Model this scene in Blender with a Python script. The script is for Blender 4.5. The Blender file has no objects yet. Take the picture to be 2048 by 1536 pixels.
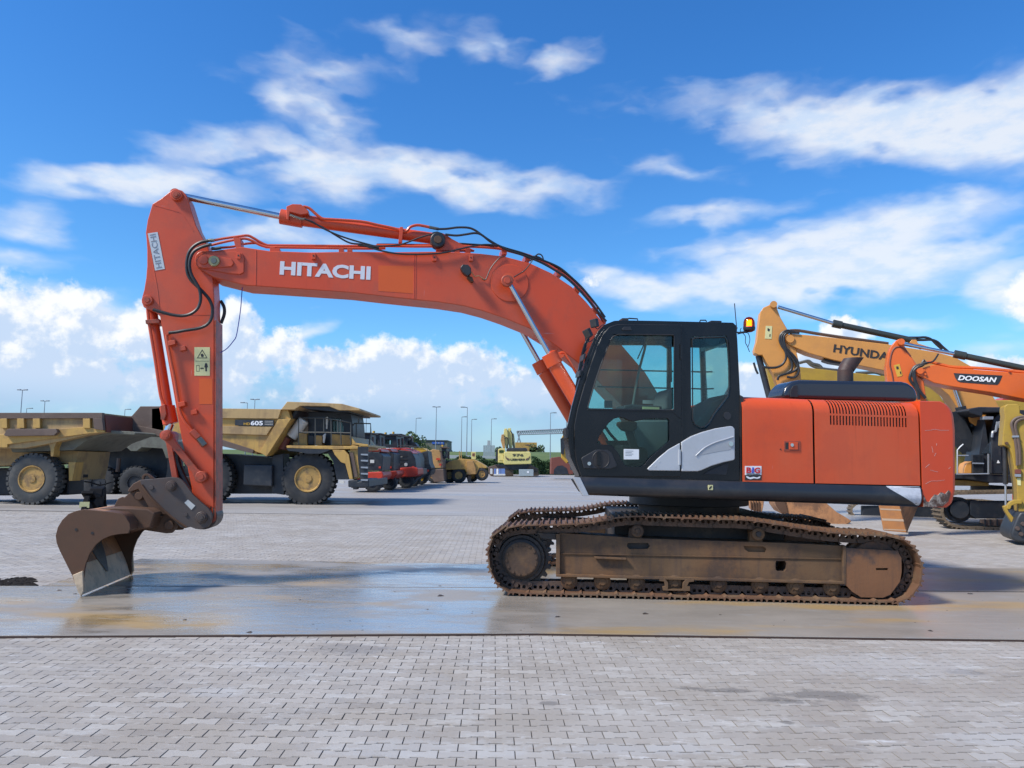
import bpy, math, random
import numpy as np
from math import radians, sin, cos, pi, atan2, hypot
from mathutils import Vector, Matrix
from mathutils.geometry import tessellate_polygon
random.seed(7)
SC = bpy.context.scene
COL = SC.collection
# ---------------------------------------------------------------- camera
FOC, CAMH = 1538.0, 1.55
PITCH, ROLL = math.atan((924 - 768) / FOC), .012
cam_data = bpy.data.cameras.new('camera')
cam = bpy.data.objects.new('camera', cam_data); COL.objects.link(cam)
cam_data.sensor_width = 36.0
cam_data.lens = 36.0 * FOC / 2048
cam_data.clip_end = 5000
CROT = Matrix.Rotation(pi / 2 + PITCH, 3, 'X') @ Matrix.Rotation(ROLL, 3, 'Z')
cam.matrix_world = Matrix.Translation((0, 0, CAMH)) @ CROT.to_4x4()
SC.camera = cam
CPOS = Vector((0, 0, CAMH))
def ray(px, py):
    return CROT @ Vector((px - 1024, 768 - py, -FOC))
def azel(px, py):
    d = ray(px, py).normalized()
    return (math.degrees(atan2(d.x, d.y)), math.degrees(math.asin(d.z)))
def gp(px, py, z=0.0):
    d = ray(px, py); t = (z - CAMH) / d.z
    return CPOS + d * t
# ---------------------------------------------------------------- sun, sky, exposure
SUN_EL, SUN_SIDE = radians(47), radians(27)   # from the left, a little on the camera's side
sdir = Vector((-cos(SUN_SIDE) * cos(SUN_EL), -sin(SUN_SIDE) * cos(SUN_EL), sin(SUN_EL)))
sl = bpy.data.lights.new('sun', 'SUN'); sl.energy = 3.3; sl.angle = radians(10); sl.color = (1, .955, .89)
so = bpy.data.objects.new('sun', sl); COL.objects.link(so); so.rotation_euler = sdir.to_track_quat('Z', 'Y').to_euler()
SC.view_settings.view_transform = 'Standard'
SC.view_settings.look = 'None'
SC.view_settings.gamma = 1
SC.view_settings.use_curve_mapping = False
SC.view_settings.exposure = 0.62
SC.cycles.max_bounces = 8
SC.cycles.transparent_max_bounces = 12

class NB:
    """small helper to write node maths"""
    def __init__(s, nt): s.nt = nt; s.n = nt.nodes; s.l = nt.links
    def put(s, sock, v):
        if isinstance(v, bpy.types.NodeSocket): s.l.new(v, sock)
        elif v is not None: sock.default_value = v
    def m(s, op, a, b=None, c=None, clamp=False):
        k = s.n.new('ShaderNodeMath'); k.operation = op; k.use_clamp = clamp
        for i, v in enumerate((a, b, c)):
            if v is not None: s.put(k.inputs[i], v)
        return k.outputs[0]
    def v(s, op, a, b=None, scale=None):
        k = s.n.new('ShaderNodeVectorMath'); k.operation = op
        s.put(k.inputs[0], a)
        if b is not None: s.put(k.inputs[1], b)
        if scale is not None: s.put(k.inputs['Scale'], scale)
        return k.outputs['Value'] if op in ('LENGTH', 'DOT_PRODUCT') else k.outputs[0]
    def noise(s, vec, scale, detail=4, rough=.55, dist=0, col=False, w=None):
        k = s.n.new('ShaderNodeTexNoise'); s.put(k.inputs['Vector'], vec)
        if w is not None:
            k.noise_dimensions = '4D'; k.inputs['W'].default_value = w
        k.inputs['Scale'].default_value = scale; k.inputs['Detail'].default_value = detail
        k.inputs['Roughness'].default_value = rough; k.inputs['Distortion'].default_value = dist
        return k.outputs['Color'] if col else k.outputs['Fac']
    def mapping(s, vec, loc=(0, 0, 0), rot=(0, 0, 0), sc=(1, 1, 1), t='POINT'):
        k = s.n.new('ShaderNodeMapping'); k.vector_type = t; s.put(k.inputs['Vector'], vec)
        k.inputs['Location'].default_value = loc; k.inputs['Rotation'].default_value = rot; k.inputs['Scale'].default_value = sc
        return k.outputs[0]
    def ss(s, x, lo, hi, a=0.0, b=1.0):
        k = s.n.new('ShaderNodeMapRange'); k.interpolation_type = 'SMOOTHSTEP'
        s.put(k.inputs['Value'], x); s.put(k.inputs['From Min'], lo); s.put(k.inputs['From Max'], hi)
        k.inputs['To Min'].default_value = a; k.inputs['To Max'].default_value = b
        return k.outputs['Result']
    def mix(s, f, a, b, mode='MIX'):
        k = s.n.new('ShaderNodeMix'); k.data_type = 'RGBA'; k.blend_type = mode
        s.put(k.inputs['Factor'], f)
        s.put(k.inputs['A'] if False else k.inputs[6], a if not isinstance(a, tuple) or len(a) == 4 else a + (1,))
        s.put(k.inputs[7], b if not isinstance(b, tuple) or len(b) == 4 else b + (1,))
        return k.outputs[2]
    def sep(s, v):
        k = s.n.new('ShaderNodeSeparateXYZ'); s.put(k.inputs[0], v); return k.outputs
    def comb(s, x, y, z):
        k = s.n.new('ShaderNodeCombineXYZ'); s.put(k.inputs[0], x); s.put(k.inputs[1], y); s.put(k.inputs[2], z); return k.outputs[0]

world = bpy.data.worlds.new('World'); SC.world = world; world.use_nodes = True
wt = world.node_tree; wt.nodes.clear(); nb = NB(wt)
bgn = wt.nodes.new('ShaderNodeBackground'); outn = wt.nodes.new('ShaderNodeOutputWorld')
wt.links.new(bgn.outputs[0], outn.inputs[0]); bgn.inputs['Strength'].default_value = .1
sky = wt.nodes.new('ShaderNodeTexSky'); sky.sky_type = 'NISHITA'; sky.sun_disc = False
sky.sun_elevation = SUN_EL; sky.sun_rotation = atan2(sdir.x, sdir.y) % (2 * pi)
sky.air_density = 1.0; sky.dust_density = .35; sky.ozone_density = 2.5; sky.altitude = 0
tc = wt.nodes.new('ShaderNodeTexCoord')
D = nb.sep(tc.outputs['Generated'])
az = nb.m('MULTIPLY', nb.m('ARCTAN2', D[0], D[1]), 180 / pi)
el = nb.m('MULTIPLY', nb.m('ARCSINE', D[2]), 180 / pi)
P2 = nb.comb(az, el, 0.0)
hs = wt.nodes.new('ShaderNodeHueSaturation'); hs.inputs['Saturation'].default_value = 1.22; hs.inputs['Value'].default_value = 1.06
wt.links.new(sky.outputs[0], hs.inputs['Color'])
skyc = nb.mix(1.0, hs.outputs[0], (.70, 1.0, 1.17), 'MULTIPLY')
# deep blue overhead, paler to the horizon
skyc = nb.mix(nb.ss(el, 2, 32), skyc, nb.mix(1.0, skyc, (.75, .92, 1.05), 'MULTIPLY'))

def blobs(vec, lst):
    acc = None
    for (px, py, rx, ry, rot, amp) in lst:
        a, e = azel(px, py)
        q = nb.mapping(vec, loc=(a, e, 0), rot=(0, 0, radians(rot)), sc=(rx / 27., ry / 27., 1), t='TEXTURE')
        g = nb.m('MULTIPLY', nb.m('SUBTRACT', 1.0, nb.v('LENGTH', q)), amp)
        acc = g if acc is None else nb.m('SMOOTH_MAX', acc, g, .12)
    return acc
warp = nb.v('SCALE', nb.v('SUBTRACT', nb.noise(nb.mapping(P2, sc=(.6, 1.3, 1)), .34, 4, .45, col=True), (.5, .5, .5)), scale=3.2)
PW = nb.v('ADD', P2, warp)
# layer 1: streaky fair-weather cloud
W1 = [(300, 365, 260, 40, 8, 1.25), (640, 335, 260, 66, -6, 1.15), (900, 365, 360, 58, -3, 1.4), (650, 230, 150, 80, -50, .85), (640, 150, 170, 45, 10, .55), (570, 200, 80, 60, -40, .75),
      (440, 295, 150, 44, 15, .6), (820, 78, 120, 34, 5, .5), (1005, 92, 70, 30, -20, .6), (1118, 124, 90, 26, 12, .75), (1360, 345, 140, 24, -12, .4), (960, 100, 60, 30, 0, .6),
      (1930, 250, 520, 90, -9, 1.75), (1640, 205, 420, 44, -5, .6), (1990, 300, 200, 55, -12, .9), (2040, 180, 160, 60, 0, .7),
      (1640, 540, 380, 85, 3, 1.9), (1740, 480, 280, 70, 8, 1.4), (1880, 430, 120, 24, 10, 1.0), (1300, 575, 190, 42, -2, 1.2), (1440, 425, 190, 34, 3, .6), (1200, 550, 70, 30, 0, .9), (1480, 500, 200, 50, 5, .8),
      (2030, 590, 110, 60, -25, 1.2), (560, 468, 190, 42, -5, .75), (60, 455, 80, 40, 0, .7), (40, 520, 110, 26, 0, .6), (620, 655, 60, 18, 25, .8), (170, 640, 210, 60, -5, 1.1), (1820, 655, 80, 18, 0, .5), (1990, 715, 130, 26, 0, .8)]
n1 = nb.noise(nb.mapping(PW, rot=(0, 0, radians(-6)), sc=(.20, .62, 1)), 1.0, 4, .42)
n1b = nb.noise(nb.mapping(P2, sc=(.16, .3, 1)), 1.0, 3, .5)
B1 = nb.m('MAXIMUM', blobs(PW, W1), nb.m('SUBTRACT', nb.m('MULTIPLY', nb.ss(nb.m('ABSOLUTE', az), 38, 52), nb.ss(n1b, .42, .7, .6, 1.5)), 1.0))
d1 = nb.m('ADD', B1, nb.m('MULTIPLY', nb.m('SUBTRACT', n1, .5), 1.0))
f1 = nb.ss(d1, -.12, .98)
# layer 2: cumulus bank near the horizon
W2 = [(-60, 700, 260, 170, 0, 1.3), (120, 650, 170, 90, -10, 1.3), (300, 670, 160, 75, 0, 1.3), (470, 700, 110, 100, 0, 1.3), (470, 640, 40, 50, 0, 1.1), (560, 700, 80, 60, 0, 1.1), (690, 760, 160, 90, 0, 1.3), (640, 715, 60, 30, 0, 1.2), (820, 745, 180, 85, -6, 1.45), (950, 740, 120, 62, 0, 1.2),
      (1060, 790, 140, 62, -12, 1.2), (100, 760, 300, 110, 0, 1.1), (820, 800, 330, 80, 0, 1.0), (330, 770, 260, 70, 0, 1.0), (1130, 820, 60, 30, 20, 1.0), (1690, 665, 70, 40, 0, 1.2), (1500, 770, 80, 60, 0, 1.2), (1660, 720, 90, 50, 0, 1.1), (1990, 745, 110, 36, 0, 1.1), (2060, 600, 60, 55, 0, 1.0), (1195, 560, 40, 26, 0, .8)]
n2 = nb.noise(P2, .42, 9, .58)
n2s = nb.noise(nb.v('ADD', P2, (-.55, .75, 0)), .42, 9, .58)
PW2 = nb.v('ADD', P2, nb.v('SCALE', nb.v('SUBTRACT', nb.noise(P2, .8, 6, .6, col=True), (.5, .5, .5)), scale=1.8))
B2 = blobs(PW2, W2)
far2 = nb.m('MINIMUM', nb.ss(nb.m('ABSOLUTE', az), 36, 46, -1.0, 1.0), nb.m('SUBTRACT', 1.1, nb.m('MULTIPLY', nb.m('ABSOLUTE', nb.m('SUBTRACT', el, 4.0)), .16)))
B2 = nb.m('MAXIMUM', B2, far2)
d2 = nb.m('ADD', B2, nb.m('MULTIPLY', nb.m('SUBTRACT', n2, .5), 1.5))
f2 = nb.ss(d2, .16, .60)
f2 = nb.m('MULTIPLY', f2, nb.ss(el, 2.0, 5.5))
rel = nb.m('ADD', .33, nb.m('MULTIPLY', nb.m('SUBTRACT', n2, n2s), 3.0), clamp=True)
thick = nb.ss(d2, .35, 1.2)
lit2 = nb.m('SUBTRACT', nb.m('ADD', rel, nb.ss(el, 4, 10, -.40, .26)), nb.m('MULTIPLY', thick, .22), clamp=True)
c2 = nb.mix(nb.ss(lit2, .0, .7), (3.9, 4.8, 6.2), (6.6, 6.7, 6.8))
c1 = nb.mix(nb.ss(nb.noise(nb.mapping(P2, sc=(.35, .8, 1)), 1.0, 5, .6), .35, .6), (4.8, 5.6, 6.6), (6.1, 6.3, 6.5))
# pale blue-grey veil low down
veil = nb.m('MULTIPLY', nb.ss(el, 9.5, 3.5), nb.ss(nb.noise(nb.mapping(P2, sc=(.1, .22, 1)), 1.0, 4, .5), .28, .62, .55, .85))
skyc = nb.mix(veil, skyc, (2.3, 3.45, 5.1))
skyc = nb.mix(nb.m('MULTIPLY', f1, .82), skyc, c1)
skyc = nb.mix(nb.m('MULTIPLY', f2, .96), skyc, c2)
wt.links.new(skyc, bgn.inputs['Color'])

# ---------------------------------------------------------------- frames and mesh builder
class Frame:
    def __init__(s, o, slope, tilt=0.0):
        """o origin on the ground, slope dy/dx of the frame's right axis, tilt lowers its right end"""
        s.o = Vector(o); s.U = Vector((1, slope, 0)).normalized(); s.W = Vector((-slope, 1, 0)).normalized()
        s.U = (s.U - Vector((0, 0, tilt))).normalized(); s.Z = s.U.cross(s.W).normalized()
    def p(s, u, w, z): return s.o + s.U * u + s.W * w + s.Z * z
    def hit(s, px, py, w=0.0):
        d = ray(px, py); o = s.o + s.W * w
        t = (o - CPOS).dot(s.W) / d.dot(s.W)
        return CPOS + d * t
    def uz(s, px, py, w=0.0):
        q = s.hit(px, py, w) - s.o
        return (q.dot(s.U), q.dot(s.Z))
    def mpp(s, px, py, w=0.0):
        return (s.hit(px + 1, py, w) - s.hit(px, py, w)).length
def conv(ox, oy, k): return lambda pts: [(ox + a / k, oy + b / k) for a, b in pts]

def smooth_path(pts, n=6, closed=False):
    pts = [Vector(p) for p in pts]
    if len(pts) < 3: return pts
    out = []; N = len(pts)
    rng = range(N if closed else N - 1)
    for i in rng:
        if closed: a, b, c, d = pts[i - 1], pts[i], pts[(i + 1) % N], pts[(i + 2) % N]
        else: a, b, c, d = pts[max(i - 1, 0)], pts[i], pts[i + 1], pts[min(i + 2, N - 1)]
        for k in range(n):
            t = k / n
            out.append(.5 * ((2 * b) + (c - a) * t + (2 * a - 5 * b + 4 * c - d) * t * t + (3 * b - a - 3 * c + d) * t ** 3))
    if not closed: out.append(pts[-1])
    return out

class MB:
    def __init__(s): s.v = []; s.f = []
    def add(s, vs, fs):
        b = len(s.v); s.v += [Vector(x) for x in vs]; s.f += [tuple(i + b for i in q) for q in fs]; return s
    def loft(s, A, B, cap=True):
        n = len(A); fs = [(i, (i + 1) % n, n + (i + 1) % n, n + i) for i in range(n)]
        if cap: fs += [tuple(range(n))[::-1], tuple(range(n, 2 * n))]
        return s.add(list(A) + list(B), fs)
    def prism(s, fr, uz, w0, w1, holes=()):
        if not holes:
            return s.loft([fr.p(u, w0, z) for u, z in uz], [fr.p(u, w1, z) for u, z in uz])
        loops = [list(uz)] + [list(h) for h in holes]
        flat = [q for l in loops for q in l]; n = len(flat)
        tris = tessellate_polygon([[Vector((u, z, 0)) for u, z in l] for l in loops])
        vs = [fr.p(u, w0, z) for u, z in flat] + [fr.p(u, w1, z) for u, z in flat]
        fs = [tuple(t) for t in tris] + [tuple(i + n for i in t)[::-1] for t in tris]
        b = 0
        for l in loops:
            k = len(l); fs += [(b + i, b + (i + 1) % k, n + b + (i + 1) % k, n + b + i) for i in range(k)]; b += k
        return s.add(vs, fs)
    def px(s, fr, pts, w0, w1, holes=(), wt=None):
        wt = w0 if wt is None else wt
        return s.prism(fr, [fr.uz(x, y, wt) for x, y in pts], w0, w1, [[fr.uz(x, y, wt) for x, y in h] for h in holes])
    def box(s, fr, u0, u1, w0, w1, z0, z1):
        return s.prism(fr, [(u0, z0), (u1, z0), (u1, z1), (u0, z1)], w0, w1)
    def pbox(s, fr, x0, y0, x1, y1, w0, w1, wt=None):
        return s.px(fr, [(x0, y0), (x1, y0), (x1, y1), (x0, y1)], w0, w1, wt=wt)
    def cyl(s, a, b, r, r2=None, seg=20, cap=True):
        a = Vector(a); b = Vector(b); r2 = r if r2 is None else r2; d = (b - a).normalized()
        x = d.orthogonal().normalized(); y = d.cross(x)
        A = [a + (x * cos(2 * pi * i / seg) + y * sin(2 * pi * i / seg)) * r for i in range(seg)]
        B = [b + (x * cos(2 * pi * i / seg) + y * sin(2 * pi * i / seg)) * r2 for i in range(seg)]
        return s.loft(A, B, cap)
    def tube(s, pts, r, seg=8, smooth=5, radii=None):
        P = smooth_path(pts, smooth) if smooth > 1 else [Vector(p) for p in pts]
        n = len(P); vs = []; prev = None
        for i, p in enumerate(P):
            d = (P[min(i + 1, n - 1)] - P[max(i - 1, 0)]).normalized()
            if prev is None: x = d.orthogonal().normalized()
            else: x = (prev - d * prev.dot(d)).normalized()
            prev = x; y = d.cross(x)
            vs += [p + (x * cos(2 * pi * k / seg) + y * sin(2 * pi * k / seg)) * r for k in range(seg)]
        fs = [(i * seg + k, i * seg + (k + 1) % seg, (i + 1) * seg + (k + 1) % seg, (i + 1) * seg + k) for i in range(n - 1) for k in range(seg)]
        fs += [tuple(range(seg))[::-1], tuple(range((n - 1) * seg, n * seg))]
        return s.add(vs, fs)
    def lathe(s, fr, u, z, prof, seg=36):
        """profile [(w, r)...] turned about the frame's W axis through (u, z)"""
        vs = []
        for w, r in prof:
            vs += [fr.p(u + r * cos(2 * pi * k / seg), w, z + r * sin(2 * pi * k / seg)) for k in range(seg)]
        n = len(prof)
        fs = [(i * seg + k, i * seg + (k + 1) % seg, (i + 1) * seg + (k + 1) % seg, (i + 1) * seg + k) for i in range(n - 1) for k in range(seg)]
        if prof[0][1] > 1e-4: fs.append(tuple(range(seg))[::-1])
        if prof[-1][1] > 1e-4: fs.append(tuple(range((n - 1) * seg, n * seg)))
        return s.add(vs, fs)
    def obox(s, c, ax, ay, az_):
        """box by centre and three half-axis vectors"""
        c = Vector(c); vs = [c + ax * i + ay * j + az_ * k for i in (-1, 1) for j in (-1, 1) for k in (-1, 1)]
        return s.add(vs, [(0, 1, 3, 2), (4, 6, 7, 5), (0, 4, 5, 1), (2, 3, 7, 6), (0, 2, 6, 4), (1, 5, 7, 3)])
    def bar(s, a, b, r, r2=None):
        a = Vector(a); b = Vector(b); d = (b - a) * .5; n = d.normalized(); x = n.orthogonal().normalized(); y = n.cross(x)
        return s.obox((a + b) * .5, d, x * r, y * (r2 or r))
    def mesh(s, name, mat, origin=None, smooth=38):
        me = bpy.data.meshes.new(name)
        o = Vector(origin) if origin is not None else Vector()
        me.from_pydata([tuple(v - o) for v in s.v], [], s.f)
        import bmesh
        bm = bmesh.new(); bm.from_mesh(me)
        bmesh.ops.recalc_face_normals(bm, faces=bm.faces)
        bm.to_mesh(me); bm.free()
        if mat: me.materials.append(mat)
        if smooth:
            me.shade_smooth(); me.set_sharp_from_angle(angle=radians(smooth))
        me.update()
        return me
    def build(s, name, mat, parent=None, bevel=0, smooth=38, seg=2, **props):
        lo = Vector([min(v[i] for v in s.v) for i in range(3)]); hi = Vector([max(v[i] for v in s.v) for i in range(3)])
        c = (lo + hi) * .5
        ob = bpy.data.objects.new(name, s.mesh(name, mat, c, smooth)); COL.objects.link(ob)
        ob.location = c - (wloc(parent) if parent else Vector()); ob.parent = parent
        if bevel:
            m = ob.modifiers.new('bevel', 'BEVEL'); m.width = bevel; m.segments = seg; m.limit_method = 'ANGLE'; m.angle_limit = radians(40); m.harden_normals = True
        for k, v in props.items(): ob[k] = v
        return ob
def wloc(o):
    p = Vector(o.location)
    while o.parent: o = o.parent; p += o.location
    return p
def thing(name, loc, label, cat, group=None):
    o = bpy.data.objects.new(name, None); COL.objects.link(o); o.location = loc; o.empty_display_size = .3
    o['label'] = label; o['category'] = cat
    if group: o['group'] = group
    return o
def circ(c, r, n=24, a0=0, a1=360):
    return [(c[0] + r * cos(radians(a0 + (a1 - a0) * i / n)), c[1] + r * sin(radians(a0 + (a1 - a0) * i / n))) for i in range(n)]
def text(s, name, fr, A, B, hpx, w, mat, parent, bold=.02, depth=.006, shear=0, spacing=1.0, props=None):
    """lettering whose baseline runs from pixel A to B in the frame's plane w, hpx tall"""
    cu = bpy.data.curves.new(name, 'FONT'); cu.body = s; cu.offset = bold; cu.shear = shear; cu.extrude = .01; cu.resolution_u = 3; cu.space_character = spacing
    t = bpy.data.objects.new(name, cu); COL.objects.link(t); bpy.context.view_layer.update()
    me = bpy.data.meshes.new_from_object(t.evaluated_get(bpy.context.evaluated_depsgraph_get()))
    bpy.data.objects.remove(t)
    xs = [v.co.x for v in me.vertices]; ys = [v.co.y for v in me.vertices]
    x0, x1, y0, y1 = min(xs), max(xs), min(ys), max(ys)
    a = fr.hit(*A, w); b = fr.hit(*B, w); dx, dy = B[0] - A[0], B[1] - A[1]; L = hypot(dx, dy)
    up = fr.hit(A[0] + dy / L * hpx, A[1] - dx / L * hpx, w) - a
    mb = MB()
    mb.add([a + (b - a) * ((v.co.x - x0) / (x1 - x0)) + up * ((v.co.y - y0) / (y1 - y0)) - fr.W * (depth * (v.co.z / .02 + .5)) for v in me.vertices], [tuple(p.vertices) for p in me.polygons])
    bpy.data.meshes.remove(me)
    return mb.build(name, mat, parent, smooth=0, **(props or {}))

# ---------------------------------------------------------------- materials
def new_mat(name):
    m = bpy.data.materials.new(name); m.use_nodes = True; nt = m.node_tree
    b = nt.nodes['Principled BSDF']; return m, nt, b, NB(nt)
def mat(name, col, rough=.5, metal=0, var=.12, scale=2.5, dirt=None, damt=.0, dscale=3, streak=0, scol=None, bump=.0, bscale=60, spec=.5, chips=0, chipcol=(.12, .06, .035), coat=0, fade=None, famt=0, rvar=.12, scr=0):
    m, nt, b, n = new_mat(name)
    g = nt.nodes.new('ShaderNodeNewGeometry').outputs['Position']
    big = n.noise(g, scale, 5, .6)
    c = n.mix(big, tuple(x * (1 - var) for x in col), tuple(min(1, x * (1 + var)) for x in col))
    if fade: c = n.mix(n.m('MULTIPLY', n.ss(n.noise(n.mapping(g, sc=(1, 1, .7)), .9, 5, .6, w=3.1), .38, .68), famt), c, fade)
    if streak: c = n.mix(n.m('MULTIPLY', n.ss(n.noise(n.mapping(g, sc=(1, 1, .07)), 9, 5, .65), .48, .72), streak), c, scol or tuple(x * .45 for x in col))
    if damt and dirt:
        c = n.mix(n.m('MULTIPLY', n.ss(n.noise(g, dscale, 8, .68, w=1.7), .46, .62), damt), c, dirt)
    if chips: c = n.mix(n.ss(n.noise(g, 7, 9, .75, w=5.3), .74 - chips * .12, .76 - chips * .12), c, chipcol)
    if scr:
        s1 = n.ss(n.noise(n.mapping(g, rot=(.3, .9, .2), sc=(2.2, 2.2, 60)), 1.0, 3, .6, w=8.8), .70, .73)
        s2 = n.ss(n.noise(n.mapping(g, rot=(-.2, -.35, .4), sc=(50, 3, 2.4)), 1.0, 3, .6, w=2.8), .71, .74)
        m_ = n.ss(n.noise(g, 1.3, 4, .6, w=7), .45, .6)
        c = n.mix(n.m('MULTIPLY', n.m('MULTIPLY', n.m('MAXIMUM', s1, s2), m_), scr), c, tuple(min(.8, x * .55 + .25) for x in col))
        c = n.mix(n.m('MULTIPLY', n.ss(n.noise(g, 42, 3, .6, w=5), .73, .77), scr), c, (.07, .035, .025))
        run = n.ss(n.noise(n.mapping(g, sc=(1, 1, .045)), 16, 4, .6, w=4.4), .56, .74)
        c = n.mix(n.m('MULTIPLY', n.m('MULTIPLY', run, n.ss(n.noise(g, 1.1, 3, .5, w=6.6), .42, .62)), scr * .45), c, tuple(x * .45 for x in col))
    nt.links.new(c, b.inputs['Base Color'])
    b.inputs['Metallic'].default_value = metal; b.inputs['Specular IOR Level'].default_value = spec
    r = n.m('ADD', rough, n.m('MULTIPLY', n.m('SUBTRACT', n.noise(g, scale * 4, 5, .65), .5), rvar * 2), clamp=True)
    nt.links.new(r, b.inputs['Roughness'])
    if coat: b.inputs['Coat Weight'].default_value = coat; b.inputs['Coat Roughness'].default_value = .12
    if bump:
        k = nt.nodes.new('ShaderNodeBump'); k.inputs['Strength'].default_value = bump; k.inputs['Distance'].default_value = .01
        nt.links.new(n.noise(g, bscale, 6, .7), k.inputs['Height']); nt.links.new(k.outputs[0], b.inputs['Normal'])
    return m
def glass(name, tint=(.72, .88, .86), refl=.9):
    m, nt, b, n = new_mat(name); nt.nodes.remove(b)
    t = nt.nodes.new('ShaderNodeBsdfTransparent'); t.inputs[0].default_value = tint + (1,)
    gl = nt.nodes.new('ShaderNodeBsdfGlossy'); gl.inputs['Roughness'].default_value = .02
    fr_ = nt.nodes.new('ShaderNodeFresnel'); fr_.inputs[0].default_value = 1.5
    mx = nt.nodes.new('ShaderNodeMixShader'); nt.links.new(n.m('MULTIPLY', fr_.outputs[0], refl), mx.inputs[0])
    nt.links.new(t.outputs[0], mx.inputs[1]); nt.links.new(gl.outputs[0], mx.inputs[2]); nt.links.new(mx.outputs[0], nt.nodes['Material Output'].inputs[0])
    return m
def emis(name, col, s):
    m, nt, b, n = new_mat(name); b.inputs['Base Color'].default_value = col + (1,); b.inputs['Emission Color'].default_value = col + (1,); b.inputs['Emission Strength'].default_value = s; return m
M = {}
M['orange'] = mat('faded orange paint', (.70, .080, .014), .42, var=.08, scale=1.3, fade=(.63, .125, .045), famt=.5, dirt=(.42, .06, .028), damt=.2, dscale=2.2, streak=.10, scol=(.33, .07, .035), bump=.05, bscale=5, coat=.05, scr=.8)
M['orange2'] = mat('orange paint of the boom', (.62, .068, .015), .40, var=.1, scale=1.1, fade=(.55, .11, .045), famt=.5, dirt=(.27, .075, .045), damt=.3, dscale=1.8, bump=.05, bscale=6, coat=.08, scr=.9)
M['orange3'] = mat('scuffed orange paint of the counterweight', (.70, .068, .014), .36, var=.1, scale=1.6, fade=(.60, .115, .05), famt=.45, chips=.05, chipcol=(.62, .42, .33), coat=.05, bump=.08, bscale=7, scr=.55)
M['freshorange'] = mat('repainted orange patch', (.68, .105, .012), .38, var=.05)
M['orangeworn'] = mat('worn orange paint on links', (.42, .07, .03), .5, var=.2, dirt=(.16, .06, .035), damt=.75, dscale=6, chips=.5, chipcol=(.09, .05, .035), bump=.1)
M['rust'] = mat('brown rusty steel of the bucket', (.105, .056, .032), .62, var=.25, scale=3, dirt=(.12, .058, .032), damt=.6, dscale=3, bump=.12, bscale=45, spec=.35)
M['rustin'] = mat('inside of the bucket', (.42, .20, .085), .7, var=.35, scale=2.5, dirt=(.05, .035, .03), damt=.6, dscale=2.5, streak=.3, bump=.15)
M['mudsteel'] = mat('mud caked cutting edge', (.62, .47, .31), .8, var=.25, scale=5, dirt=(.30, .25, .19), damt=.6, dscale=8, bump=.4, bscale=40)
M['coupler'] = mat('grey brown coupler steel', (.075, .058, .050), .5, var=.2, scale=3, dirt=(.10, .055, .035), damt=.45, bump=.08)
M['under'] = mat('dusty brown undercarriage', (.135, .080, .042), .75, var=.4, scale=2.6, fade=(.20, .085, .032), famt=.6, dirt=(.070, .046, .034), damt=.85, dscale=2.5, streak=.45, scol=(.055, .042, .04), bump=.3, bscale=35, spec=.3)
M['underdark'] = mat('dark greasy steel', (.035, .028, .024), .6, var=.3, dirt=(.10, .07, .045), damt=.6, dscale=5, bump=.25)
M['guard'] = mat('rusted idler guard', (.19, .085, .036), .7, var=.3, scale=2, dirt=(.050, .038, .034), damt=1.0, streak=.4, scol=(.05, .035, .03), dscale=1.5, bump=.25, bscale=30)
M['shoe'] = mat('brown track shoe steel', (.135, .066, .034), .68, var=.4, scale=5, dirt=(.17, .115, .065), damt=.6, dscale=4, bump=.35, bscale=40)
M['link'] = mat('brown track link steel', (.105, .062, .040), .65, var=.35, scale=6, dirt=(.045, .032, .026), damt=.7, dscale=6, bump=.3)
M['chrome'] = mat('chromed rod', (.62, .62, .62), .14, metal=1, var=.05, dirt=(.45, .42, .36), damt=.2, rvar=.03)
M['hose'] = mat('black rubber hose', (.018, .018, .019), .45, var=.2, dirt=(.05, .045, .04), damt=.4)
M['fitting'] = mat('zinc fitting', (.20, .19, .15), .4, metal=.7, var=.2)
M['pin'] = mat('brass coloured pin cap', (.40, .33, .16), .4, metal=.6, var=.2)
M['black'] = mat('cab black paint', (.005, .006, .008), .28, var=.15, dirt=(.018, .017, .017), damt=.25, coat=.15, rvar=.06, spec=.35)
M['blackmatt'] = mat('dull black plastic', (.02, .021, .024), .55, var=.2, dirt=(.045, .042, .04), damt=.3)
M['skirt'] = mat('dark grey skirt', (.020, .023, .028), .38, var=.2, scale=1.5, dirt=(.075, .062, .052), damt=.35, dscale=2, streak=.0, coat=.2)
M['cover'] = mat('dark blue black engine cover', (.018, .024, .036), .25, var=.1, coat=.4, rvar=.05)
M['silver'] = mat('pale silver panel', (.52, .53, .54), .38, metal=.25, var=.05, dirt=(.40, .39, .38), damt=.25)
M['whitescuff'] = mat('scuffed white paint', (.62, .63, .66), .5, var=.1, chips=.75, chipcol=(.07, .055, .05), dscale=9, dirt=(.4, .4, .42), damt=.5)
M['white'] = mat('white', (.78, .78, .77), .5, var=.03)
M['letter'] = mat('white vinyl lettering', (.66, .66, .68), .45, var=.06)
M['letterdark'] = mat('dark lettering', (.03, .025, .022), .5, var=.1)
M['label'] = mat('cream sticker', (.62, .58, .28), .5, var=.08)
M['plate'] = mat('aluminium plate', (.62, .60, .55), .35, metal=.4, var=.15)
M['brownpipe'] = mat('rusty exhaust', (.045, .028, .024), .6, var=.3, dirt=(.08, .035, .022), damt=.6)
M['glass'] = glass('cab glass'); M['glassdark'] = glass('dark cab glass', (.55, .68, .66), .9)
M['seat'] = mat('grey seat cloth', (.10, .11, .11), .8, var=.2)
M['red'] = mat('red print', (.55, .02, .03), .5); M['blue'] = mat('blue print', (.03, .05, .45), .5)
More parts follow.
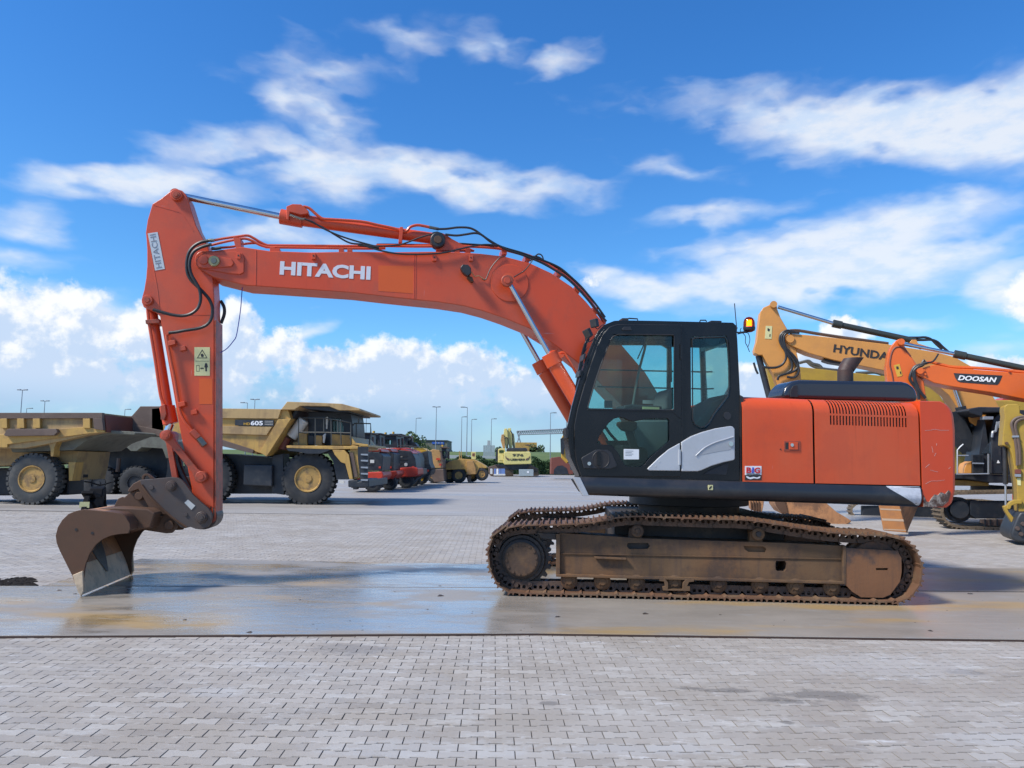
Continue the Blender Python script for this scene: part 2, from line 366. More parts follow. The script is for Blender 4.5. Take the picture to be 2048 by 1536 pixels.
M['tyre'] = mat('tyre rubber', (.022, .024, .026), .75, var=.2, dirt=(.06, .055, .05), damt=.5, dscale=3, bump=.2)
M['tyredust'] = mat('dusty tyre rubber', (.050, .054, .054), .8, var=.25, dirt=(.11, .10, .085), damt=.5, dscale=2, bump=.2)
M['amber'] = glass('amber beacon lens', (1.0, .28, .02), .8)
M['amberlit'] = emis('lit beacon bulb', (1, .42, .01), 5.0)
# ================================================================ ground
F0 = Frame((0, 0, 0), 0.0)
def struct(ob): ob['kind'] = 'structure'; return ob
# base sheet reaching the horizon, with faint joints where stones are too small to model
m, nt, b, n = new_mat('paved yard seen from afar')
g = nt.nodes.new('ShaderNodeNewGeometry').outputs['Position']
bt = nt.nodes.new('ShaderNodeTexBrick'); nt.links.new(n.mapping(g, rot=(0, 0, radians(-1.1))), bt.inputs['Vector'])
bt.inputs['Scale'].default_value = 1; bt.inputs['Brick Width'].default_value = .205; bt.inputs['Row Height'].default_value = .1013; bt.inputs['Mortar Size'].default_value = .006
bt.inputs['Color1'].default_value = (.325, .302, .272, 1); bt.inputs['Color2'].default_value = (.372, .35, .318, 1); bt.inputs['Mortar'].default_value = (.20, .18, .165, 1)
c = n.mix(n.ss(n.noise(n.mapping(g, sc=(.25, 1, 1)), .5, 6, .6), .35, .7), bt.outputs[0], (.305, .278, .25), 'MIX')
c = n.mix(n.m('MULTIPLY', n.ss(n.noise(n.mapping(g, sc=(.12, .6, 1)), .8, 6, .65, w=2), .5, .72), .6), c, (.44, .41, .375))
nt.links.new(c, b.inputs['Base Color'])
nt.links.new(n.ss(n.noise(n.mapping(g, sc=(.2, 1, 1)), .6, 5, .6, w=4), .3, .6, .32, .75), b.inputs['Roughness'])
M['yard'] = m
mb = MB(); mb.add([(-900, -40, 0), (900, -40, 0), (900, 104, 0), (-900, 104, 0)], [(0, 1, 2, 3)])
ground = struct(mb.build('ground', M['yard'], smooth=0)); ground['label'] = 'wide grey block paved machinery yard'
# joints bed under the near stones
m, nt, b, n = new_mat('joint sand'); b.inputs['Base Color'].default_value = (.10, .088, .075, 1); b.inputs['Roughness'].default_value = .95
M['joint'] = m
# paver material
m, nt, b, n = new_mat('concrete paver')
g = nt.nodes.new('ShaderNodeNewGeometry').outputs['Position']
at = nt.nodes.new('ShaderNodeAttribute'); at.attribute_name = 'rnd'
c = n.mix(at.outputs['Fac'], (.34, .305, .262), (.41, .372, .325))
c = n.mix(n.ss(n.noise(g, .8, 5, .6), .38, .66), c, (.33, .288, .238))
c = n.mix(n.m('MULTIPLY', n.ss(n.noise(n.mapping(g, sc=(.7, 1.5, 1)), 2.6, 9, .76, w=3), .52, .64), .55), c, (.50, .475, .43))
c = n.mix(n.m('MULTIPLY', n.ss(n.noise(n.mapping(g, sc=(.5, 2.2, 1)), 4.5, 8, .75, w=9), .57, .66), .8), c, (.60, .58, .55))
c = n.mix(n.m('MULTIPLY', n.ss(n.noise(g, 1.2, 6, .7, w=6), .60, .74), .55), c, (.15, .135, .125))
c = n.mix(n.m('MULTIPLY', n.ss(at.outputs['Fac'], .965, .97), .3), c, (.19, .165, .14))
c = n.mix(n.m('MULTIPLY', n.ss(at.outputs['Fac'], .05, .045), .35), c, (.55, .52, .47))
c = n.mix(n.m('MULTIPLY', n.ss(n.noise(g, 55, 4, .7, w=13), .60, .72), .35), c, (.16, .14, .12))
def spot(c, px, py, rx, ry, col, amt):
    p = gp(px, py); q = n.mapping(g, loc=tuple(p), sc=(rx, ry, 1), t='TEXTURE')
    dd = n.m('ADD', n.v('LENGTH', q), n.m('MULTIPLY', n.m('SUBTRACT', n.noise(g, 6, 8, .78), .5), 2.6))
    return n.mix(n.m('MULTIPLY', n.ss(dd, .95, .55), amt), c, col)
for (px, py, rx, ry) in [(1655, 1392, .42, .14), (1560, 1402, .25, .08), (1445, 1382, .26, .06), (1380, 1378, .12, .04), (700, 1300, .4, .22), (1100, 1408, .08, .05), (1930, 1345, .22, .10), (1573, 1446, .05, .04)]:
    c = spot(c, px, py, rx, ry, (.13, .12, .11) if rx < .4 or ry < .2 else (.22, .20, .18), .6)
for (px, py, rx, ry) in [(1780, 1330, .9, .5), (860, 1500, .7, .16), (560, 1330, .4, .1), (2000, 1480, .5, .15), (1290, 1500, .7, .1), (430, 1385, .3, .14)]:
    c = spot(c, px, py, rx, ry, (.46, .45, .43), .38)
ea = nt.nodes.new('ShaderNodeAttribute'); ea.attribute_name = 'edge'
c = n.mix(n.m('MULTIPLY', ea.outputs['Fac'], n.ss(n.sep(g)[1], 7, 14, .5, .22)), c, (.15, .13, .11))
nt.links.new(c, b.inputs['Base Color'])
nt.links.new(n.ss(n.noise(g, 3, 5, .6, w=4), .3, .7, .45, .8), b.inputs['Roughness']); b.inputs['Specular IOR Level'].default_value = .3
k = nt.nodes.new('ShaderNodeBump'); k.inputs['Strength'].default_value = .35; k.inputs['Distance'].default_value = .006
nt.links.new(n.noise(g, 70, 6, .75), k.inputs['Height']); nt.links.new(k.outputs[0], b.inputs['Normal'])
M['paver'] = m
PL, PH, PA = .205, .1013, .0085
FP = Frame((0, 4.262, 0), .022)
def paver_outline(l, h, a, ch, cx):
    L, Hh = l / 2 - cx, h / 2 - ch
    bot = [(-L, -Hh - a), (-L * .52, -Hh - a), (-L * .34, -Hh + a), (L * .34, -Hh + a), (L * .52, -Hh - a), (L, -Hh - a)]
    return bot + [(x, -y) for x, y in bot[::-1]]
o0 = paver_outline(PL, PH, PA, .0032, .0020); o1 = paver_outline(PL, PH, PA, .0068, .0038)
pv = np.array([(x, y, -.02) for x, y in o0] + [(x, y, -.0022) for x, y in o0] + [(x, y, 0) for x, y in o1])
pf = [(i, (i + 1) % 12, 12 + (i + 1) % 12, 12 + i) for i in range(12)] + [(12 + i, 12 + (i + 1) % 12, 24 + (i + 1) % 12, 24 + i) for i in range(12)] + [tuple(range(24, 36))]
def paver_mesh(name, rnds, places):
    """one mesh of many stones; places = Nx5 array x y z tilt_x tilt_y"""
    N = len(places); me = bpy.data.meshes.new(name)
    V = np.zeros((N, 36, 3)); V[:] = pv[None]
    V[:, :, 2] += V[:, :, 0] * places[:, 3:4] + V[:, :, 1] * places[:, 4:5]
    X = V[:, :, 0] * FP.U.x - V[:, :, 1] * FP.U.y; Y = V[:, :, 0] * FP.U.y + V[:, :, 1] * FP.U.x
    V[:, :, 0] = X; V[:, :, 1] = Y; V += places[:, None, :3]
    me.vertices.add(N * 36); me.vertices.foreach_set('co', V.ravel())
    li = [i for f in pf for i in f]; nl = len(li); sizes = np.array([len(f) for f in pf])
    me.loops.add(N * nl); me.loops.foreach_set('vertex_index', (np.array(li)[None] + 36 * np.arange(N)[:, None]).ravel())
    me.polygons.add(N * 25); st = np.concatenate([[0], np.cumsum(sizes)[:-1]])
    me.polygons.foreach_set('loop_start', (st[None] + nl * np.arange(N)[:, None]).ravel())
    at = me.attributes.new('rnd', 'FLOAT', 'FACE'); at.data.foreach_set('value', np.repeat(rnds, 25))
    at = me.attributes.new('edge', 'FLOAT', 'FACE'); at.data.foreach_set('value', np.tile(np.array([1.] * 24 + [0.]), N))
    me.update(calc_edges=True); me.validate(); me.shade_flat(); me.materials.append(M['paver'])
    return me
rng = np.random.default_rng(3)
def place_rows(r0, r1, xfun):
    out = []
    for r in range(r0, r1):
        vy = r * PH; base = FP.p(0, vy, 0)
        xm = xfun(base.y)
        k0, k1 = int(-xm / PL) - 1, int(xm / PL) + 1
        off = .143 if r % 2 == 0 else .143 - PL / 2
        for k in range(k0, k1):
            q = FP.p(off + k * PL, vy, 0); out.append((q.x, q.y))
    out = np.array(out); N = len(out)
    return np.column_stack([out, rng.normal(0, .0008, N) + .004, rng.normal(0, .0045, N), rng.normal(0, .006, N)])
near = place_rows(-9, 31, lambda y: y * .74 + 3)
kerbA, kerbB, kerbC = gp(-900, 1277.5), gp(1075, 1268.5), gp(3000, 1294)
def kerb_y(x):
    a, b_ = (kerbA, kerbB) if x < kerbB.x else (kerbB, kerbC)
    return a.y + (b_.y - a.y) * (x - a.x) / (b_.x - a.x)
near = near[[q[1] < kerb_y(q[0]) + .12 for q in near]]
near = near[near[:, 1] > 3.55]
def shown(q):
    v = CROT.transposed() @ (Vector((q[0], q[1], 0)) - CPOS); x = 1024 + FOC * v.x / -v.z; y = 768 - FOC * v.y / -v.z
    return -30 < x < 2078 and y < 1560
vis = np.array([shown(q) for q in near]); dist = np.hypot(near[:, 0] * .4, near[:, 1])
order = np.argsort(np.where(vis, dist, 1e9)); single = order[:300]; rest = order[300:]
paving = MB().add([(-6.3, 3.2, -.004), (6.3, 3.2, -.004), (18, 22.4, -.004), (-18, 22.4, -.004)], [(0, 1, 2, 3)])
pavement = struct(paving.build('pavement', M['joint'], smooth=0)); pavement['label'] = 'grey interlocking block paving in front of the steel road plates'
ground.location.z = -.02
variants = [paver_mesh('paver', np.array([v]), np.zeros((1, 5))) for v in (0, .12, .25, .37, .5, .62, .75, .88, 1)]
for i in single:
    q = near[i]; o = bpy.data.objects.new('paver', variants[rng.integers(9)]); COL.objects.link(o); o.parent = pavement
    o.location = Vector(q[:3]) - pavement.location; o.rotation_euler = (q[4], q[3], rng.normal(0, .004))
far = place_rows(27, 178, lambda y: y * .72 + 3)
far = far[far[:, 1] > 7.0]
far = far[[not (-5.6 < q[0] < 7 and 7.3 < q[1] < 11.6) and q[1] > kerb_y(q[0]) + 2 for q in far]]
allp = np.concatenate([near[rest], far])
o = bpy.data.objects.new('paver', paver_mesh('pavers', rng.random(len(allp)), allp)); COL.objects.link(o); o.parent = pavement; o.location = -Vector(pavement.location); o['kind'] = 'stuff'
print('pavers', len(allp))

# ---- steel road plates, wet
def plate_mat(name, seed, base=(.29, .255, .21), wetamt=.75):
    m, nt, b, n = new_mat(name)
    g = nt.nodes.new('ShaderNodeNewGeometry').outputs['Position']
    c = n.mix(n.noise(n.mapping(g, sc=(.5, 1.4, 1)), 1.2, 7, .65, w=seed), tuple(x * .72 for x in base), tuple(x * 1.3 for x in base))
    c = n.mix(n.m('MULTIPLY', n.ss(n.noise(n.mapping(g, rot=(0, 0, .5), sc=(.45, 1.6, 1)), .75, 5, .55, w=seed + 2), .50, .64), .8), c, (.42, .27, .10))
    c = n.mix(n.m('MULTIPLY', n.ss(n.noise(n.mapping(g, sc=(.6, 2, 1)), 2.5, 8, .7, w=seed + 5), .56, .64), .4), c, (.34, .33, .31))
    c = n.mix(n.m('MULTIPLY', n.ss(n.noise(g, 9, 8, .75, w=seed + 7), .66, .72), .5), c, (.06, .05, .045))
    nt.links.new(c, b.inputs['Base Color'])
    wet = n.ss(n.noise(n.mapping(g, rot=(0, 0, .3), sc=(.45, 1.1, 1)), 1.0, 7, .68, w=seed + 11), .40, .54)
    wet = n.m('MULTIPLY', wet, n.ss(n.sep(g)[0], 1.2, -.6, .25, 1))
    nt.links.new(n.m('ADD', n.m('MULTIPLY', wet, -.26), n.m('ADD', .36, n.m('MULTIPLY', n.noise(g, 6, 6, .7), .16))), b.inputs['Roughness'])
    b.inputs['Specular IOR Level'].default_value = .6; nt.links.new(n.ss(n.noise(n.mapping(g, rot=(0, 0, .4), sc=(.5, 3, 1)), 3, 8, .75), .38, .66, .04, .36), b.inputs['Coat Roughness']); nt.links.new(n.m('MULTIPLY', wet, wetamt), b.inputs['Coat Weight'])
    k = nt.nodes.new('ShaderNodeBump'); k.inputs['Strength'].default_value = .22; k.inputs['Distance'].default_value = .012
    nt.links.new(n.m('ADD', n.noise(n.mapping(g, sc=(1, 1.6, 1)), 3.5, 6, .6), n.m('MULTIPLY', n.noise(g, 30, 6, .75), .25)), k.inputs['Height']); nt.links.new(k.outputs[0], b.inputs['Normal']); nt.links.new(k.outputs[0], b.inputs['Coat Normal'])
    return m
M['plateA'] = plate_mat('wet steel road plate', 1.0); M['plateB'] = plate_mat('brown wet road plate', 20.0, (.28, .24, .19), .3)
M['plateedge'] = mat('rusty plate edge', (.055, .030, .022), .7, var=.3)
PT = .028
def road_plate(corners, label, mt, nf=2):
    pts = [gp(x, y, PT) for x, y in corners]
    mb = MB().loft([Vector((p.x, p.y, PT)) for p in pts], [Vector((p.x, p.y, .006)) for p in pts])
    ob = mb.build('road_plate', mt, bevel=.004, seg=1, smooth=0); ob['label'] = label; ob['category'] = 'steel plate'; ob['group'] = 'steel road plates under the orange excavator'
    e = MB().loft([Vector((p.x, p.y, PT - .007)) + (Vector((0, -.0035, 0)) if i < nf else Vector((0, .0, 0))) for i, p in enumerate(pts)], [Vector((p.x, p.y, .003)) + (Vector((0, -.0035, 0)) if i < nf else Vector()) for i, p in enumerate(pts)])
    e.build('plate_edge', M['plateedge'], ob, smooth=0)
road_plate([(-900, 1275), (1075, 1265.5), (3000, 1291), (2700, 1190), (1070, 1176), (-600, 1169)], 'long wet steel plate in front, running the whole width under bucket and tracks', M['plateA'], 3)
road_plate([(90, 1170.5), (1062, 1175), (1045, 1129), (282, 1117)], 'blue reflecting steel plate behind the bucket', M['plateA'])
road_plate([(1068, 1175), (2240, 1184), (2200, 1138), (1050, 1130)], 'steel plate lying beneath the rear half of the tracks', M['plateB'])
# small clods and a heap of black dirt
def clods(name, label, spots, mt, cat):
    mb = MB(); rr = random.Random(5)
    for (px, py, s, z) in spots:
        c = gp(px, py, z)
        base = [Vector((cos(a * pi / 3) * s * rr.uniform(.7, 1.4), sin(a * pi / 3) * s * rr.uniform(.6, 1.1), 0)) for a in range(6)]
        mb.loft([c + v for v in base], [c + v * .45 + Vector((rr.uniform(-.2, .2) * s, 0, s * rr.uniform(.15, .35))) for v in base])
    ob = mb.build(name, mt, smooth=0); ob['kind'] = 'stuff'; ob['label'] = label; return ob
rr = random.Random(2)
M['dirt'] = mat('black dirt', (.022, .019, .017), .95, var=.4, spec=.1)
clods('mud_clods', 'small dark crumbs of mud on the wet plates', [(x, y, s, .027) for x, y, s in [(x, y, s * .6) for x, y, s in [(118, 1181, .05), (150, 1188, .04), (370, 1240, .045), (880, 1192, .07), (1115, 1234, .05), (500, 1265, .05), (585, 1175, .02), (600, 1200, .03), (880, 1172, .04), (855, 1219, .03), (1440, 1230, .03), (1860, 1262, .05), (1940, 1188, .06), (700, 1242, .02), (1290, 1228, .06)]]]
      + [(rr.uniform(0, 2048), rr.uniform(1180, 1262), rr.uniform(.005, .013), .027) for _ in range(70)], M['underdark'], 'mud')
clods('dirt_heap', 'low black heap of dirt at the left edge of the plates', [(rr.uniform(-40, 66), rr.uniform(1158, 1174), rr.uniform(.03, .09), 0.002) for _ in range(110)], M['dirt'], 'dirt')
# ================================================================ the orange excavator
TW = .07
FT = Frame((2.165, 8.813, 0), -TW)                      # undercarriage, outer face of the near track
SLEW = FT.p(.10, 1.6, 0)
FS = Frame(SLEW, .14, .012); FS.o = FS.p(0, -1.5, 0)     # upper structure, its near side
EX = thing('excavator', (SLEW.x, SLEW.y, 0), 'orange crawler excavator with black cab resting its bucket on the wet plates', 'excavator')
def part(mb, name, mt, bevel=0, parent=EX, **k): return mb.build(name, M[mt], parent, bevel, **k)
Z1, Z2, Z3 = conv(0, 780, 4.096), conv(400, 780, 4.096), conv(700, 780, 4.096)
Z4, Z5, Z6, Z7 = conv(260, 360, 4.096), conv(700, 420, 3.724), conv(1100, 600, 3.658), conv(1480, 580, 3.606)
Z8, Z9, ZA, ZB, ZC, ZE = conv(950, 980, 4.096), conv(1400, 980, 4.096), conv(1700, 780, 4.8), conv(240, 600, 3.073), conv(80, 920, 5.12), conv(1460, 760, 4.452)

# ---------------- tracks
path_px = [(974, 1087), (989, 1061), (1011, 1050), (1048, 1044.5), (1100, 1043), (1157, 1041), (1194, 1036.5), (1255, 1026.5), (1330, 1028), (1414, 1031), (1490, 1033), (1537, 1039), (1612, 1051), (1683, 1060), (1766, 1065), (1805, 1072), (1827, 1087), (1844, 1112), (1851, 1139), (1847, 1161), (1837, 1186), (1815, 1204), (1778, 1215.5),
           (1600, 1211.5), (1400, 1207), (1200, 1202), (1043, 1197.5), (1006, 1185), (984, 1161), (974, 1141), (971, 1116)]
path = [FT.uz(x, y, 0) for x, y in path_px]
path = [(u, max(z, .028 + 0.0)) if i > 21 else (u, z) for i, (u, z) in enumerate(path)]
print('track bottom z', [round(FT.uz(x, y, 0)[1], 3) for x, y in path_px[22:27]])
path = [(u, PT if 21 < i < 27 else z) for i, (u, z) in enumerate(path)]
dense = [(p.x, p.y) for p in smooth_path([(u, z, 0) for u, z in path], 10, True)]
def resample(pts, n):
    P = pts + [pts[0]]; L = [0]
    for i in range(len(pts)): L.append(L[-1] + hypot(P[i + 1][0] - P[i][0], P[i + 1][1] - P[i][1]))
    out = []; j = 0
    for k in range(n):
        t = L[-1] * k / n
        while L[j + 1] < t: j += 1
        f = (t - L[j]) / (L[j + 1] - L[j]); out.append((P[j][0] + (P[j + 1][0] - P[j][0]) * f, P[j][1] + (P[j + 1][1] - P[j][1]) * f))
    return out, L[-1]
_, LEN = resample(dense, 10); NS = round(LEN / .203); nodes, _ = resample(dense, NS)
print('shoes', NS, 'pitch', LEN / NS)
# canonical shoe: x along the travel, y = across (0..0.6), z outward; top of grousers at z=0
FL = Frame((0, 0, 0), 0)
def prof(pts, w0, w1, mb): mb.prism(FL, pts, w0, w1)
sh = MB(); h = .098
prof([(-h - .012, -.052), (-h + .012, -.036), (-h + .020, -.006), (-h + .032, -.004), (-h + .038, -.030), (-.012, -.030), (-.008, -.006), (.006, -.006), (.010, -.030), (h - .038, -.030), (h - .034, -.006), (h - .020, -.006), (h - .014, -.030), (h + .010, -.036), (h + .010, -.046), (-h + .03, -.044), (-h - .004, -.064)], 0, .6, sh)
shoe_me = sh.mesh('track_shoe', M['shoe'], smooth=25)
lk = MB()
body = [(-.118, -.110), (-.120, -.128), (-.108, -.146), (-.085, -.150), (.060, -.150), (.085, -.146), (.105, -.150), (.122, -.138), (.128, -.118), (.118, -.098), (.095, -.088), (.07, -.062), (.055, -.046), (-.075, -.046), (-.085, -.068), (-.098, -.090)]
hole = lambda x: [(x - .017, -.064), (x + .017, -.064), (x + .020, -.092), (x + .006, -.104), (x - .010, -.104), (x - .02, -.09)]
for w in (.185, .375): prof_h = lk.prism(FL, body, w, w + .042, [hole(-.035), hole(.028)])
lk.cyl((-.1, .17, -.122), (-.1, .43, -.122), .026, seg=14)
lk.cyl((.1, .165, -.122), (.1, .435, -.122), .018, seg=12)
link_me = lk.mesh('track_link', M['link'], smooth=25)
def place_track(w0, wl):
    for i, (u, z) in enumerate(nodes):
        a, c = nodes[i - 1], nodes[(i + 1) % NS]
        tx, tz = c[0] - a[0], c[1] - a[1]; L = hypot(tx, tz); tx /= L; tz /= L
        T = (FT.U * tx + FT.Z * tz); N = (FT.U * -tz + FT.Z * tx)
        Mx = Matrix((T, FT.W, N)).transposed().to_4x4(); Mx.translation = FT.p(u, w0, z) - wloc(EX)
        o = bpy.data.objects.new('track_shoe', shoe_me); COL.objects.link(o); o.parent = EX; o.matrix_basis = Mx
        q = bpy.data.objects.new('track_link', link_me); COL.objects.link(q); q.parent = o
place_track(0, 0); place_track(2.59, 0)

def bolts(mb, fr, c, R, n, r, w0, w1, a0=0, seg=6):
    for k in range(n):
        a = a0 + 2 * pi * k / n; u, z = c[0] + R * cos(a), c[1] + R * sin(a)
        mb.cyl(fr.p(u, w0, z), fr.p(u, w1, z), r, seg=seg)
SPR = FT.uz(1042.8, 1118, .15); IDL = FT.uz(1752, 1136, .15); mp = FT.mpp(1043, 1118, .15)
def side_frame(near):
    w = (lambda x: x) if near else (lambda x: 3.19 - x)
    def P(mb, name, mt, bevel=0, parent=EX): return part(mb, name, mt, bevel, parent)
    # frame beam
    fr = MB().px(FT, [(1112, 1070), (1121, 1066), (1284, 1077), (1450, 1082.5), (1571, 1086), (1690, 1092), (1692, 1170), (1400, 1156), (1112, 1149)], w(.16), w(.50), wt=.16,
                 holes=[[(1255, 1086), (1296, 1086), (1300, 1092), (1296, 1098), (1258, 1098), (1254, 1092)], [(1487, 1092), (1527, 1093), (1533, 1098), (1531, 1105), (1497, 1104), (1490, 1099)], [(1552, 1122), (1570, 1122), (1573, 1126), (1573, 1138), (1569, 1143), (1554, 1142), (1551, 1138), (1551, 1126)]] if near else ())
    f = P(fr, 'track_frame', 'under', 0)
    P(MB().px(FT, [(1112, 1148), (1692, 1163), (1692, 1168), (1112, 1153)], w(.10), w(.155), wt=.12), 'frame_flange', 'under', .004, f)
    P(MB().px(FT, [(1112, 1068), (1120, 1068), (1120, 1150), (1112, 1150)], w(.12), w(.155), wt=.12), 'frame_flange', 'under', .003, f)
    P(MB().px(FT, [(1121, 1106), (1688, 1117), (1688, 1119), (1121, 1108)], w(.145), w(.158), wt=.15), 'frame_crease', 'under', 0, f)
    if near:
        P(MB().px(FT, [(1188, 1113), (1252, 1116), (1252, 1119.5), (1190, 1117)], w(.10), w(.155), wt=.12), 'step_bracket', 'under', .003, f)
        P(MB().px(FT, [(1254, 1085), (1300, 1085), (1300, 1099), (1254, 1099)], w(.22), w(.23), wt=.22), 'opening_back', 'underdark', 0, f)
        P(MB().px(FT, [(1486, 1091), (1534, 1091), (1534, 1106), (1486, 1106)], w(.20), w(.21), wt=.20), 'opening_back', 'under', 0, f)
    # idler guard
    g = MB().px(FT, [(1688, 1092), (1694, 1096), (1795, 1101.5), (1803, 1116), (1803, 1145), (1800, 1163), (1781, 1189), (1766, 1195.5), (1722, 1194.5), (1704, 1183), (1690, 1168)], w(.10), w(.135), wt=.10,
                holes=[[(1752, 1136), (1776, 1136), (1776, 1140.5), (1752, 1140.5)]] if near else ())
    g = P(g, 'idler_guard', 'guard', 0)
    P(MB().px(FT, [(1686, 1090), (1692, 1091), (1692, 1170), (1687, 1168)], w(.095), w(.158), wt=.10), 'guard_rib', 'under', .004, g)
    # idler
    r = 58 * mp
    i = P(MB().lathe(FT, IDL[0], IDL[1], [(w(.17), r * .70), (w(.17), r * .86), (w(.20), r * .88), (w(.24), r * .90), (w(.25), r * .995), (w(.36), r * .995), (w(.37), r * .9), (w(.43), r * .86)], 40), 'idler', 'guard')
    P(MB().lathe(FT, IDL[0], IDL[1], [(w(.15), r * .1), (w(.15), r * .33), (w(.20), r * .36)], 20), 'idler_hub', 'under', 0, i)
    # sprocket: toothed ring
    n = 21; pts = []
    for k in range(n):
        a = 2 * pi * k / n
        for da, rr_ in ((-.5, .86), (-.30, .865), (-.14, .985), (.14, .985), (.30, .865)):
            q = a + da * 2 * pi / n; pts.append((SPR[0] + 62 * mp * rr_ * cos(q), SPR[1] + 62 * mp * rr_ * sin(q)))
    s = P(MB().prism(FT, pts, w(.24), w(.31)), 'sprocket', 'underdark', .004)
    P(MB().lathe(FT, SPR[0], SPR[1], [(w(.135), 30 * mp), (w(.14), 35 * mp), (w(.155), 39 * mp), (w(.19), 40 * mp), (w(.19), 46 * mp), (w(.23), 48 * mp), (w(.245), 48 * mp)], 40), 'drive_housing', 'underdark', 0, s)
    hc = P(MB().lathe(FT, SPR[0], SPR[1], [(w(.118), 30 * mp), (w(.118), 31 * mp), (w(.124), 33.7 * mp), (w(.15), 33.7 * mp)], 40), 'hub_cover', 'under', 0, s)
    b_ = MB(); bolts(b_, FT, SPR, 29.5 * mp, 14, 2.9 * mp, w(.108), w(.12), .1); P(b_, 'hub_bolts', 'under', 0, hc)
    b_ = MB(); bolts(b_, FT, SPR, 44 * mp, 20, 1.8 * mp, w(.175), w(.19)); P(b_, 'ring_bolts', 'underdark', 0, s)
    P(MB().px(FT, [(1070, 1064), (1085, 1066), (1112, 1067), (1112, 1080), (1082, 1077), (1080, 1071)], w(.15), w(.5), wt=.15), 'motor_guard', 'underdark', .006)
    # rollers
    for (x, y) in [(1138, 1162), (1205, 1163.5), (1273.5, 1165), (1350, 1166), (1437.8, 1168.5), (1520.8, 1170.5), (1591.7, 1173), (1665, 1175.5)]:
        c = FT.uz(x, y, .15)
        R = P(MB().lathe(FT, c[0], c[1], [(w(.15), 8 * mp), (w(.15), 12.5 * mp), (w(.165), 16.5 * mp), (w(.20), 16.5 * mp), (w(.21), 13.5 * mp), (w(.39), 13.5 * mp), (w(.40), 16.5 * mp), (w(.43), 16 * mp)], 24), 'track_roller', 'under')
        P(MB().lathe(FT, c[0], c[1], [(w(.132), .001), (w(.132), 6.5 * mp), (w(.15), 7.5 * mp)], 10), 'roller_cap', 'under', 0, R)
        P(MB().px(FT, [(x - 12, y - 13), (x + 12, y - 13), (x + 12, y + 2), (x + 8, y + 4), (x + 7, y + 8), (x + 3, y + 5), (x - 3, y + 5), (x - 7, y + 8), (x - 8, y + 4), (x - 12, y + 2)], w(.138), w(.15), wt=.14), 'roller_bracket', 'under', .002, R)
    P(MB().px(FT, [(1319, 1157), (1330, 1157), (1336, 1165), (1336, 1178), (1365, 1178), (1366, 1165), (1372, 1158), (1388, 1158), (1388, 1163), (1378, 1164), (1374, 1172), (1380, 1173), (1380, 1182), (1326, 1181), (1325, 1173), (1330, 1172), (1328, 1163), (1319, 1162)], w(.09), w(.125), wt=.1), 'chain_guide', 'under', .003)
    P(MB().px(FT, [(1068, 1165), (1110, 1166), (1300, 1171), (1690, 1186), (1690, 1189), (1068, 1168)], w(.2), w(.4), wt=.2), 'roller_rail', 'link', 0)
    for (x, y) in [(1274.7, 1061.8), (1516, 1068)]:
        c = FT.uz(x, y, .15)
        R = P(MB().lathe(FT, c[0], c[1], [(w(.12), 6 * mp), (w(.12), 10 * mp), (w(.13), 12.2 * mp), (w(.17), 12.2 * mp), (w(.175), 10.5 * mp), (w(.42), 10.5 * mp)], 24), 'carrier_roller', 'under')
        P(MB().lathe(FT, c[0], c[1], [(w(.105), .001), (w(.105), 5 * mp), (w(.125), 6 * mp)], 14), 'roller_cap', 'under' if x < 1400 else 'chrome' if 0 else 'underdark', 0, R)
        P(MB().px(FT, [(x - 16, y - 4), (x - 10, y - 8), (x + 8, y + 8), (x + 10, y + 22), (x - 18, y + 22)], w(.19), w(.30), wt=.2), 'roller_post', 'under', .003, R)
side_frame(True); side_frame(False)
# centre frame and slewing ring
cf = MB().box(FT, -.95, 1.05, .5, 2.69, .50, .92); part(cf, 'centre_frame', 'underdark', .02)
sl_ = MB().cyl((SLEW.x, SLEW.y, .86), (SLEW.x, SLEW.y, 1.12), .66, seg=48); part(sl_, 'slew_ring', 'underdark', .01)
sl2 = MB().cyl((SLEW.x, SLEW.y, 1.02), (SLEW.x, SLEW.y, 1.20), .78, seg=48); part(sl2, 'slew_skirt', 'blackmatt', .01)

# ---------------- upper structure
def U(x, y, w=0): return FS.uz(x, y, w)
part(MB().px(FS, [(1178, 962), (1196, 990), (1484, 1001), (1842, 1014), (1842, 975), (1480, 962)], .12, 1.1, wt=.12), 'deck_frame', 'blackmatt', .01)
part(MB().px(FS, [(1330, 962), (1345, 992), (1484, 1001), (1842, 1014), (1842, 975), (1480, 962)], 1.1, 2.9, wt=.12), 'deck_frame', 'blackmatt', .01)
# rounded skirt beam swept along the side
def swept(fr, top, bot, prof_, u_list):
    pass
zt, zb = U(1480, 962)[1], U(1480, 1001.5)[1]
uL, uR = U(1163, 990)[0], U(1843, 1012)[0]
ztL, ztR = U(1160, 953, -.01)[1], U(1842, 973, -.01)[1]; zbL, zbR = U(1167, 991, -.01)[1], U(1842, 1014.5, -.01)[1]
print('skirt z', ztL, ztR, zbL, zbR)
def skirt_profile(zt, zb):
    h_ = zt - zb
    return [(.11, zt), (.012, zt), (-.006, zt - .06 * h_), (-.022, zt - .45 * h_), (-.020, zt - .62 * h_), (.0, zt - .82 * h_), (.04, zt - .95 * h_), (.11, zb)]
def skirt(u0, u1, name, mt, slantL=0, slantR=0, off=0):
    A = [FS.p(u0 + slantL * (1 - (z - zbL) / (ztL - zbL)), w - off, z + 0) for w, z in skirt_profile(ztL + (ztR - ztL) * (u0 - uL) / (uR - uL), zbL + (zbR - zbL) * (u0 - uL) / (uR - uL))]
    B = [FS.p(u1 + slantR * (1 - (z - zbR) / (ztR - zbR)), w - off, z + 0) for w, z in skirt_profile(ztL + (ztR - ztL) * (u1 - uL) / (uR - uL), zbL + (zbR - zbL) * (u1 - uL) / (uR - uL))]
    return part(MB().loft(A, B), name, mt, 0, smooth=50)
